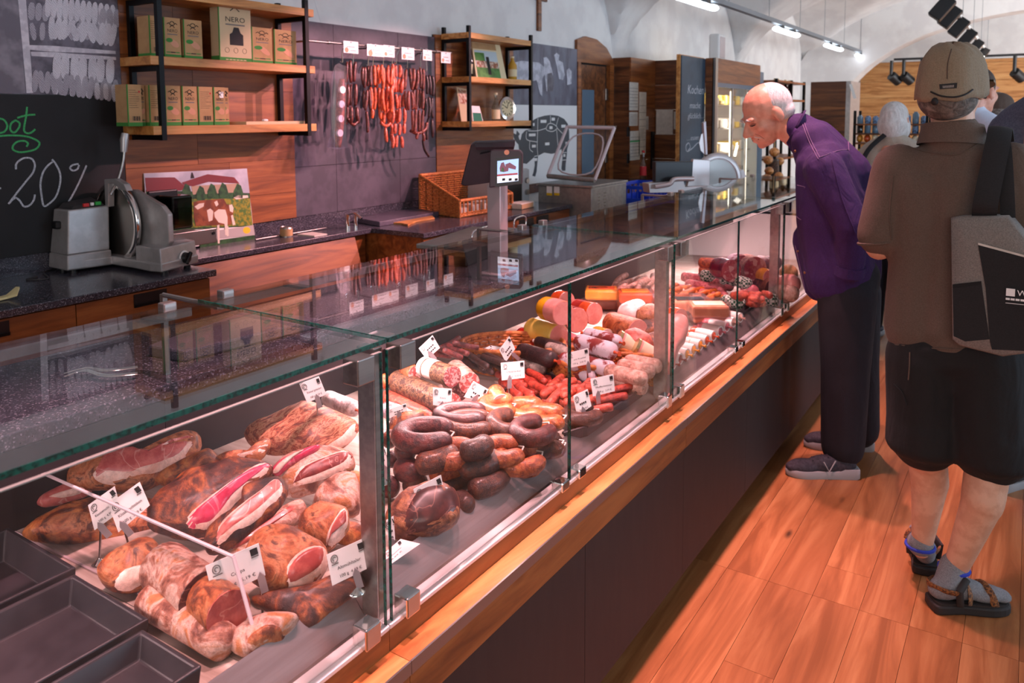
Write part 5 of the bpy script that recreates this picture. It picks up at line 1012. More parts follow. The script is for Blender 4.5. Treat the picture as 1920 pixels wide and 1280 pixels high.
meat('brown bacon end under the small tilted card', 'bacon', [(728, 800), (745, 778), (790, 770), (798, 782), (775, 806), (740, 815)], 'rind', .05, .07, 50); meat('orange ham piece peeping behind the post glass', 'ham', [(712, 722), (714, 706), (728, 704), (732, 722), (722, 730)], 'ring_gold', .04, .08, 50)
r2 = random.Random(21)
for i, (a, b) in enumerate((((862, 632), (826, 652)), ((838, 646), (880, 664)), ((800, 662), (848, 668)), ((848, 642), (898, 652)), ((830, 655), (868, 672)), ((815, 650), (846, 662)))): log('thin reddish dried sausage stick on the pile behind the salami', 'sausage', a, .15+.008*i, b, .14, .0095, 'stick_red', name='sausage_stick', bend=.05*(-1)**i, n=10, group='reddish sausage sticks')
for i in range(15):
    u = 862+i*4.2+r2.uniform(-5, 5); v = 664+r2.uniform(-10, 14); log('thin black dried sausage stick on the pile', 'sausage', (u, v), .05+.012*(i % 5), (u+42+r2.uniform(-10, 12), v+22+r2.uniform(-8, 8)), .05+.012*(i % 5), .0105, 'stick_black', name='sausage_stick', bend=r2.uniform(-.08, .08), n=10, group='black sausage sticks')
# --- wicker trays
def basket(lab, c, a, b, h, rot, fill):
    C = bed(*c, 0); t = thing('wicker_tray', lab, 'basket', C, 'oval wicker trays in the display'); M_ = Matrix.Translation(C) @ Matrix.Rotation(rot, 4, 'Z')
    P = lambda an, f, o=0.: M_ @ Vector(((a*(.86+.14*f)+o)*math.cos(an), (b*(.86+.14*f)+o)*math.sin(an), .008+h*f))
    g = G(); N = 52
    for i in range(8): g.tube([P(2*pi*k/N, (i+.5)/8, .004*(1 if (k+i) % 2 else -1)) for k in range(N)], .0052, 5, closed=True)
    meta(g.build('weave', 'wicker', t, smooth=True), kind='stuff'); G().tube([P(2*pi*k/N, 1.04, .002) for k in range(N)], .0085, 8, closed=True).build('rim', 'wicker', t, smooth=True)
    G().prism([(a*.85*math.cos(2*pi*k/32), b*.85*math.sin(2*pi*k/32)) for k in range(32)], .006, M_).build('bottom', 'wicker', t)
    for k in range(0, N, 2): G().cyl(P(2*pi*k/N, 0), P(2*pi*k/N, 1), .0035, n=6).build('stake', 'wicker_dark', t)
basket('oval wicker tray with black salamis', (962, 690), .185, .125, .085, .5, 0); basket('oval wicker tray with mould mottled salamis', (1112, 708), .15, .115, .065, .35, 0); basket('oval wicker tray with pale long salamis', (1180, 716), .12, .085, .06, .5, 0)
log('thin black salami at the back of the first wicker tray', 'salami', (1006, 640), .09, (1058, 655), .09, .022, 'salami_black', name='salami', tie='paper'); log('thick black salami across the first wicker tray', 'salami', (974, 656), .09, (1040, 676), .09, .029, 'salami_black', name='salami', tie='case_orange'); log('short dark salami right of the thick black salami', 'salami', (1028, 650), .085, (1064, 664), .085, .024, 'salami_grey', name='salami', tie='case_orange')
log('grey mould salami in front in the first wicker tray', 'salami', (962, 678), .05, (1022, 694), .05, .023, 'salami_grey', name='salami'); log('grey mould salami behind the front one in the first wicker tray', 'salami', (968, 668), .06, (1024, 683), .06, .022, 'salami_grey', name='salami')
for i, (a, b, hh, rd, mt, lb) in enumerate((((1082, 640), (1152, 660), .12, .031, 'salami_mold', 'fat mould mottled salami on top of the second wicker tray'), ((1098, 626), (1162, 642), .12, .026, 'salami_mold', 'mould mottled salami at the back of the second wicker tray'), ((1078, 664), (1146, 680), .075, .027, 'salami_red', 'plain red salami under the mottled one in the second tray'), ((1052, 672), (1088, 684), .08, .026, 'salami_mold', 'mould mottled salami behind the knacker price card'), ((1098, 680), (1152, 694), .07, .027, 'salami_mold', 'mould mottled salami right of the knacker price card'), ((1050, 692), (1118, 708), .04, .024, 'salami_mold', 'mould mottled salami low at the front of the second tray'))): log(lb, 'salami', a, hh, b, hh, rd, mt, name='salami', tie='case_orange')
for i, (a, b, hh) in enumerate((((1136, 694), (1212, 712), .075), ((1160, 684), (1226, 698), .08), ((1172, 676), (1240, 688), .085), ((1142, 712), (1212, 728), .04))): log(['front long pale salami in the third wicker tray', 'second long pale salami in the third wicker tray', 'rearmost long pale salami in the third wicker tray', 'lowest long pale salami in the third wicker tray'][i], 'salami', a, hh, b, hh, .027, 'salami_pale', name='salami', flat=.9)
# --- bologna and cooked ham
log('yellow cased bologna with a bare pink end on top', 'bologna', (1016, 575), .20, (1056, 587), .20, .045, 'case_yellow', cut='cut_bologna', name='bologna', bands=((.52, 1., 'cut_bologna'),))
log('pale yellow bologna below the bright yellow one', 'bologna', (992, 614), .105, (1048, 630), .105, .044, 'case_paleyellow', cut='cut_bologna', name='bologna'); log('dark red bologna with pink cut face', 'bologna', (972, 630), .06, (1024, 645), .06, .041, 'case_red', cut='cut_bologna', name='bologna', tie='pink_casing')
log('pink bologna with round cut face behind the yellow one', 'bologna', (1040, 560), .17, (1062, 566), .17, .042, 'case_orange', cut='cut_bologna', name='bologna'); log('large pink sausage cut face with red casing edge', 'bologna', (1062, 592), .12, (1082, 600), .12, .050, 'case_red', cut='cut_bologna', name='bologna'); log('orange cased bologna with pink cut face', 'bologna', (1082, 580), .13, (1114, 588), .13, .044, 'case_orange', cut='cut_bologna', name='bologna', bands=((.0, .5, 'case_red'),))
log('small golden sausage with white cut face', 'sausage', (1112, 625), .06, (1138, 632), .06, .034, 'case_mustard', cut='cut_white'); log('short pink sausage end lying before the bologna', 'sausage', (1062, 632), .07, (1080, 642), .07, .026, 'pink_casing', cut='cut_bologna')
log('thick brown cooked ham log with pink cut face', 'ham', (1140, 604), .09, (1196, 622), .09, .048, 'rind_gold', cut='cut_bologna', name='ham'); meat('pale slab of white bacon behind the cooked ham log', 'bacon', [(1158, 590), (1166, 572), (1195, 562), (1212, 572), (1202, 596), (1180, 602)], 'cut_white', .05, .10, 50)
meat('orange smoked pork piece left of the second post', 'ham', [(1192, 600), (1196, 580), (1222, 572), (1245, 582), (1245, 602), (1215, 606)], 'rind_gold', .06, .10, 50); meat('dark smoked pork piece below the orange one', 'ham', [(1196, 622), (1200, 602), (1230, 598), (1246, 606), (1244, 626), (1215, 630)], 'rind_dark', .06, .06, 50); meat('string tied pork roast in front of the ham log', 'ham', [(1160, 648), (1164, 628), (1190, 618), (1218, 630), (1226, 650), (1205, 666), (1178, 662)], 'raw_red', .08, .04, 50); meat('brown spiced pork piece at the second post', 'ham', [(1205, 648), (1214, 630), (1238, 624), (1246, 650), (1230, 664)], 'beef_casing', .06, .04, 50)
meat('tall pink meat loaf with rough cut right of the second post', 'meat loaf', [(1240, 700), (1238, 620), (1246, 592), (1272, 588), (1290, 600), (1288, 632), (1272, 660), (1262, 694)], 'cut_bologna', .10, .0, 35, name='meat_loaf'); log('orange rimmed round sausage on the pink meat loaf', 'sausage', (1250, 590), .18, (1276, 596), .18, .034, 'case_orange', cut='cut_bologna')
plain('jar_cream', (226, 206, 176), .5); plain('jar_lid', (206, 184, 130), .25, .8)
def jar(lab, c, h, r, hh, axis):
    C = bed(*c, h+r if axis else h); t = thing('glass_jar', lab, 'jar', C); M_ = frame((0, 0, 0), axis or (0, 0, 1), (0, 0, 1) if axis else (1, 0, 0))
    G().lathe([(r*.94, 0), (r, .006), (r, hh*.8), (r*.9, hh*.84)], 22, M_).build('glass', 'cut_bologna', t, smooth=True, local=True); G().lathe([(r*1.01, hh*.1), (r*1.01, hh*.72)], 22, M_).build('label', 'jar_cream', t, smooth=True, local=True); G().lathe([(r*1.02, hh*.84), (r*1.02, hh), (r*.95, hh)], 22, M_).build('lid', 'jar_lid', t, smooth=True, local=True)
jar('cream labelled glass jar tilted behind the pale salamis', (1190, 655), .03, .036, .075, (-.75, -.4, .5)); jar('second cream labelled jar close to the second post', (1222, 668), .02, .034, .07, (-.75, -.4, .5)); jar('cream labelled jar standing among the far logs', (1388, 513), .03, .05, .08, None)
# --- raw sausage trays
def tray(lab, pts, z0, h, mat='dark_tray', t_=.006, cat='tray', fill=None):
    P = [bed(*q, z0+h) for q in pts]; t = thing('display_tray', lab, cat, sum(P, Vector())/len(P)-Vector((0, 0, h))); n = len(P); C = sum(P, Vector())/n
    I = [C+(q-C)*.985 for q in P]; F_ = [C+(q-C)*.93-Vector((0, 0, h*.9)) for q in P]; O = [C+(q-C)*.95-Vector((0, 0, h)) for q in P]
    vs = P+I+F_+O; fs = []
    for i in range(n):
        j = (i+1) % n; fs += [(i, j, n+j, n+i), (n+i, n+j, 2*n+j, 2*n+i), (i, 3*n+i, 3*n+j, j)]
    fs += [tuple(2*n+i for i in range(n)), tuple(3*n+i for i in range(n))[::-1]]
    G().add([tuple(v) for v in vs], fs).build('pan', mat, t); 
    for i in range(n): G().tube([P[i], P[(i+1) % n]], .0045, 6).build('rim', mat, t, smooth=True)
tray('black tray of red chilli sausages in the middle of the display', [(925, 745), (990, 765), (1062, 712), (1000, 692)], 0, .035); tray('black tray of thick red raw sausages', [(1000, 768), (1090, 795), (1160, 735), (1065, 708)], 0, .035); tray('black tray of long red pepper sausages at the front', [(1056, 812), (1100, 800), (1208, 724), (1160, 716)], 0, .03)
def pile(lab, cen, du, dv, n, mat, r, ln, ang, h0, group, seed, bend=.08, layers=3, nn=10):
    q = random.Random(seed)
    for i in range(n):
        k = i % layers; u = cen[0]+q.uniform(-du, du); v = cen[1]+q.uniform(-dv, dv); a = math.radians(ang+q.uniform(-24, 24)); l = ln*q.uniform(.8, 1.15)
        dx, dy = math.cos(a)*l/2, math.sin(a)*l/2; h = h0+r+k*r*1.5; log(lab, 'sausage', (u-dx, v-dy), h, (u+dx, v+dy), h+q.uniform(-.006, .006), r, mat, bend=q.uniform(-bend, bend), group=group, n=nn)
pile('thin chilli red sausage in the left black tray', (985, 722), 38, 16, 26, 'pepper_red', .0125, 38, 35, .006, 'chilli sausages', 1); pile('thick red raw sausage in the middle black tray', (1075, 735), 44, 20, 38, 'raw_red', .0145, 36, -22, .006, 'raw red sausages', 2)
for i in range(9): log('long red pepper sausage in the front black tray', 'sausage', (1090+i*6+(i % 3)*3, 782-i*6), .02+.012*(i % 3), (1132+i*9, 776-i*7), .02+.012*(i % 3), .0125, 'pepper_red', group='pepper sausages', n=10, bend=.03)
# --- ring sausages
for k, (c, h, a, b, r, mt, rot, tl, lb) in enumerate(((( 800, 815), .135, .062, .040, .0255, 'ring_purple', 35, 8, 'large purple black ring sausage on top of the front pile'), ((880, 795), .12, .056, .034, .022, 'ring_brown', 40, 12, 'brown speckled ring sausage on top of the pile'), ((868, 778), .135, .06, .03, .021, 'ring_purple', 35, 10, 'purple ring sausage behind the brown speckled ring'),
    ((952, 795), .11, .040, .034, .024, 'ring_brown', 80, 15, 'round brown donut shaped ring sausage with blue tie'), ((1000, 806), .105, .048, .034, .0225, 'ring_purple', 75, 12, 'smooth purple ring sausage at the right of the pile'), ((1008, 832), .055, .064, .036, .0225, 'ring_darkbrown', 40, 6, 'dark ring sausage under the smooth purple ring'), ((945, 815), .06, .05, .035, .022, 'ring_purple', 20, 5, 'purple ring sausage under the donut shaped ring'),
    ((965, 815), .05, .055, .036, .022, 'ring_purple', 70, 5, 'dark ring sausage low between the purple rings'), ((1022, 836), .03, .05, .03, .02, 'ring_purple', 40, 5, 'purple ring sausage beside the front apron'), ((975, 858), .06, .055, .038, .0215, 'ring_orange', 55, 14, 'pale orange ring sausage at the front of the pile'), ((940, 845), .085, .05, .034, .021, 'ring_orange', 45, 12, 'pale orange ring sausage behind the front stack'),
    ((848, 850), .10, .055, .034, .022, 'ring_orange', 40, 8, 'orange brown ring sausage in the middle of the pile'), ((978, 872), .02, .045, .026, .019, 'ring_orange', 40, 4, 'orange sausage low at the apron'), ((1094, 776), .05, .045, .03, .022, 'ring_darkbrown', 60, 10, 'dark ring sausage behind the glass joint'), ((985, 770), .10, .05, .03, .023, 'ring_gold', 40, 15, 'golden shrink wrapped ring sausage behind the donut ring'), ((1020, 782), .085, .055, .03, .024, 'ring_gold', 30, 12, 'golden shrink wrapped ring sausage at the red raw sausages'), ((935, 762), .12, .04, .026, .023, 'ring_gold', 40, 15, 'golden wrapped sausage under the chilli sausage card'))):
    ringsaus(lb, c, h, a, b, r, mt, rot, tl, 'ring sausages in the front pile')
log('golden smoked sausage with white cut end on the pile', 'sausage', (925, 728), .15, (938, 752), .13, .024, 'ring_gold', cut='cut_white')
log('orange wrapped sausage right of the square card', 'sausage', (850, 775), .08, (880, 765), .08, .024, 'ring_gold'); log('brown smoked sausage under the tilted square card', 'sausage', (890, 770), .08, (925, 765), .08, .022, 'beef_casing')
for k, (a, b, h, r, mt, lb) in enumerate((((778, 872), (850, 845), .10, .0265, 'ring_brown', 'curved brown sausage below the large purple ring'), ((756, 838), (776, 850), .10, .026, 'ring_purple', 'dark sausage end at the left of the stack'), ((752, 872), (792, 885), .065, .030, 'ring_purple', 'dark sausage low left in the stack'), ((756, 905), (800, 900), .035, .03, 'ring_brown', 'golden brown sausage near the bottom of the left stack'), ((805, 892), (870, 862), .06, .028, 'ring_orange', 'orange brown sausage below the curved brown one'), ((812, 915), (870, 895), .03, .027, 'ring_darkbrown', 'dark brown sausage behind the long price card'),
    ((862, 848), (915, 828), .12, .027, 'ring_darkbrown', 'top sausage of the front stack with wrinkled end'), ((860, 882), (935, 855), .075, .026, 'ring_darkbrown', 'second sausage of the front stack'), ((878, 920), (942, 885), .035, .027, 'ring_darkbrown', 'third sausage of the front stack'), ((878, 932), (908, 912), .015, .022, 'ring_darkbrown', 'lowest sausage end of the front stack'), ((722, 905), (748, 915), .03, .026, 'ring_purple', 'dark sausage at the steel post bottom'), ((724, 860), (746, 858), .07, .026, 'ring_purple', 'dark sausage in the middle beside the steel post'), ((722, 820), (745, 822), .10, .026, 'ring_brown', 'brown sausage top left beside the steel post'), ((865, 930), (885, 950), .02, .024, 'ring_darkbrown', 'dark sausage beside the beef ham'))):
    log(lb, 'sausage', a, h, b, h, r, mt, bend=-.16, group='ring sausages in the front pile')
meat('dark beef ham with veined cut face at the front', 'ham', [(722, 985), (730, 950), (765, 915), (815, 903), (850, 915), (862, 945), (858, 980), (820, 1003), (775, 1012), (740, 1010)], 'beef_casing', .09, .0, 45, [([(752, 1003), (762, 960), (800, 918), (845, 916), (860, 945), (855, 978), (815, 1000), (780, 1009)], 'cut_beef', 'cut_face')])
# --- third unit
def pack(lab, c, h, w_, d_, hh, rot, mat, top):
    C = bed(*c, h); t = thing('food_pack', lab, 'food pack', C, rotz=rot, group='film wrapped food packs')
    G().box(-w_/2, w_/2, -d_/2, d_/2, .004, hh*.7).build('filling', mat, t, local=True, bevel=.01); G().box(-w_*.4, w_*.4, -d_*.3, d_*.3, hh*.7, hh*.72).build('label', top, t, local=True)
    g = G(); g.box(-w_*.56, w_*.56, -d_*.58, d_*.58, 0, .003); g.box(-w_*.52, w_*.52, -d_*.52, d_*.52, .003, hh*.85); g.build('clear_tray', 'film', t, local=True, bevel=.006)
for k, (c, h, rot, mt, tp, lb) in enumerate((((1128, 578), .0, .5, 'case_tan', 'paper_label', 'lower wrapped pack at the back of the third unit'), ((1128, 560), .07, .45, 'case_mustard', 'case_orange', 'top wrapped pack with red label at the back'), ((1188, 585), .0, .6, 'case_tan', 'paper_label', 'lower wrapped pack nearer the second post'), ((1190, 566), .07, .55, 'case_orange', 'case_mustard', 'top wrapped pack with orange filling near the second post'), ((1230, 575), .03, .5, 'raw_red', 'paper_label', 'wrapped pack of red pieces left of the second post'), ((1330, 603), .02, .5, 'case_tan', 'paper_label', 'wrapped pack with pale label right of the second post'), ((1328, 592), .085, .55, 'case_tan', 'jar_cream', 'top wrapped pack right of the second post'), ((1292, 582), .06, .6, 'case_tan', 'ink', 'wrapped pack with black label right of the second post'))): pack(lb, c, h, .15, .11, .075, rot, mt, tp)
pile('pale pinkish white veal sausage in the heap at the back', (1205, 537), 42, 12, 24, 'salami_pale', .016, 30, -30, .02, 'white veal sausages', 5, nn=8)
for i in range(15):
    u, v = 1262+i*6.0, 548+(i % 4)*5+i*.9; log('orange curved wiener sausage in the heap', 'sausage', (u+12, v-15), .06+.02*(i % 2), (u-4, v+10), .05, .0135, 'wiener', bend=-.28, group='wiener sausages', n=10)
for i, (a, b) in enumerate((((1278, 518), (1322, 526)), ((1325, 524), (1370, 538)), ((1285, 532), (1330, 540)), ((1310, 538), (1358, 548)), ((1292, 546), (1340, 556)), ((1330, 552), (1365, 558)), ((1268, 540), (1300, 548)))): log('thick pink raw bratwurst in the middle of the third unit', 'sausage', a, .075-.008*i, b, .07-.008*i, .026, 'bratwurst', group='pink bratwurst', bend=.06)
for i, (a, b, lb) in enumerate((((1312, 516), (1356, 518), 'green checked net sausage at the left of the row'), ((1348, 522), (1388, 526), 'green checked net sausage in the middle of the row'), ((1380, 526), (1408, 534), 'green checked net sausage at the right of the row'))): log(lb, 'sausage', a, .10, b, .09, .030, 'net_green', group='green checked net sausages'); 
for i, (a, b, h, r, mt, ct, lb) in enumerate((((1310, 492), (1342, 494), .17, .028, 'ring_orange', None, 'brown sausage on top of the far left stack'), ((1310, 506), (1350, 508), .12, .028, 'ring_orange', None, 'brown sausage in the middle of the far left stack'), ((1308, 518), (1345, 520), .07, .028, 'ring_darkbrown', None, 'brown sausage at the bottom of the far left stack'), ((1340, 500), (1372, 508), .15, .055, 'case_deepred', 'cut_brawn', 'deep red brawn log with marbled cut face'), ((1320, 520), (1368, 526), .075, .04, 'case_deepred', 'cut_brawn', 'deep red log lying below the brawn log'), ((1370, 492), (1392, 498), .15, .055, 'salami_mold', 'cut_salami', 'pale mottled log left of the thickest far log'), ((1392, 496), (1416, 504), .14, .062, 'salami_pale', 'cut_brawn', 'thick pale far log with marbled cut face'), ((1418, 492), (1440, 498), .12, .045, 'ring_purple', None, 'dark purple far sausage behind the yellow logs'), ((1436, 490), (1462, 494), .12, .04, 'ring_purple', None, 'dark purple far sausage next to the third post'), ((1416, 512), (1444, 520), .105, .040, 'case_mustard', 'cut_bologna', 'mustard yellow log with pink cut face'), ((1402, 522), (1440, 530), .06, .036, 'case_mustard', None, 'mustard yellow log below the cut one'), ((1418, 530), (1450, 540), .06, .045, 'beef_casing', 'cut_beef', 'dark cut log below the mustard logs'), ((1392, 545), (1420, 550), .05, .04, 'pink_casing', None, 'pink sausage piece before the dark cut log'))): log(lb, 'sausage', a, h, b, h, r, mt, cut=ct)
for i, (c, lb) in enumerate((((1375, 565), 'green checked cloth parcel at the left'), ((1405, 556), 'green checked cloth parcel in the middle'), ((1438, 560), 'green checked cloth parcel at the right'))): log(lb, 'parcel', (c[0]-22, c[1]-2), .045, (c[0]+20, c[1]+4), .045, .03, 'net_green', name='cloth_parcel', group='green checked parcels')
pile('small red sausage beside the checked parcels', (1410, 560), 34, 10, 16, 'raw_red', .017, 20, 10, .04, 'small red sausages', 9, nn=8)
tray('long black tray in front of the red sausages', [(1318, 582), (1388, 590), (1440, 554), (1378, 548)], 0, .03); tray('wide dark tray under the wrapped sausages', [(1220, 692), (1258, 684), (1392, 590), (1345, 586)], 0, .012)
for i in range(11):
    u, v = 1270+i*12.5, 700-i*8.6; mt = ['case_red', 'case_red', 'case_mustard', 'case_mustard', 'case_mustard', 'case_orange', 'case_orange', 'bratwurst', 'bratwurst', 'salami_pale', 'salami_pale'][i]
    log('%s wrapped spread sausage, number %s from the second post along the apron' % (['red', 'red', 'yellow', 'yellow', 'yellow', 'orange', 'orange', 'pink', 'pink', 'pale', 'pale'][i], ['one', 'two', 'three', 'four', 'five', 'six', 'seven', 'eight', 'nine', 'ten', 'eleven'][i]), 'sausage', (u-50, v-28), .035, (u-4, v-18), .03, .021, mt, bands=((.28, .95, 'paper_label'),), tie=mt, group='wrapped spread sausages')
for i, (a, b, h, mt, lb) in enumerate((((1462, 545), (1492, 552), .05, 'salami_pale', 'pale boiled meat loaf low in the farthest unit'), ((1464, 528), (1496, 534), .09, 'cut_bologna', 'pink meat loaf in the middle of the farthest unit'), ((1466, 510), (1492, 514), .13, 'fat_gold', 'golden meat loaf on top in the farthest unit'))): log(lb, 'meat loaf', a, h, b, h, .045, mt, name='meat_loaf')
# --- empty black trays left of the divider, clear divider
for k, (xa, xb, yb, lb) in enumerate(((-1.76, -1.49, .735, 'empty black tray at the back left of the divider'), (-1.472, -1.228, .722, 'empty black tray in the middle left of the divider'), (-1.212, -1.05, .700, 'empty black tray at the front left of the divider'))):
    t = thing('empty_tray', lb, 'tray', ((xa+xb)/2, .3, .69), 'empty black trays'); z1 = .742; z0 = bedz((xa+xb)/2)+.012; ya = -.1; q = .022
    vs = [(xa, ya, z1), (xb, ya, z1), (xb, yb, z1), (xa, yb, z1), (xa+.008, ya+.008, z1), (xb-.008, ya+.008, z1), (xb-.008, yb-.008, z1), (xa+.008, yb-.008, z1), (xa+q, ya+q, z0), (xb-q, ya+q, z0), (xb-q, yb-q, z0), (xa+q, yb-q, z0), (xa+.004, ya+.004, z0-.004), (xb-.004, ya+.004, z0-.004), (xb-.004, yb-.004, z0-.004), (xa+.004, yb-.004, z0-.004)]
    fs = []
    for i in range(4):
        j = (i+1) % 4; fs += [(i, j, 4+j, 4+i), (4+i, 4+j, 8+j, 8+i), (i, 12+i, 12+j, j)]
    G().add(vs, fs+[(8, 9, 10, 11), (12, 15, 14, 13)]).build('pan', 'dark_tray', t, bevel=.003)
dv = thing('clear_divider', 'clear acrylic divider between the hams and the empty trays', 'divider', (-1.4, .8, .68)); DP = [aty(*q, .8) for q in ((5, 850), (60, 880), (435, 1045), (485, 1228), (25, 1004))]
DP = [Vector((max(q.x, -1.89), q.y, max(q.z, bedz(max(q.x, -1.89))+.002))) for q in DP]; n = len(DP)
G().add([tuple(q) for q in DP]+[(q.x, q.y+.006, q.z) for q in DP], [tuple(range(n)), tuple(range(n, 2*n))[::-1]]+[(i, (i+1) % n, n+(i+1) % n, n+i) for i in range(n)]).build('sheet', 'acrylic', dv)
for i in range(n-1): a, b = DP[i], DP[i+1]; G().tube([a+Vector((0, .003, 0)), b+Vector((0, .003, 0))], .0034, 6).build('polished_edge', 'acrylic_edge', dv)
# ------------------------------------------------------------------ price cards
def card(lab, q, base_px, h, lines, rodtop=None, n=None, lying=False):
    P0 = bed(*base_px, h); n = Vector(n or (.80, -.58, .16)).normalized(); A = P0+(Vector((0, 0, .04)) if lying else Vector((0, 0, 0)))
    TL, TR, BR, BL = [atplane(*p, A, n) for p in q]
    t = thing('price_card', lab, 'price card', P0, 'price cards in the display'); slabp(t, 'card', 'card_white', [BL, BR, TR, TL], .0012)
    ex = (TR-TL); ey = (TL-BL); w_, hh = ex.length, ey.length; ex.normalize(); nn = ex.cross(ey).normalized(); eyo = ey.normalized(); M_ = lambda a, b: axes(BL+(TR-TL)*a+(TL-BL)*b+nn*.0008, ex, eyo)
    g = G(); k = G()
    k.tube([M_(.17+.085*hh/w_*1.25*math.cos(a), .78+.10*1.25*math.sin(a)).translation for a in np.linspace(0, 2*pi, 18)[:-1]], hh*.014, 5, closed=True); k.tube([M_(.17+.05*hh/w_*math.cos(a), .78+.06*math.sin(a)).translation for a in np.linspace(.4, 4.6, 9)], hh*.014, 5); k.box(-w_*.09, w_*.09, 0, hh*.03, 0, .0004, M_(.17, .60))
    g.box(-w_*.07, w_*.07, -hh*.1, hh*.1, 0, .0004, M_(.88, .82)); k.box(-w_*.07, w_*.07, -hh*.02, hh*.02, 0, .0004, M_(.88, .68))
    for i, tx in enumerate(lines):
        if not tx:
            for j in range(4): g.box(0, w_*.09, 0, hh*.09, 0, .0004, M_(.3+.12*j, .42 if i == 0 else .16))
        elif i == 0: put_text(g, tx, hh*.15, M_(.52, .40), width=min(w_*.74, w_*.052*len(tx)))
        else: put_text(g, tx, hh*.14, M_(.52, .14), width=w_*.6)
    meta(g.build('print', 'ink', t), kind='stuff'); meta(k.build('emblem_print', 'ink_grey', t), kind='stuff')
    if not lying:
        lowm = (BL+BR)/2; top = Vector((P0.x, P0.y, lowm.z+hh*.15)) if rodtop is None else atplane(*rodtop, A, n)
        top = top-n*.004+Vector((0, 0, 0)); Mb_ = Matrix.Translation(P0)
        G().lathe([(.017, 0), (.0165, .003), (.009, .008), (.004, .013), (.0028, .016)], 20, Mb_).build('stand_base', 'chrome', t, smooth=True); G().tube([P0+Vector((0, 0, .012)), top], .0026, 8).build('stand_rod', 'chrome', t, smooth=True)
        G().prism([(-.0065, -.03), (.0065, -.03), (.0065, 0), (0, .011), (-.0065, 0)], .003, axes(top+n*.0062, ex, Vector((0, 0, 1)))).build('clip', 'pole_grey', t)
card('price card nearest the clear divider, overlapped by its twin', ((165, 947), (215, 911), (228, 957), (177, 994)), (187, 1058), 0, ('Klosterschinken', '100 g  4,99 €'), (189, 985)); card('price card overlapping the one nearest the divider', ((203, 945), (262, 903), (281, 947), (222, 998)), (247, 1052), 0.0, ('Klosterschinken', '100 g  5,59 €'), (230, 982))
card('price card for coppa in front of the cut logs', ((385, 1061), (485, 1018), (498, 1078), (400, 1123)), (493, 1172), .0, ('Coppa', '100 g   5,19 €'), (489, 1080), (.86, -.5, .1)); card('price card standing on the bacon slab', ((561, 719), (598, 705), (612, 739), (576, 755)), (596, 806), .085, ('Wammerl geräuchert', '100 g  2,59 €')); card('price card half hidden by the first steel post', ((612, 1040), (682, 1009), (696, 1062), (623, 1098)), (668, 1110), .03, ('Altmühltaler', '100 g  4,49 €'))
card('tilted price card above the netted label salami', ((785, 653), (811, 628), (825, 652), (800, 674)), (806, 700), .12, ('', '')); card('small tilted price card on the bacon end', ((726, 768), (762, 756), (764, 770), (730, 784)), (748, 800), .09, ('', '')); card('square price card above the large purple ring', ((812, 726), (847, 729), (847, 764), (812, 759)), (828, 785), .11, ('Kübeck', '100 g  2,99 €'))
card('turned price card beside the square one', ((888, 714), (916, 730), (903, 752), (870, 744)), (892, 775), .10, ('', '')); card('diamond turned price card before the first wicker tray', ((936, 655), (955, 630), (966, 654), (948, 679)), (962, 700), .05, ('', '')); card('price card for chilli sausages', ((939, 680), (983, 676), (984, 708), (941, 713)), (955, 748), .07, ('Chiliknacker', '100 g   3,50 €'))
card('price card for the dark beef ham', ((775, 917), (827, 890), (836, 935), (786, 965)), (797, 1010), .0, ('Rinder Weinschinken', '100 g   6,29 €'), (796, 955)); card('price card in front of the mottled salami tray', ((1062, 662), (1103, 652), (1106, 682), (1065, 690)), (1102, 722), .02, ('…aris Knacker', '100 g   3,50 €')); card('price card for the long red pepper sausages', ((1107, 710), (1150, 701), (1153, 733), (1112, 743)), (1120, 788), .0, ('Pfefferbeisser', '100 g   3,29 €')); card('price card just right of the glass joint', ((1075, 742), (1102, 729), (1109, 761), (1082, 780)), (1092, 800), .02, ('', '100 g   1,89 €'))
card('price card lying tilted right of the first post', ((719, 1038), (751, 1010), (788, 1019), (729, 1060)), (745, 1050), .0, ('Lachsschinken', '4,99 €'), None, (.5, -.4, .75), True); card('price card lying flat in the first wicker tray', ((907, 654), (920, 647), (940, 651), (916, 662)), (922, 662), .06, ('', ''), None, (.4, -.3, .85), True); card('narrow price card close behind the first post', ((724, 975), (738, 967), (741, 1012), (728, 1021)), (733, 1040), .0, ('', ''))
card('price card beside the post in front of the dark sausages', ((713, 842), (722, 838), (728, 878), (716, 884)), (721, 905), .05, ('', ''))
# ------------------------------------------------------------------ door, side panels, chalkboard, cooler
dr = meta(thing('door_1', 'arched oak door surround on the left wall', None, (WX, 7.2, 0)), kind='structure')
ap = [wallpx(*q, d=.02) for q in ((1052, 106), (1062, 90), (1078, 74), (1097, 68), (1118, 74), (1136, 90), (1148, 112), (1150, 122))]
ap = [Vector((q.x, max(q.y, 6.786), q.z)) for q in ap]; a0, a1 = ap[0].y, ap[-1].y; zt = wallpx(1100, 118, .02).z; P = [(q.y, q.z) for q in ap]
G().prism(P+[(a1, zt), (a0, zt)], .03, Matrix(((0, 0, 1, WX), (1, 0, 0, 0), (0, 1, 0, 0), (0, 0, 0, 1)))).build('arch_board', 'oak', dr)
yj0, yj1 = wallpx(1125, 200, .02).y, wallpx(1146, 200, .02).y
box('jamb', 'oak', WX, WX+.05, yj1-.09, yj1, 0, zt, dr); box('jamb', 'oak', WX, WX+.04, a0, a0+.06, 0, zt, dr); box('opening', 'case_dark', WX, WX+.004, a0+.06, yj1-.09, 0, zt, dr)
lf_ = box('door_leaf', 'oak_dark_x', WX+.006, WX+.03, a0+.07, yj1-.16, .02, zt-.02, dr); 
for q in (1.75, 1.1): box('hinge', 'steel', WX+.03, WX+.045, yj1-.17, yj1-.12, q, q+.12, dr, bevel=.004)
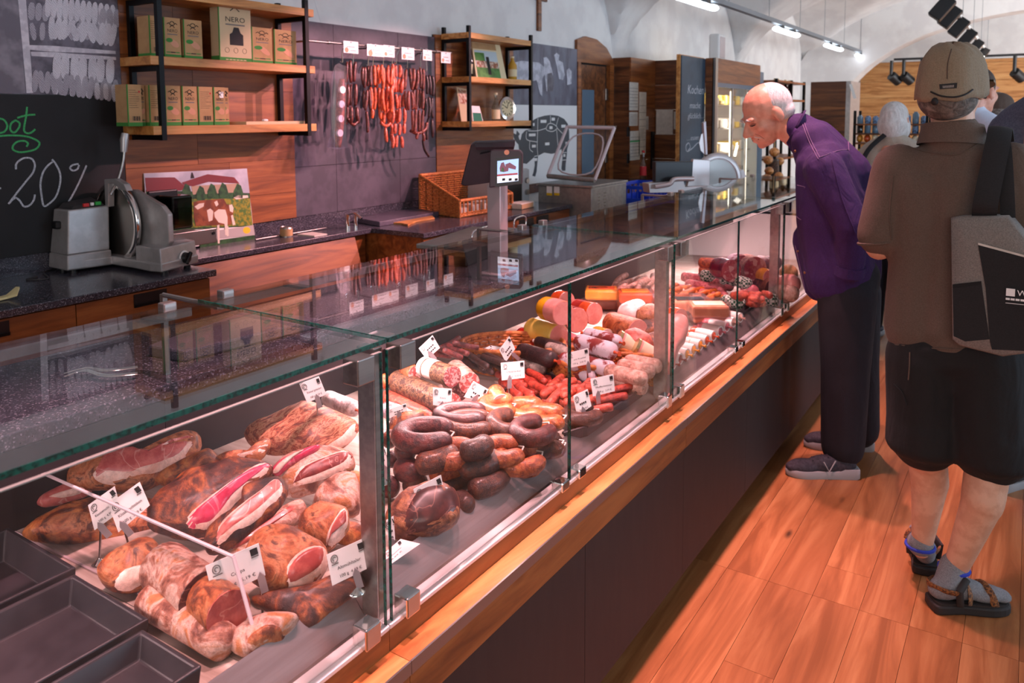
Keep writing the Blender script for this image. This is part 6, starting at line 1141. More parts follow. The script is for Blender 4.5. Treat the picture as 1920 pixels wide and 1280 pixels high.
plain('window_blue', (96, 120, 140), .2); box('door_window', 'window_blue', WX+.03, WX+.034, a0+.1, a0+.35, 1.0, 1.85, lf_, bevel=.02)
ZT = 2.2; XB = -3.55; YB0, YB1 = 7.62, 8.26
pb_ = thing('tall_cupboard', 'tall oak cupboard with paper notes beside the arched door', 'cupboard', (XB, 7.9, 0)); box('body', 'oak_dark_x', WX+.001, XB, YB0, YB1, 0, ZT, pb_)
planks(pb_, XB, YB0, YB1, 0, ZT, (.28, .34, .4), 'oak', 31, 1, .012)
pcx = thing('wall_partition', 'oak plank partition between cupboard and chalkboard', 'partition', (-3.3, 8.3, 0)); 
for i in range(8): box('plank', 'oak_dark_x', XB+.013, -3.002, YB1-.004, YB1+.03, .02+i*.2725, .29+i*.2725, pcx)
cbx = thing('chalkboard', 'tall blue black chalkboard with white handwriting beside the cooler', 'chalkboard', (-2.98, 7.9, 0)); plain('slate_blue', (44, 66, 84), .6, c2=(36, 54, 70), scale=3)
box('frame', 'oak_light', -3.0, -2.962, 7.53, 8.22, 0, ZT, cbx); box('board', 'slate_blue', -2.962, -2.95, 7.545, 8.22, .02, ZT-.01, cbx)
g = G(); xw = -2.949
for tx, u, v, wpx, hh in (('Kochen', 1304, 176, 30, .13), ('macht', 1303, 203, 20, .09), ('glücklich…', 1305, 222, 30, .085), ('…essen auch', 1306, 262, 36, .075)):
    c = atx(u, v, xw); wd = atx(u+wpx/2, v, xw).y-atx(u-wpx/2, v, xw).y; sh = Matrix.Identity(4); sh[0][1] = .22; put_text(g, tx, hh, FA(c) @ sh, width=wd)
for st in ([(1290, 282), (1294, 276), (1291, 268), (1286, 274), (1288, 284), (1298, 278), (1308, 268), (1314, 268)],): g.tube(catmull([atx(*q, xw) for q in st], 5), .005, 6)
meta(g.build('handwriting', 'chalk_white', cbx), kind='stuff')
for k, (u0_, u1_, v0, v1, lb) in enumerate(((1180, 197, 155, 207, 'topmost paper sheet on the tall cupboard'), (1197.5, 212, 173, 290, 'longest grey paper sheet on the cupboard'), (1180, 196, 210, 236, 'small paper sheet left of the long grey sheet'), (1198, 208, 217, 233, 'tiny note pinned on the long grey sheet'), (1181, 200, 245, 301, 'lowest paper with a green line on the cupboard'), (1199, 208, 237, 262, 'narrow paper slip right of the lowest paper'), (1211, 216, 218, 243, 'narrow note at the right edge of the papers'))):
    u1_ += 1000; a = atx(u0_, v1, XB+.016+.002*(k % 3)); b = atx(u1_, v0, XB+.016+.002*(k % 3)); t = thing('paper_note', lb, 'paper', (a.x, a.y, a.z), 'papers pinned on the cupboard'); box('sheet', 'paper', a.x-.001, a.x, a.y, b.y, a.z, b.z, t); g = G()
    for i in range(7): g.box(a.x, a.x+.0005, a.y+.01, b.y-.012, a.z+(b.z-a.z)*(.12+.11*i), a.z+(b.z-a.z)*(.12+.11*i)+.004)
    meta(g.build('print', 'ink_grey', t), kind='stuff')
    if k == 4: box('green_line', 'chalk_green', a.x, a.x+.001, a.y, b.y, a.z+(b.z-a.z)*.62, a.z+(b.z-a.z)*.67, t)
for k, (u0_, u1_, v0, v1) in enumerate(((1230, 1262, 205, 252), (1263, 1271, 209, 242))):
    a = aty(u0_, v1, YB1-.012); b = aty(u1_, v0, YB1-.012); t = thing('paper_note', ['large paper sheet on the oak partition', 'narrow paper sheet at the chalkboard edge'][k], 'paper', a); box('sheet', 'paper', a.x, b.x, a.y, a.y+.001, a.z, b.z, t)
for k, (u, v, lb) in enumerate(((1177, 247, 'upper'), (1177, 297, 'lower'))): p = atx(u, v, XB+.014); t = thing('wall_switch', 'black %s wall switch on the cupboard' % lb, 'switch', p); box('plate', 'black_plastic', p.x, p.x+.012, p.y-.03, p.y+.03, p.z-.05, p.z+.05, t, bevel=.003)
p = atx(1222, 280, XB+.014); t = thing('knife_strip', 'black vertical magnetic strip on the cupboard', 'strip', p); box('bar', 'black_steel', p.x, p.x+.02, p.y-.035, p.y+.035, p.z-.22, p.z+.2, t, bevel=.003)
sc_ = thing('side_cabinet', 'low dark topped cabinet in front of the cupboard', 'cabinet', (-3.3, 7.3, 0)); box('body', 'oak', -3.53, -3.2, 6.95, 7.6, 0, .9, sc_); box('top', 'granite', -3.54, -3.18, 6.93, 7.61, .9, .93, sc_)
bottle('small bottle with red cap on the low dark cabinet', 1206, 312, -3.35, .035, .30, 'bottle_clear', 'red_print')
for o in COL.objects:
    if o.get('label', '').startswith('small bottle with red cap'): o.location.z = .931
# cooler
XC, YC0, YC1 = -2.84, 8.24, 9.88
co = thing('glass_door_cooler', 'tall wood clad cooler with glass doors and lit shelves', 'cooler', (XC, 9, 0));
for i in range(9): box('side_plank', 'oak_dark_x', -2.945, XC-.02, YC0-.016, YC0, .0+i*.2444, .2434+i*.2444, co)
box('back_wall', 'white_paint', XC-.75, XC-.73, YC0+.06, YC1, 0, ZT, co); box('side_wall', 'white_paint', XC-.73, XC-.02, YC1-.02, YC1, 0, ZT, co); box('inner_side', 'white_paint', -2.945, XC-.02, YC0+.001, YC0+.015, 0, ZT, co)
zh = atx(1380, 158, XC).z; box('header', 'oak', XC-.73, XC, YC0+.06, YC1, zh, ZT, co, bevel=.002); box('corner_post', 'steel_brushed', XC-.03, XC+.004, YC0-.016, YC0+.06, 0, ZT, co); box('base', 'steel_brushed', XC-.73, XC, YC0+.06, YC1, 0, .25, co); box('head_strip', 'window_blue', XC-.02, XC+.003, YC0+.06, YC1, zh-.05, zh, co)
plain('led_warm', (255, 240, 214), .5, emit=6.)
for i in range(3): ya = YC0+.08+i*.6; box('led_strip', 'led_warm', XC-.06, XC-.045, ya-.01, ya+.01, .4, zh-.08, co)
for i in range(3):
    ya, yb = YC0+.06+i*(YC1-YC0-.08)/3, YC0+.06+(i+1)*(YC1-YC0-.08)/3; dd = box('glass_door', 'pane_glass', XC-.01, XC-.004, ya+.02, yb-.02, .27, zh-.06, co); box('door_frame', 'aluminium', XC-.02, XC, ya, ya+.022, .26, zh-.05, dd)
plain('cheese', (236, 200, 90), .5); plain('pack_white', (226, 222, 214), .5); plain('pack_grey', (150, 146, 140), .5); r2 = random.Random(3)
for k in range(6):
    z = .35+k*.27; box('glass_shelf', 'pack_grey', XC-.72, XC-.1, YC0+.02, YC1-.03, z, z+.01, co)
    for i in range(8):
        y = YC0+.12+i*.19; h = r2.uniform(.05, .13); m_ = r2.choice(['cheese', 'pack_white', 'pack_white', 'cheese', 'paper', 'pack_grey']); t = thing('food_packet', 'small packed food item on the cooler shelves', 'food packet', (XC-.25, y, z+.01), 'packets in the cooler'); G().box(-.12, .1, -.075, .075, 0, h).build('packet', m_, t, local=True, bevel=.012)
for k in range(4): light('cooler_light', 'AREA', (XC-.12, 9.05, .6+k*.4), (XC-.6, 9.05, .5+k*.4), 7, (1, .93, .82), .06, size_y=1.4)
box('cooler_back_panel', 'window_blue', XC-.7, XC-.1, YC1+.02, YC1+.5, 0, 2.14, meta(thing('blue_cabinet', 'blue grey cabinet behind the cooler', 'cabinet', (XC-.4, YC1+.25, 0))))
wd_ = thing('wall_dispenser', 'tall white device standing on top of the cooler', 'device', (XC-.2, 8.35, ZT)); a = atx(1338, 108, XC-.12); b = atx(1351, 66, XC-.12); box('body', 'white_paint', a.x-.06, a.x+.06, a.y, b.y, ZT, b.z, wd_, bevel=.02); box('front', 'pole_grey', a.x+.05, a.x+.064, a.y+.02, b.y-.02, ZT+.02, b.z-.03, wd_, bevel=.004)
# onion braids hanging
skin('onion', (206, 120, 54), (232, 164, 96), .35, .3, 30); skin('dry_herb', (70, 46, 34), (110, 74, 52), .8, .8, 60)
on = thing('onion_braid', 'hanging braid of brown onions at the end of the counter', 'onions', (-1.9, 5.6, 1.2)); G().tube([atx(1450, 300, -1.9), atx(1452, 375, -1.9)], .05, 10).build('dried_stalks', 'dry_herb', on, smooth=True)
for i, (u, v, r) in enumerate(((1452, 285, .045), (1440, 300, .04), (1462, 302, .04), (1442, 320, .038), (1438, 335, .045), (1460, 330, .04), (1452, 355, .038), (1465, 350, .035), (1440, 362, .04))):
    p = atx(u, v, -1.9+.05*(i % 2)+.03); G().ell(tuple(p), (r, r, r*.9), 14, 10).build('onion', 'onion', on, smooth=2)
G().tube([atx(1452, 285, -1.9), Vector((-1.9, atx(1452, 285, -1.9).y, 1.52))], .006, 6).build('string', 'kraft', on); G().cyl((-1.9, atx(1452, 285, -1.9).y+.02, 0), (-1.9, atx(1452, 285, -1.9).y+.02, 1.53), .012).build('stand_pole', 'black_steel', on)
# bottle rack
rk = thing('bottle_rack', 'black rack with dark bottles behind the leaning man', 'rack', (-3.3, 12, 0)); XR = -3.2; yr = [atx(u, 150, XR).y for u in (1456, 1484, 1508)]; zt = atx(1456, 147, XR).z
for y in yr:
    for x in (XR, XR-.35): box('post', 'black_steel', x-.02, x+.02, y-.02, y+.02, 0, zt, rk)
for z in (.4, .9, atx(1480, 190, XR).z-.42, atx(1480, 190, XR).z, zt-.05): box('shelf_board', 'oak', XR-.36, XR+.02, yr[0], yr[2], z, z+.03, rk)
for k, (u, v) in enumerate(((1471, 188), (1476, 188), (1490, 188), (1497, 188), (1495, 222), (1502, 222))): bottle('dark wine bottle on the black rack', u, v, XR-.15, .05, .32, 'bottle_dark'); COL.objects[[o.name for o in COL.objects if o.get('label') == 'dark wine bottle on the black rack'][-1]].location.y = atx(u, v, XR).y
for o in list(COL.objects):
    if o.get('label') == 'dark wine bottle on the black rack': o['group'] = 'bottles on the black rack'; o.location.z = atx(1480, 190, XR).z+.031 if o.location.z > 1.68 else atx(1480, 190, XR).z-.389
# wooden sales cabinet, bakery racks
YQ = 11.6; a = aty(1518, 236, YQ); b = aty(1587, 152, YQ)
wc_ = thing('wooden_cabinet', 'tall oak sales cabinet behind the leaning man', 'cabinet', (a.x, YQ, 0))
for i in range(6): box('panel', 'oak_dark_x', a.x, b.x, YQ, YQ+.02, b.z/6*i+.002, b.z/6*(i+1)-.002, wc_)
box('body', 'oak_dark', a.x, b.x-.01, YQ+.02, YQ+.7, 0, b.z, wc_); box('side', 'aluminium', b.x, b.x+.06, YQ, YQ+.7, 0, b.z, wc_); q0 = aty(1592, 185, YQ-.1); G().add([tuple(aty(*q, YQ-.1)) for q in ((1592, 158), (1597, 157), (1606, 184), (1600, 185))]+[tuple(aty(*q, YQ)) for q in ((1592, 158), (1597, 157), (1606, 184), (1600, 185))], [(0, 1, 2, 3), (7, 6, 5, 4), (0, 4, 5, 1), (1, 5, 6, 2), (2, 6, 7, 3), (3, 7, 4, 0)]).build('header_sign', 'white_paint', wc_)
YK = 10.4; xa, xb = aty(1600, 300, YK).x, aty(1735, 300, YK).x; bkr = thing('goods_rack', 'open rack with jars and bread behind the white haired woman', 'rack', ((xa+xb)/2, YK, 0)); zs_ = [aty(1640, v, YK).z for v in (232, 250, 268, 292, 312, 335, 360)]
for x in (xa, xb): box('post', 'black_steel', x-.015, x+.015, YK, YK+.03, 0, zs_[0]+.16, bkr); box('post', 'black_steel', x-.015, x+.015, YK+.35, YK+.38, 0, zs_[0]+.16, bkr)
plain('jar_blue', (120, 150, 190), .3, c2=(60, 70, 90), scale=50); r2 = random.Random(8)
for k, z in enumerate(zs_):
    box('shelf_board', 'oak_dark_x', xa, xb, YK, YK+.38, z-.02, z, bkr); n_ = 9
    for i in range(n_):
        x = xa+(xb-xa)*(i+.5)/n_; t = thing('goods_item', ['dark blue glass jar on the upper rack shelves', 'orange brown bread packet on the lower rack shelves'][k > 1], ['jar', 'bread'][k > 1], (x, YK+.12, z), ['jars on the rack', 'bread on the rack'][k > 1]); r = (xb-xa)/n_*.42; h = r2.uniform(.09, .15)
        if k < 2: G().lathe([(r*.9, 0), (r, .01), (r, h*.8), (r*.6, h*.9), (r*.6, h)], 10).build('jar', r2.choice(['jar_blue', 'jar_blue', 'bottle_dark', 'window_blue']), t, smooth=True, local=True)
        else: G().ell((0, 0, h*.4), (r*1.05, .08, h*.4), 10, 6).build('loaf', r2.choice(['onion', 'case_mustard', 'ring_orange', 'jar_cream', 'case_orange', 'cheese']), t, smooth=2, local=True)
# far wall
wb_ = meta(box('wall_back', 'plaster', -4.2, 5, YF, YF+.1, 0, 4.2), 'far plaster end wall under the vault', kind='structure')
zw = aty(1700, 116, YF).z; tr5 = meta(box('trim_5', 'grout', -3.0, 4.4, YF-.03, YF-.001, .0, zw), 'oak plank cladding of the far end wall', kind='structure'); r2 = random.Random(17)
z = .0
while z < zw-.05:
    h = min(.32, zw-z); xs_ = [-3.0, -1.1+r2.uniform(-.3, .3), .6+r2.uniform(-.3, .3), 2.4, 4.4]
    for x0_, x1_ in zip(xs_[:-1], xs_[1:]): box('plank', 'oak_far', x0_+.002, x1_-.002, YF-.05, YF-.03, z+.002, z+h-.002, tr5)
    z += h
side_wall('wall_right', RXW+.1, .1, 'white plaster wall on the right with the added windows')
# transverse arch in front of the end wall
g = G(); N = 40; YA = 15.7; ir = [(VC-3.45*math.cos(pi*i/N), 1.55+1.78*math.sin(pi*i/N)) for i in range(N+1)]; orr = [(VC-4.25*math.cos(pi*i/N), max(1.55, main_v(VC-4.15*math.cos(pi*i/N))+.05) if 0 < i < N else 1.55) for i in range(N+1)]
for y in (YA, YA+.55): g.add([(x, y, z) for x, z in ir]+[(x, y, z) for x, z in orr], [(i, i+1, N+2+i, N+1+i) for i in range(N)])
g.add([(x, YA, z) for x, z in ir]+[(x, YA+.55, z) for x, z in ir], [(i, N+1+i, N+2+i, i+1) for i in range(N)])
ga = g.build('trim_6', 'plaster', smooth=False, recalc=False); meta(ga, 'white plaster transverse arch before the end wall', kind='structure')
for s, x0_, x1_ in ((0, WX-.1, VC-3.45), (1, VC+3.45, RXW+.1)): meta(box('trim_%d' % (7+s), 'plaster', x0_, x1_, YA, YA+.55, 0, 1.55), 'plaster pier carrying the transverse arch', kind='structure')
# ------------------------------------------------------------------ hanging light rails
plain('rail_grey', (120, 128, 136), .5, .3); plain('tube_glow', (236, 245, 255), .5, emit=7.); plain('lamp_black', (24, 25, 27), .5); plain('lamp_glow', (255, 246, 232), .5, emit=20.)
XT, ZTB = -2.70, 2.65
rl = thing('light_rail', 'long grey ceiling rail carrying white tube lamps', 'rail', (XT, 11, ZTB)); box('profile', 'rail_grey', XT-.03, XT+.03, 4.5, YF-.1, ZTB+.06, ZTB+.11, rl)
for y in np.arange(5.2, 17, 1.5): G().cyl((XT, y, ZTB+.11), (XT, y, main_v(XT) if lun(y) < main_v(XT) else lun(y)), .003, n=6).build('suspension_wire', 'rail_grey', rl)
for k, (ya, yb, lb) in enumerate(((6.72, 7.72, 'white tube lamp at the top of the picture, nearest on the rail'), (10.05, 11.02, 'second white tube lamp on the ceiling rail'), (12.9, 13.9, 'third white tube lamp on the ceiling rail'), (15.45, 16.6, 'farthest white tube lamp on the ceiling rail'))):
    t = thing('tube_lamp', lb, 'lamp', (XT, (ya+yb)/2, ZTB), 'tube lamps on the ceiling rail'); G().tube(catmull([(XT, ya, ZTB+.01), (XT, ya+.04, ZTB), (XT, yb-.04, ZTB), (XT, yb, ZTB+.01)], 3), .045, 12, flat=.6).build('diffuser', 'tube_glow', t, smooth=True); box('mount', 'lamp_black', XT-.03, XT+.03, ya+.15, ya+.25, ZTB+.02, ZTB+.06, t); box('mount', 'lamp_black', XT-.03, XT+.03, yb-.25, yb-.15, ZTB+.02, ZTB+.06, t)
KZ = .6875  # track height above the camera: (2.70-1.6)/1.6
XK, ZK = -.76, 2.70
tk = thing('spot_track', 'white ceiling track carrying black spotlights at the top right', 'rail', (XK, 13, ZK)); box('profile', 'white_paint', XK-.02, XK+.02, 8.5, YF-.3, ZK, ZK+.04, tk)
for y in (9, 11, 13, 15, 17): G().cyl((XK, y, ZK+.04), (XK, y, main_v(XK)), .003, n=6).build('suspension_wire', 'rail_grey', tk)
def spot(lab, p, aim, s=1., glow=False, group='black spotlights on the track'):
    t = thing('spotlight', lab, 'spotlight', p, group); d = Vector(aim).normalized(); M_ = frame((0, 0, -.10*s), d, (0, 1, 0))
    b_ = G().box(-.075*s, .075*s, -.075*s, .075*s, -.11*s, .15*s, M_).build('head', 'lamp_black', t, local=True, bevel=.006); G().box(-.065*s, .065*s, -.065*s, .065*s, .1501*s, .152*s, M_).build('lens', 'lamp_glow' if glow else 'grey_dark', b_, local=True)
    G().box(-.02*s, .02*s, -.02*s, .02*s, -.06*s, 0).build('arm', 'lamp_black', t, local=True); G().box(-.03*s, .03*s, -.09*s, .09*s, -.012, .0).build('adapter', 'lamp_black', t, local=True)
for k, (u, v) in enumerate(((1792, -6), (1806, 12), (1820, 34), (1836, 55), (1848, 74), (1860, 90))):
    p = atz(u, v, ZK); spot(['nearest', 'second', 'third', 'fourth', 'fifth', 'farthest'][k]+' black spotlight on the top right track', (XK, min(p.y, YF-.4), ZK), (-.62, -.1, -.78) if k < 5 else (-.3, -.75, -.5), .85, k == 5)
t2 = thing('spot_track', 'black track with small spotlights along the far oak wall', 'rail', (1, YF-1.1, 2.6)); ztk = aty(1690, 113, YF-1.1).z; box('profile', 'lamp_black', aty(1676, 113, YF-1.1).x, 3.8, YF-1.12, YF-1.08, ztk, ztk+.04, t2)
for k, (u, lb) in enumerate(((1672, 'leftmost'), (1695, 'second'), (1729, 'third'), (1903, 'rightmost'))):
    p = aty(u, 113, YF-1.1); t = thing('spotlight', lb+' small black spotlight on the far wall track', 'spotlight', (p.x, p.y, ztk), 'small spotlights on the far track'); G().cyl((0, 0, 0), (0, 0, -.28), .03, n=10).build('stem', 'lamp_black', t, local=True); G().cyl((0, .0, -.28), (.12, .12, -.40), .09, n=14).build('head', 'lamp_black', t, local=True, smooth=True)
for k, y in enumerate((3.6, 7.75, 11.9)):
    w_ = meta(thing('window_%d' % (k+1), 'one of the added windows assumed in the unseen right wall', None, (RXW, y, .8)), kind='structure'); x_ = RXW+.08  # added unseen windows to go with the assumed daylight fill
    box('pane', 'pane_glass', x_, x_+.006, y-.9, y+.9, .8, 2.1, w_)
    for (ya, yb, za, zb) in ((y-.95, y-.9, .75, 2.15), (y+.9, y+.95, .75, 2.15), (y-.9, y+.9, .75, .8), (y-.9, y+.9, 2.1, 2.15), (y-.02, y+.02, .8, 2.1)): box('window_frame', 'oak_light', x_-.03, x_+.02, ya, yb, za, zb, w_)
# ------------------------------------------------------------------ people
from mathutils.bvhtree import BVHTree
def cloth(name, c, c2, sc_=9, bs=.6, rough=.85, fine=260, dist=.02):
    m, t, p_ = base(name); co = coords(t, (1, 1, .45)); f = noise_n(t, co, sc_, 3, .5, .6)
    t.links.new(ramp(t, noise_n(t, coords(t), fine, 2), [(.3, c), (.7, c2)]), p_.inputs['Base Color']); p_.inputs['Roughness'].default_value = rough; p_.inputs['Sheen Weight'].default_value = .0
    b1 = _n(t, 'ShaderNodeBump'); b1.inputs['Strength'].default_value = bs; b1.inputs['Distance'].default_value = dist; t.links.new(f, b1.inputs['Height'])
    b2 = _n(t, 'ShaderNodeBump'); b2.inputs['Strength'].default_value = .15; b2.inputs['Distance'].default_value = .002; t.links.new(noise_n(t, coords(t), fine, 2), b2.inputs['Height']); t.links.new(b1.outputs[0], b2.inputs['Normal']); t.links.new(b2.outputs[0], p_.inputs['Normal'])
cloth('shirt_purple', (40, 13, 66), (53, 20, 86), 11, .9); cloth('trouser_black', (18, 15, 24), (26, 22, 32)); cloth('polo_taupe', (88, 71, 61), (101, 83, 72), 8, .7); cloth('short_black', (16, 15, 17), (22, 21, 23)); cloth('fleece_blue', (70, 76, 94), (88, 94, 112), 10, .4, .95, 120); cloth('trouser_red', (110, 40, 36), (128, 52, 46)); cloth('coat_beige', (168, 156, 140), (186, 174, 158)); cloth('shirt_lightblue', (196, 206, 224), (210, 218, 234)); cloth('cap_khaki', (128, 110, 88), (144, 125, 102), 14, .5); cloth('cap_brown', (72, 54, 44), (86, 66, 54), 14, .4); cloth('bag_grey', (112, 105, 100), (142, 134, 128), 8, .2, .95, 300); cloth('bag_black', (26, 25, 27), (34, 33, 35), 8, .2); cloth('sock_grey', (108, 108, 112), (140, 138, 140), 20, .2, .95, 300); cloth('stitch', (110, 84, 120), (120, 94, 130))
def skinm(name, a, b): plain(name, a, .48, c2=b, scale=22, bstr=.25, bscale=160, bdist=.002)
skinm('skin', (206, 138, 112), (220, 156, 130)); skinm('skin_leg', (204, 150, 122), (218, 166, 138)); meatmat('hair_white', [(.3, (214, 206, 200)), (.7, (244, 240, 236))], 20, .6, .6, 0, .5, (3, 3, .6)); meatmat('hair_grey', [(.3, (86, 76, 68)), (.7, (140, 128, 118))], 50, .9, .7, 0, .8); meatmat('hair_brown', [(.3, (44, 30, 22)), (.7, (84, 60, 44))], 24, .7, .6, 0, .5, (3, 3, .6)); meatmat('hair_short', [(.3, (196, 160, 146)), (.7, (228, 204, 192))], 60, .4, .6, 0, .5, (3, 3, .6)); plain('rubber', (40, 34, 32), .7); plain('shoe_sole', (160, 156, 156), .7); plain('shoe_grey', (44, 40, 48), .8, c2=(58, 54, 62), scale=90); plain('strap_brown', (70, 44, 30), .7, c2=(150, 96, 50), scale=160); plain('blue_trim', (36, 56, 170), .7)
def fuse(g, name, mat, parent, voxel=.009, it=8, fac=.5):
    me = bpy.data.meshes.new(name); me.from_pydata(g.v, [], g.f); me.update(); bm = bmesh.new(); bm.from_mesh(me); bmesh.ops.recalc_face_normals(bm, faces=bm.faces); bm.to_mesh(me); bm.free()
    o = bpy.data.objects.new('tmp', me); COL.objects.link(o); r = o.modifiers.new('r', 'REMESH'); r.mode = 'VOXEL'; r.voxel_size = voxel; s = o.modifiers.new('s', 'SMOOTH'); s.iterations = it; s.factor = fac
    bpy.context.view_layer.update(); dg = bpy.context.evaluated_depsgraph_get(); nm = bpy.data.meshes.new_from_object(o.evaluated_get(dg)); bpy.data.objects.remove(o); bpy.data.meshes.remove(me)
    q = G(); q.v = [tuple(v.co) for v in nm.vertices]; q.f = [tuple(p.vertices) for p in nm.polygons]; q.mi = [0]*len(q.f); bpy.data.meshes.remove(nm)
    ob = q.build(name, mat, parent, smooth=2); bv = BVHTree.FromPolygons([Vector(v) for v in q.v], q.f); return ob, bv
def hit(bv, u, v, off=.002):
    d = ray(u, v).normalized(); r = bv.ray_cast(CAM, d); return (r[0]-d*off) if r[0] else None
def seam(parent, bv, pts, r, mat, name='seam'):
    P = [hit(bv, q.x, q.y) for q in catmull([Vector((*p, 0)) for p in pts], 5)]; P = [p for p in P if p]
    if len(P) > 2: G().tube(P, r, 6).build(name, mat, parent, smooth=True)
def head(g, C, f, u, s=1., ears=True, neck=True):
    f = Vector(f).normalized(); u = Vector(u); u = (u-f*u.dot(f)).normalized(); sd = f.cross(u); M_ = Matrix(((sd.x*s, f.x*s, u.x*s, C[0]), (sd.y*s, f.y*s, u.y*s, C[1]), (sd.z*s, f.z*s, u.z*s, C[2]), (0, 0, 0, 1)))
    for c, r in (((0, -.012, .025), (.077, .098, .092)), ((0, .03, -.03), (.063, .064, .085)), ((0, .044, -.085), (.047, .046, .036)), ((0, .074, -.104), (.022, .019, .017)), ((.042, .058, -.03), (.022, .025, .024)), ((-.042, .058, -.03), (.022, .025, .024)), ((.028, .083, .014), (.032, .015, .010)), ((-.028, .083, .014), (.032, .015, .010)), ((.013, .104, -.045), (.011, .012, .009)), ((-.013, .104, -.045), (.011, .012, .009)), ((0, .092, -.066), (.024, .011, .006)), ((0, .091, -.079), (.021, .011, .007))): g.ell(c, r, 16, 10, M_)
    v0 = len(g.v); g.cap((0, .088, .002), (0, .116, -.038), .010, .0145, 10); g.v[v0:] = [tuple(M_ @ Vector(v)) for v in g.v[v0:]]
    if ears:
        for e in (-1, 1): g.ell((.079*e, -.012, -.015), (.011, .021, .034), 12, 8, M_)
    return M_
# ---- man in the purple shirt leaning over the counter
m1 = thing('person', 'man in a dark purple shirt and black trousers bending over the counter', 'person', (-.7, 3.77, 0)); Y1 = 3.77
Pm = lambda u, v, y: aty(u, v, y)
g = G(); hc = Pm(1437, 212, 3.74); HF_ = Vector((-.68, -.55, -.48)); HU = Vector((-.38, -.28, .88)); MH = head(g, hc, HF_, HU, 1.16)
g.cap(MH @ Vector((0, -.03, -.06)), Pm(1512, 262, 3.76), .062, .075)
g.cap(Pm(1512, 262, 3.76), Pm(1535, 300, 3.77), .06, .06); g.cap(Pm(1535, 300, 3.77), Pm(1585, 520, 3.77), .06, .09)
hn = Pm(1588, 532, 3.575); g.cap(Pm(1596, 495, 3.54), hn, .032, .034)
for i in range(4): g.cap(hn+Vector((-.02+.012*i, -.012, -.01)), hn+Vector((-.035+.012*i, -.006+.004*i, -.075-.006*(i % 3))), .0105, .008)
g.cap(hn+Vector((-.03, -.01, .01)), hn+Vector((-.058, -.02, -.03)), .012, .009)
hn2 = Pm(1590, 540, 3.98); g.cap(Pm(1600, 500, 3.99), hn2, .034, .036)
for dy, kn, an in ((3.64, (1583, 690), (1578, 850)), (3.93, (1605, 680), (1608, 812))): g.cap(Pm(1590, 560, dy), Pm(*kn, dy), .085, .06); g.cap(Pm(*kn, dy), Pm(*an, dy), .06, .04)
bo, bv1 = fuse(g, 'body', 'skin', m1, .0065, 3)
g = G()
for y in (3.66, 3.88): g.cap(Pm(1574, 515, y), Pm(1560, 405, y), .150, .155); g.cap(Pm(1560, 405, y), Pm(1545, 315, y), .155, .125)
g.cap(Pm(1555, 330, 3.70), Pm(1525, 268, 3.72), .13, .10); g.cap(Pm(1555, 330, 3.84), Pm(1525, 268, 3.82), .13, .10); g.cap(Pm(1585, 330, 3.77), Pm(1530, 262, 3.77), .12, .095); g.cap(Pm(1525, 265, 3.77), Pm(1500, 243, 3.765), .098, .080)
g.cap(Pm(1538, 535, 3.70), Pm(1528, 450, 3.70), .075, .10); g.cap(Pm(1600, 510, 3.77), Pm(1592, 380, 3.77), .12, .13)
for y, y2 in ((3.56, 3.50), (3.98, 4.03)): g.cap(Pm(1545, 318, y), Pm(1598, 425, y2), .088, .072); g.cap(Pm(1598, 425, y2), Pm(1594, 505, y2+.03 if y < 3.7 else y2-.03), .074, .056)
so, bvs = fuse(g, 'shirt', 'shirt_purple', m1, .010, 9)
g = G()
for s in (0, 1):   # collar stand and points
    pass
cpts = [Pm(1474, 268, 3.70), Pm(1490, 240, 3.68), Pm(1503, 216, 3.70), Pm(1507, 208, 3.78), Pm(1500, 214, 3.86), Pm(1483, 250, 3.86)]
P_ = catmull(cpts, 5); G().add([tuple(p) for p in P_]+[tuple(p+Vector((.035, 0, -.055))) for p in P_]+[tuple(p+Vector((.012, -.0, .004))) for p in P_], [(i, i+1, len(P_)+i+1, len(P_)+i) for i in range(len(P_)-1)]+[(2*len(P_)+i, 2*len(P_)+i+1, i+1, i) for i in range(len(P_)-1)]).build('collar', 'shirt_purple', so, smooth=2)
for (u, v) in ((1487, 283), (1481, 347), (1482, 389), (1485, 431), (1492, 471), (1505, 511)):
    p = hit(bvs, u+4, v, .003)
    if p: G().ell(tuple(p), (.006, .006, .006), 8, 6).build('button', 'strap_brown', so, smooth=2)
for st in ([(1508, 230), (1520, 262), (1537, 295)], [(1505, 233), (1517, 265), (1534, 298)], [(1537, 295), (1570, 283), (1592, 280)], [(1592, 282), (1590, 262), (1586, 250)], [(1487, 346), (1508, 350), (1508, 352)], [(1487, 346), (1492, 400), (1502, 412)], [(1478, 300), (1480, 400), (1500, 500), (1512, 555)]): seam(so, bvs, st, .0018, 'stitch')
seam(so, bvs, [(1560, 300), (1578, 370), (1605, 440)], .003, 'shirt_purple', 'sleeve_fold'); G().cyl(Pm(1594, 498, 3.53), Pm(1592, 516, 3.535), .062, .060).build('cuff', 'shirt_purple', so, smooth=True)
g = G()
for dy, kn, an, hp_ in ((3.65, (1585, 690), (1580, 842), (1588, 545)), (3.91, (1604, 680), (1610, 808), (1598, 545))): g.cap(Pm(*hp_, dy), Pm(*kn, dy), .128, .105); g.cap(Pm(*kn, dy), Pm(an[0], an[1]-6, dy), .105, .094)
g.cap(Pm(1592, 520, 3.68), Pm(1592, 520, 3.88), .13); g.cap(Pm(1592, 470, 3.72), Pm(1592, 470, 3.84), .1)
fuse(g, 'trousers', 'trouser_black', m1, .011, 8)
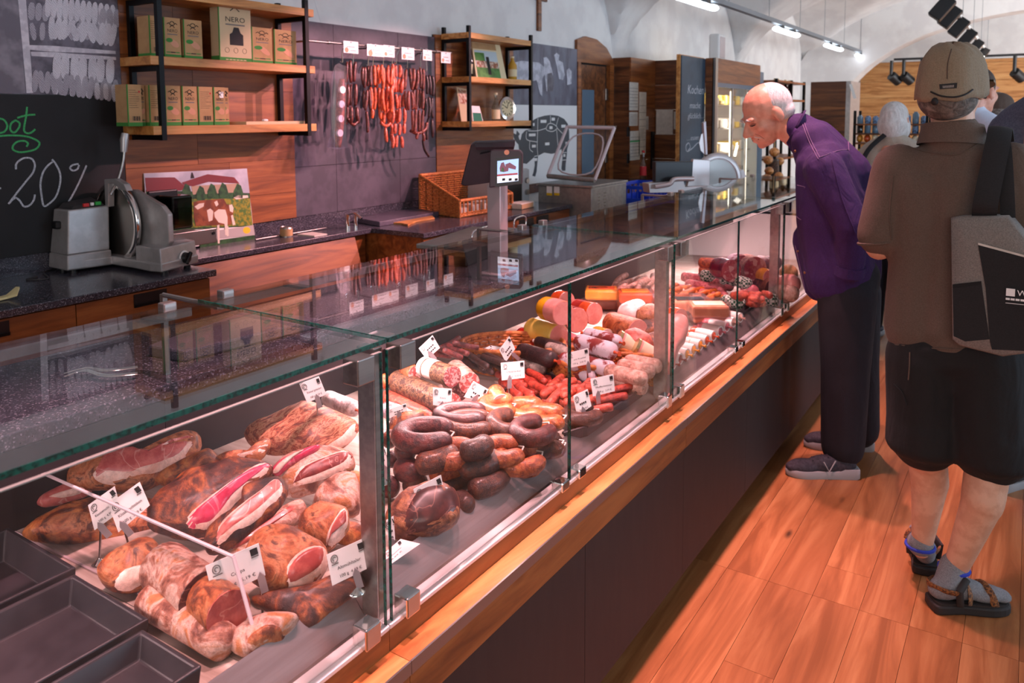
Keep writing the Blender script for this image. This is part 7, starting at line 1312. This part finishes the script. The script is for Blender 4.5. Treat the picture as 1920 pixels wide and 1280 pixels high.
def shoe(parent, heel, toe, w_, mats, h=.075):
    d = (toe-heel); L = d.length; d.normalize(); sd = Vector((-d.y, d.x, 0)); M_ = Matrix(((d.x, sd.x, 0, heel.x), (d.y, sd.y, 0, heel.y), (0, 0, 1, 0), (0, 0, 0, 1)))
    out = [(0, -.3), (.06, -.42), (.3, -.40), (.55, -.42), (.75, -.5), (.9, -.4), (1, -.1), (1, .1), (.9, .36), (.75, .46), (.55, .4), (.3, .38), (.06, .38), (0, .28)]; P = catmull([(a*L, b*w_, 0) for a, b in out], 3, True)
    k = len(P); g = G()
    for z, s in ((0, .95), (.008, 1.), (.03, 1.0), (.034, .97)): g.v += [tuple(M_ @ Vector((L*.5+(p.x-L*.5)*s, p.y*s, z+(.012 if p.x < L*.25 else 0)*(z > .01)))) for p in P]
    for i in range(3): g.f += [(i*k+j, i*k+(j+1) % k, (i+1)*k+(j+1) % k, (i+1)*k+j) for j in range(k)]
    g.f += [tuple(range(k))[::-1], tuple(3*k+j for j in range(k))]; g.mi = [0]*len(g.f); sh = g.build('shoe', mats[1], parent, smooth=True)
    g = G()
    for c, r in (((L*.2, 0, .055), (.055, w_*.38, .05)), ((L*.45, 0, .05), (.09, w_*.38, .045)), ((L*.75, 0, .042), (.075, w_*.43, .032)), ((L*.9, 0, .036), (.035, w_*.33, .024)), ((L*.22, 0, .085), (.045, w_*.33, .04))): g.ell(c, r, 16, 10, M_)
    fuse(g, 'upper', mats[0], sh, .006, 5); return M_, L, sh
for k, (h_, t_) in enumerate(((atz(1608, 893, 0), atz(1474, 889, 0)), (atz(1636, 842, 0), atz(1508, 836, 0)))):
    M_, L, sh = shoe(m1, h_, t_, .105, ('shoe_grey', 'shoe_sole'))
    G().tube([M_ @ Vector((L*.35, .036, .085)), M_ @ Vector((L*.45, .050, .04)), M_ @ Vector((L*.52, .042, .08))], .003, 6).build('side_stripe', 'shoe_sole', sh); 
    for i in range(4): G().tube([M_ @ Vector((L*(.42+.07*i), -.02, .094-.006*i)), M_ @ Vector((L*(.44+.07*i), .02, .094-.006*i))], .003, 6).build('lace', 'shoe_grey', sh)
# face details
def onhead(bv, M_, x, z, off=.001):
    o_ = M_ @ Vector((x, .3, z)); d_ = (M_.to_3x3() @ Vector((0, -1, 0))).normalized(); r = bv.ray_cast(o_, d_); return r[0]-d_*off if r[0] else M_ @ Vector((x, .08, z))
oh = lambda x, z, off=.001: onhead(bv1, MH, x, z, off)
skinm('hair_stubble', (190, 160, 148), (214, 190, 180)); skinm('skin_shade', (150, 92, 76), (168, 108, 90))
for e in (-1, 1):
    G().tube([oh(.017*e, -.008), oh(.030*e, -.005), oh(.044*e, -.009)], [.003, .0055, .003], 8, flat=.6).build('eyelid', 'skin_shade', bo, smooth=True); G().tube([oh(.019*e, -.011, .002), oh(.030*e, -.012, .0035), oh(.042*e, -.012, .002)], [.0015, .003, .0015], 6).build('eye', 'ink', bo, smooth=True)
    G().tube([oh(.010*e, .012), oh(.030*e, .018), oh(.050*e, .012)], [.0035, .005, .002], 6).build('eyebrow', 'hair_white', bo, smooth=True)
    G().tube([oh(.002*e, -.056, -.001), oh(.016*e, -.060, -.001), oh(.030*e, -.073, 0)], [.003, .004, .002], 8).build('moustache', 'hair_stubble', bo, smooth=True)
    G().tube([oh(.022*e, -.046), oh(.033*e, -.062), oh(.037*e, -.08)], .0014, 5).build('cheek_crease', 'skin_shade', bo)
G().tube([oh(-.022, -.073), oh(0, -.071), oh(.022, -.073)], .0024, 6).build('mouth_line', 'case_deepred', bo)
g = G(); g.ell((0, -.034, .024), (.0805, .085, .088), 20, 14, MH); g.ell((0, -.05, -.02), (.077, .06, .05), 20, 14, MH); fuse(g, 'hair', 'hair_white', m1, .007, 2)
# ---- man with cap seen from behind
m2 = thing('person', 'man in taupe polo shirt, black shorts and khaki cap seen from behind', 'person', (-.19, 2.88, 0)); Y2 = 2.88; Q = lambda u, v, y=Y2: aty(u, v, y)
g = G(); hc = Q(1786, 160); MH2 = head(g, hc, (.25, .97, -.02), (0, 0, 1), 1.1)
g.cap(Q(1786, 185), Q(1786, 250), .062, .064); g.cap(Q(1786, 250), Q(1790, 660), .06, .07)
eL = Q(1648, 462, 2.86); wL = eL+Vector((.13, .24, .02)); g.cap(Q(1672, 330), eL, .05, .046); g.cap(eL, wL, .045, .03); g.cap(wL, wL+Vector((.05, .05, .01)), .034, .03)
for i in range(4): g.cap(wL+Vector((.05, .05, .03-.018*i)), wL+Vector((.11, .075, .03-.02*i)), .010, .008)
g.cap(wL+Vector((.03, .02, .03)), wL+Vector((.07, .03, .06)), .011, .009)
eR = Q(1935, 465, 2.86); wR = eR+Vector((-.1, .25, .03)); g.cap(Q(1905, 330), eR, .05, .046); g.cap(eR, wR, .045, .03); g.cap(wR, wR+Vector((-.06, .06, 0)), .034, .028)
for i in range(4): g.cap(wR+Vector((-.05, .05, .03-.018*i)), wR+Vector((-.11, .08, .03-.02*i)), .010, .008)
YL, YR = 2.93, 2.84
g.cap(Q(1738, 700), Q(1738, 850), .09, .066); g.cap(Q(1738, 850, 2.9), Q(1743, 905, YL), .062, .06); g.cap(Q(1743, 905, YL), Q(1730, 1010, YL), .058, .036); g.cap(Q(1730, 1010, YL), Q(1727, 1030, YL), .036, .03)
g.cap(Q(1850, 700), Q(1852, 875), .09, .068); g.cap(Q(1852, 875, 2.87), Q(1842, 940, YR), .066, .063); g.cap(Q(1842, 940, YR), Q(1793, 1062, YR), .060, .037); g.cap(Q(1793, 1062, YR), Q(1785, 1105, YR), .037, .04)
bo2, bv2 = fuse(g, 'body', 'skin_leg', m2, .0075, 4)
g = G(); cx_ = Q(1792, 450).x
for s in (-1, 1): g.cap((cx_+s*.088, Y2, .895), (cx_+s*.09, Y2, 1.12), .116, .106); g.cap((cx_+s*.09, Y2, 1.12), (cx_+s*.115, Y2, 1.36), .106, .10); g.cap((cx_+s*.13, Y2, 1.40), (cx_+s*.03, Y2, 1.46), .075, .075)
g.cap((cx_, Y2, .90), (cx_, Y2, 1.36), .135, .115); g.cap((cx_, Y2, 1.36), (cx_, Y2, 1.46), .115, .085); g.cap(Q(1788, 250), Q(1788, 262), .078, .085); g.cap(Q(1684, 315), Q(1650, 440, 2.86), .082, .074); g.cap(Q(1898, 315), Q(1932, 440, 2.86), .082, .074)
so2, bvp = fuse(g, 'polo_shirt', 'polo_taupe', m2, .010, 8)
G().tube([Q(1650+0, 452, 2.86)+Vector((.066*math.cos(a), .066*math.sin(a), .012*math.cos(a))) for a in np.linspace(0, 2*pi, 18)[:-1]], .006, 6, closed=True).build('sleeve_hem', 'polo_taupe', so2, smooth=True)
cp_ = [Q(1786, 246)+Vector((.088*math.cos(a), .085*math.sin(a), -.012*math.sin(a))) for a in np.linspace(0, 2*pi, 26)[:-1]]; k = len(cp_)
G().add([tuple(p+Vector((0, 0, .02))) for p in cp_]+[tuple(Q(1786, 246)+(p-Q(1786, 246))*1.16+Vector((0, 0, -.045))) for p in cp_], [(i, (i+1) % k, k+(i+1) % k, k+i) for i in range(k)]).build('collar', 'polo_taupe', so2, smooth=2)
seam(so2, bvp, [(1690, 268), (1730, 283), (1790, 290), (1830, 272), (1850, 262)], .002, 'polo_taupe'); seam(so2, bvp, [(1672, 645), (1740, 652), (1800, 655)], .0025, 'polo_taupe', 'hem_seam'); seam(so2, bvp, [(1675, 330), (1668, 400), (1672, 450)], .0025, 'polo_taupe', 'sleeve_seam')
g = G(); g.cap(Q(1738, 668), Q(1734, 815), .128, .118); g.cap(Q(1850, 668), Q(1858, 835), .13, .124); g.cap(Q(1745, 655), Q(1845, 655), .125)
for (u, v) in ((1734, 838), (1860, 862)): c = Q(u, v); g.lathe([(.112, -.0), (.122, .02), (.122, .1)], 24, Matrix.Translation((c.x, c.y, c.z-.01)))
so3, bvsh = fuse(g, 'shorts', 'short_black', m2, .010, 5); seam(so3, bvsh, [(1706, 660), (1705, 690), (1703, 712)], .002, 'polo_taupe'); seam(so3, bvsh, [(1676, 720), (1690, 735), (1700, 760)], .003, 'short_black', 'pocket_seam')
# cap and hair
g = G(); g.ell((0, -.012, .0), (.087, .108, .088), 22, 14, MH2); hr = None
g2 = G(); g2.ell((0, -.035, -.035), (.079, .083, .07), 20, 12, MH2); fuse(g2, 'hair', 'hair_grey', m2, .007, 1)
g = G(); prof = [(a, math.radians(a)) for a in (90, 75, 60, 45, 30, 15, 0, -8)]; vs = []; fs = []; n = 30
for a, ra in prof:
    for j in range(n):
        q = 2*pi*j/n; r = max(0., math.cos(ra))**.72 if a >= 0 else 1.0; vs.append(MH2 @ Vector(((.092+.003*math.sin(5*q))*r*math.cos(q), -.012+.116*r*math.sin(q), -.002+.124*math.sin(ra)-.03*(1-math.sin(q))*.5*(a <= 15)+.004*math.sin(7*q+ra*5))))
for i in range(len(prof)-1): fs += [(i*n+j, i*n+(j+1) % n, (i+1)*n+(j+1) % n, (i+1)*n+j) for j in range(n)]
cpo = G().add(vs, fs).build('cap', 'cap_khaki', m2, smooth=2); bvc = BVHTree.FromPolygons([Vector(v) for v in vs], fs)
sm = cpo.modifiers.new('solid', 'SOLIDIFY'); sm.thickness = .003
br = [MH2 @ Vector((.085*math.cos(q), .07+.10*math.sin(q), .012-.02*math.sin(q))) for q in np.linspace(0, pi, 14)]; G().add([tuple(p) for p in br]+[tuple(p+Vector((0, 0, .006))) for p in br], [tuple(range(14))[::-1], tuple(range(14, 28))]+[(i, i+1, 15+i, 14+i) for i in range(13)]).build('cap_brim', 'cap_khaki', cpo)
seam(cpo, bvc, [(1745, 172), (1765, 180), (1790, 182), (1810, 177), (1824, 168)], .0028, 'ink', 'elastic_edge'); G().ell(tuple(MH2 @ Vector((0, -.128, -.05))), (.010, .008, .012), 10, 8).build('cap_toggle', 'ink', cpo, smooth=2)
pp = [hit(bvc, *q, .003) for q in ((1761, 158), (1795, 155), (1794, 165), (1762, 167))]
if all(pp): slabp(cpo, 'cap_patch', 'ink', pp, .002); p2 = [a.lerp(sum(pp, Vector())/4, .35)-ray(1778, 160)*.0006 for a in pp]; slabp(cpo, 'patch_print', 'bag_grey', [p2[0].lerp(p2[3], .3), p2[1].lerp(p2[2], .3), p2[2], p2[3]], .0006)
for st in ([(1784, 92), (1777, 120), (1776, 148)],): seam(cpo, bvc, st, .0014, 'cap_brown')
# sandals
def sandal(lab, heel, toe, ank):
    d = (toe-heel); L = d.length; d.normalize(); sd = Vector((-d.y, d.x, 0)); M_ = Matrix(((d.x, sd.x, 0, heel.x), (d.y, sd.y, 0, heel.y), (0, 0, 1, 0), (0, 0, 0, 1))); w_ = .052
    out = [(0, -.6), (.08, -.85), (.35, -.8), (.7, -1.05), (.92, -.8), (1, -.1), (.96, .6), (.72, .95), (.35, .75), (.08, .8), (0, .55)]; P = [(p.x, p.y) for p in catmull([(a*L, b*w_, 0) for a, b in out], 3, True)]
    sl_ = t = G().prism(P, .030, M_).build('sandal', 'rubber', m2, bevel=.006); t['label'] = lab; G().prism([(L*.5+(x-L*.5)*.93, y*.9) for x, y in P], .006, M_, z0=.030).build('footbed', 'rubber', sl_)
    g = G()
    for c, r in (((L*.14, 0, .065), (.042, .034, .035)), ((L*.4, 0, .065), (.075, .036, .034)), ((L*.68, 0, .052), (.065, .044, .024)), ((L*.88, 0, .046), (.035, .04, .016))): g.ell(c, r, 16, 10, M_)
    g.cap(M_ @ Vector((L*.2, 0, .07)), Vector((ank.x, ank.y, .125)), .04, .043); fuse(g, 'sock', 'sock_grey', t, .006, 4)
    for (x0_, x1_, z, ww) in ((.62, .72, .08, .049), (.5, .42, .10, .044), (.12, .16, .115, .046)):
        if x0_ > .2: pts = [M_ @ Vector((L*(x0_+(x1_-x0_)*q), ww*math.cos(pi*q), .032+z*.55*math.sin(pi*q)+.005)) for q in np.linspace(0, 1, 12)]
        else: pts = [M_ @ Vector((L*.16-.05*math.sin(pi*q)+.03*abs(math.cos(pi*q)), ww*math.cos(pi*q), .085-.01*abs(math.cos(pi*q)))) for q in np.linspace(0, 1, 12)]
        G().tube(pts, .012, 8, flat=.35, up=(0, 0, 1) if x0_ > .2 else tuple(d)).build('strap', 'strap_brown', t, smooth=True)
    for s in (-1, 1): G().tube([M_ @ Vector((L*.30, s*.044, .03)), M_ @ Vector((L*.27, s*.05, .085)), M_ @ Vector((L*.42, s*.02, .11))], .011, 8, flat=.35, up=(0, s, 0)).build('strap', 'rubber', t, smooth=True)
    c = Vector((ank.x, ank.y, .118)); G().tube([c+Vector((.044*math.cos(a), .044*math.sin(a), 0)) for a in np.linspace(0, 2*pi, 16)[:-1]], .006, 6, closed=True).build('sock_trim', 'blue_trim', t, smooth=True)
sandal('brown strap sandal pointing right on the nearer foot', atz(1742, 1138, 0), atz(1890, 1140, 0), Q(1787, 1100, YR)); sandal('brown strap sandal pointing away on the farther foot', atz(1735, 1080, 0)+Vector((0, 0, 0)), atz(1735, 1080, 0)+Vector((-.05, .27, 0)), Q(1724, 1050, YL))
# shoulder bag
bg = thing('shoulder_bag', 'grey and black shoulder bag with white print on the polo man', 'bag', Q(1880, 660, 2.66)); nb = Vector((-.12, -1, .03)).normalized(); B0 = Q(1850, 530, 2.70)
bp = lambda u, v, o=0.: atplane(u, v, B0+nb*o, nb)
g = G(); ol = [(1783, 408), (1800, 405), (1890, 404), (1945, 470), (1975, 560), (1975, 655), (1880, 668), (1800, 648), (1786, 636)]; Pf = [bp(*q) for q in ol]; k = len(Pf); C = sum(Pf, Vector())/k
rings = [[C+(p-C)*.5+nb*.014 for p in Pf], [C+(p-C)*.96+nb*.014 for p in Pf], Pf, [p-nb*.07 for p in Pf], [C+(p-C)*.9-nb*.1 for p in Pf]]
g.v = [tuple(p) for r in rings for p in r]; g.f = [(i*k+j, i*k+(j+1) % k, (i+1)*k+(j+1) % k, (i+1)*k+j) for i in range(4) for j in range(k)]+[tuple(range(k))[::-1], tuple(4*k+j for j in range(k))]; g.mi = [0]*len(g.f); bb = g.build('bag_body', 'bag_grey', bg, smooth=2); bvb = BVHTree.FromPolygons([Vector(v) for v in g.v], [f for f in g.f])
def onbag(name, mat, pts, off=.003, t_=.002):
    slabp(bb, name, mat, [bp(*p, .014+off*.6) for p in pts], t_)
onbag('front_panel', 'bag_black', [(1834, 457), (1834, 460), (1848, 540), (1856, 640), (1860, 655), (1925, 658), (1940, 600), (1935, 500), (1920, 480)], .006, .004); onbag('mesh_pocket', 'bag_black', [(1786, 538), (1840, 530), (1850, 600), (1855, 636), (1810, 640), (1788, 630)], .004); onbag('zip_line', 'paper', [(1834, 455), (1920, 478), (1920, 482), (1834, 459)], .0075, .001)
onbag('pocket_edge', 'short_black', [(1786, 533), (1840, 527), (1840, 533), (1786, 540)], .006); p0 = hit(bvb, 1886, 554, .012)
if p0:
    g = G(); Mt = axes(p0, (1, 0, 0), (0, 0, 1)); g.box(0, .022, -.0, .022, 0, .0008, Mt); put_text(g, 'WO', .024, Mt @ Matrix.Translation((.027, .003, 0)), False); [g.box(.0+.012*i, .010+.012*i, -.012, -.006, 0, .0008, Mt) for i in range(5)]; g.box(.0, .045, -.022, -.0205, 0, .0008, Mt); meta(g.build('bag_print', 'card_white', bb), kind='stuff')
sp_ = [bp(1845, 408, -.02), Q(1848, 380, 2.70), Q(1862, 310, 2.735), Q(1872, 262, 2.78), Q(1876, 240, 2.86), Q(1880, 262, 2.95)]; G().tube(catmull(sp_, 6), .034, 10, flat=.18, up=(0, -1, 0)).build('strap', 'bag_black', bg, smooth=True); G().tube(catmull([bp(1890, 408, -.03), Q(1888, 360, 2.73), Q(1884, 290, 2.77), Q(1878, 245, 2.86)], 6), .02, 10, flat=.2, up=(0, -1, 0)).build('strap', 'bag_black', bg, smooth=True)
# ---- people farther back
def bystander(lab, x, y, h, f, top, leg, hair, long_hair=False, capm=None, arm=None, shoe_m='rubber', hs=1.05, hz=None):
    t = thing('person', lab, 'person', (x, y, 0)); f = Vector((*f, 0)).normalized(); sd = Vector((f.y, -f.x, 0)); k = h/1.75; O = Vector((x, y, 0)); L = lambda a, b, z: O+sd*a*k+f*b*k+Vector((0, 0, z*k))
    g = G(); M_ = head(g, L(0, .02, 1.62), f, (0, 0, 1), hs*k); g.cap(L(0, -.02, 1.56), L(0, -.02, 1.40), .055*k, .06*k); g.cap(L(0, 0, 1.40), L(0, 0, .95), .09*k, .11*k)
    hands = arm or ((L(-.27, .05, .82)), (L(.27, .05, .82)))
    for s, hd_ in zip((-1, 1), hands):
        el = (L(s*.2, 0, 1.38)+hd_)/2+sd*s*.05*k+Vector((0, 0, -.06*k)); g.cap(L(s*.18, 0, 1.38), el, .045*k, .038*k); g.cap(el, hd_, .036*k, .026*k); g.cap(hd_, hd_+f*.05*k, .03*k, .026*k)
        for i in range(4): g.cap(hd_+f*.05*k+Vector((0, 0, (.025-.016*i)*k)), hd_+f*.11*k+Vector((0, 0, (.02-.018*i)*k)), .009*k, .007*k)
        g.cap(hd_+f*.02*k+Vector((0, 0, .03*k)), hd_+f*.06*k+Vector((0, 0, .05*k)), .01*k, .008*k)
        g.cap(L(s*.09, 0, .9), L(s*.1, .02, .48), .08*k, .055*k); g.cap(L(s*.1, .02, .48), L(s*.1, -.02, .08), .055*k, .035*k)
    fuse(g, 'body', 'skin', t, .010, 3); g = G()
    for s, hd_ in zip((-1, 1), hands):
        g.cap(L(s*.09, 0, .92), L(s*.10, 0, 1.15), .12*k, .11*k); g.cap(L(s*.1, 0, 1.15), L(s*.12, 0, 1.36), .11*k, .095*k); g.cap(L(s*.15, 0, 1.40), L(s*.04, -.01, 1.46), .07*k, .07*k)
        el = (L(s*.2, 0, 1.38)+hd_)/2+sd*s*.05*k+Vector((0, 0, -.06*k)); g.cap(L(s*.18, 0, 1.38), el, .065*k, .055*k); g.cap(el, el.lerp(hd_, .85), .055*k, .045*k)
    g.cap(L(0, -.015, 1.47), L(0, -.015, 1.50), .075*k, .07*k); fuse(g, 'top', top, t, .012, 6); g = G()
    for s in (-1, 1): g.cap(L(s*.09, 0, .88), L(s*.1, .02, .48), .115*k, .09*k); g.cap(L(s*.1, .02, .48), L(s*.1, -.01, .12), .088*k, .075*k)
    g.cap(L(-.06, 0, .9), L(.06, 0, .9), .12*k); fuse(g, 'trousers', leg, t, .013, 5)
    g = G(); g.ell((0, -.02, .03), (.083, .1, .092), 18, 12, M_)
    if long_hair: g.ell((0, -.04, -.03), (.092, .085, .10), 18, 12, M_); g.ell((.06, .0, -.05), (.035, .05, .07), 12, 8, M_); g.ell((-.06, .0, -.05), (.035, .05, .07), 12, 8, M_)
    fuse(g, 'hair', hair, t, .009, 2)
    if capm: g = G(); g.ell((0, -.015, .045), (.092, .112, .075), 18, 12, M_); fuse(g, 'cap', capm, t, .009, 2)
    for s in (-1, 1):
        shoe(t, L(s*.1, -.09, 0), L(s*.12, .19, 0), .10, (shoe_m, 'shoe_sole'))
    return t, L
tw, Lw = bystander('woman with white bobbed hair in a beige coat', -.80, 6.0, 1.68, (.25, .97), 'coat_beige', 'trouser_black', 'hair_white', True, arm=(Vector((-.98, 6.02, .95)), Vector((-.52, 6.28, 1.50))), shoe_m='shoe_grey', hs=1.12)
bs = thing('sling_bag', 'black sling strap and bag on the white haired woman', 'bag', Lw(-.1, -.2, .9)); G().tube(catmull([Lw(-.02, -.09, 1.52), Lw(-.12, -.14, 1.40), Lw(-.19, -.15, 1.2), Lw(-.22, -.14, 1.0)], 5), .016, 8, flat=.3, up=(0, -1, 0)).build('strap', 'bag_black', bs, smooth=True); G().cbox(tuple(Lw(-.24, -.14, .9)), .2, .08, .24).build('pouch', 'bag_black', bs, bevel=.02)
ph = thing('phone', 'grey phone held up by the white haired woman', 'phone', (-.5, 6.33, 1.5)); G().cbox((-.5, 6.4, 1.55), .075, .01, .15).build('case', 'mw_grey', ph, bevel=.004)
bystander('man in grey blue fleece at the right frame edge', .07, 3.80, 1.94, (.6, .8), 'fleece_blue', 'trouser_red', 'hair_grey', shoe_m='rubber')
bystander('man with brown flat cap beyond the polo man', -.20, 6.0, 1.74, (.3, .95), 'shirt_lightblue', 'trouser_black', 'hair_grey', capm='cap_brown'); bystander('dark haired man in pale blue shirt beyond the polo man', -.27, 5.0, 1.86, (.5, .86), 'shirt_lightblue', 'trouser_black', 'hair_brown')
# grey lower counter beyond the glass counter
gc_ = thing('grey_counter', 'grey fronted sales counter beyond the leaning man', 'counter', (-1.4, 6.8, 0)); box('front', 'mw_grey', -.93, -.95, 5.3, 8.4, .08, .95, gc_); box('body', 'pack_grey', -1.6, -.95, 5.3, 8.4, .0, .93, gc_); box('top', 'white_paint', -1.62, -.91, 5.28, 8.42, .95, .98, gc_, bevel=.003)
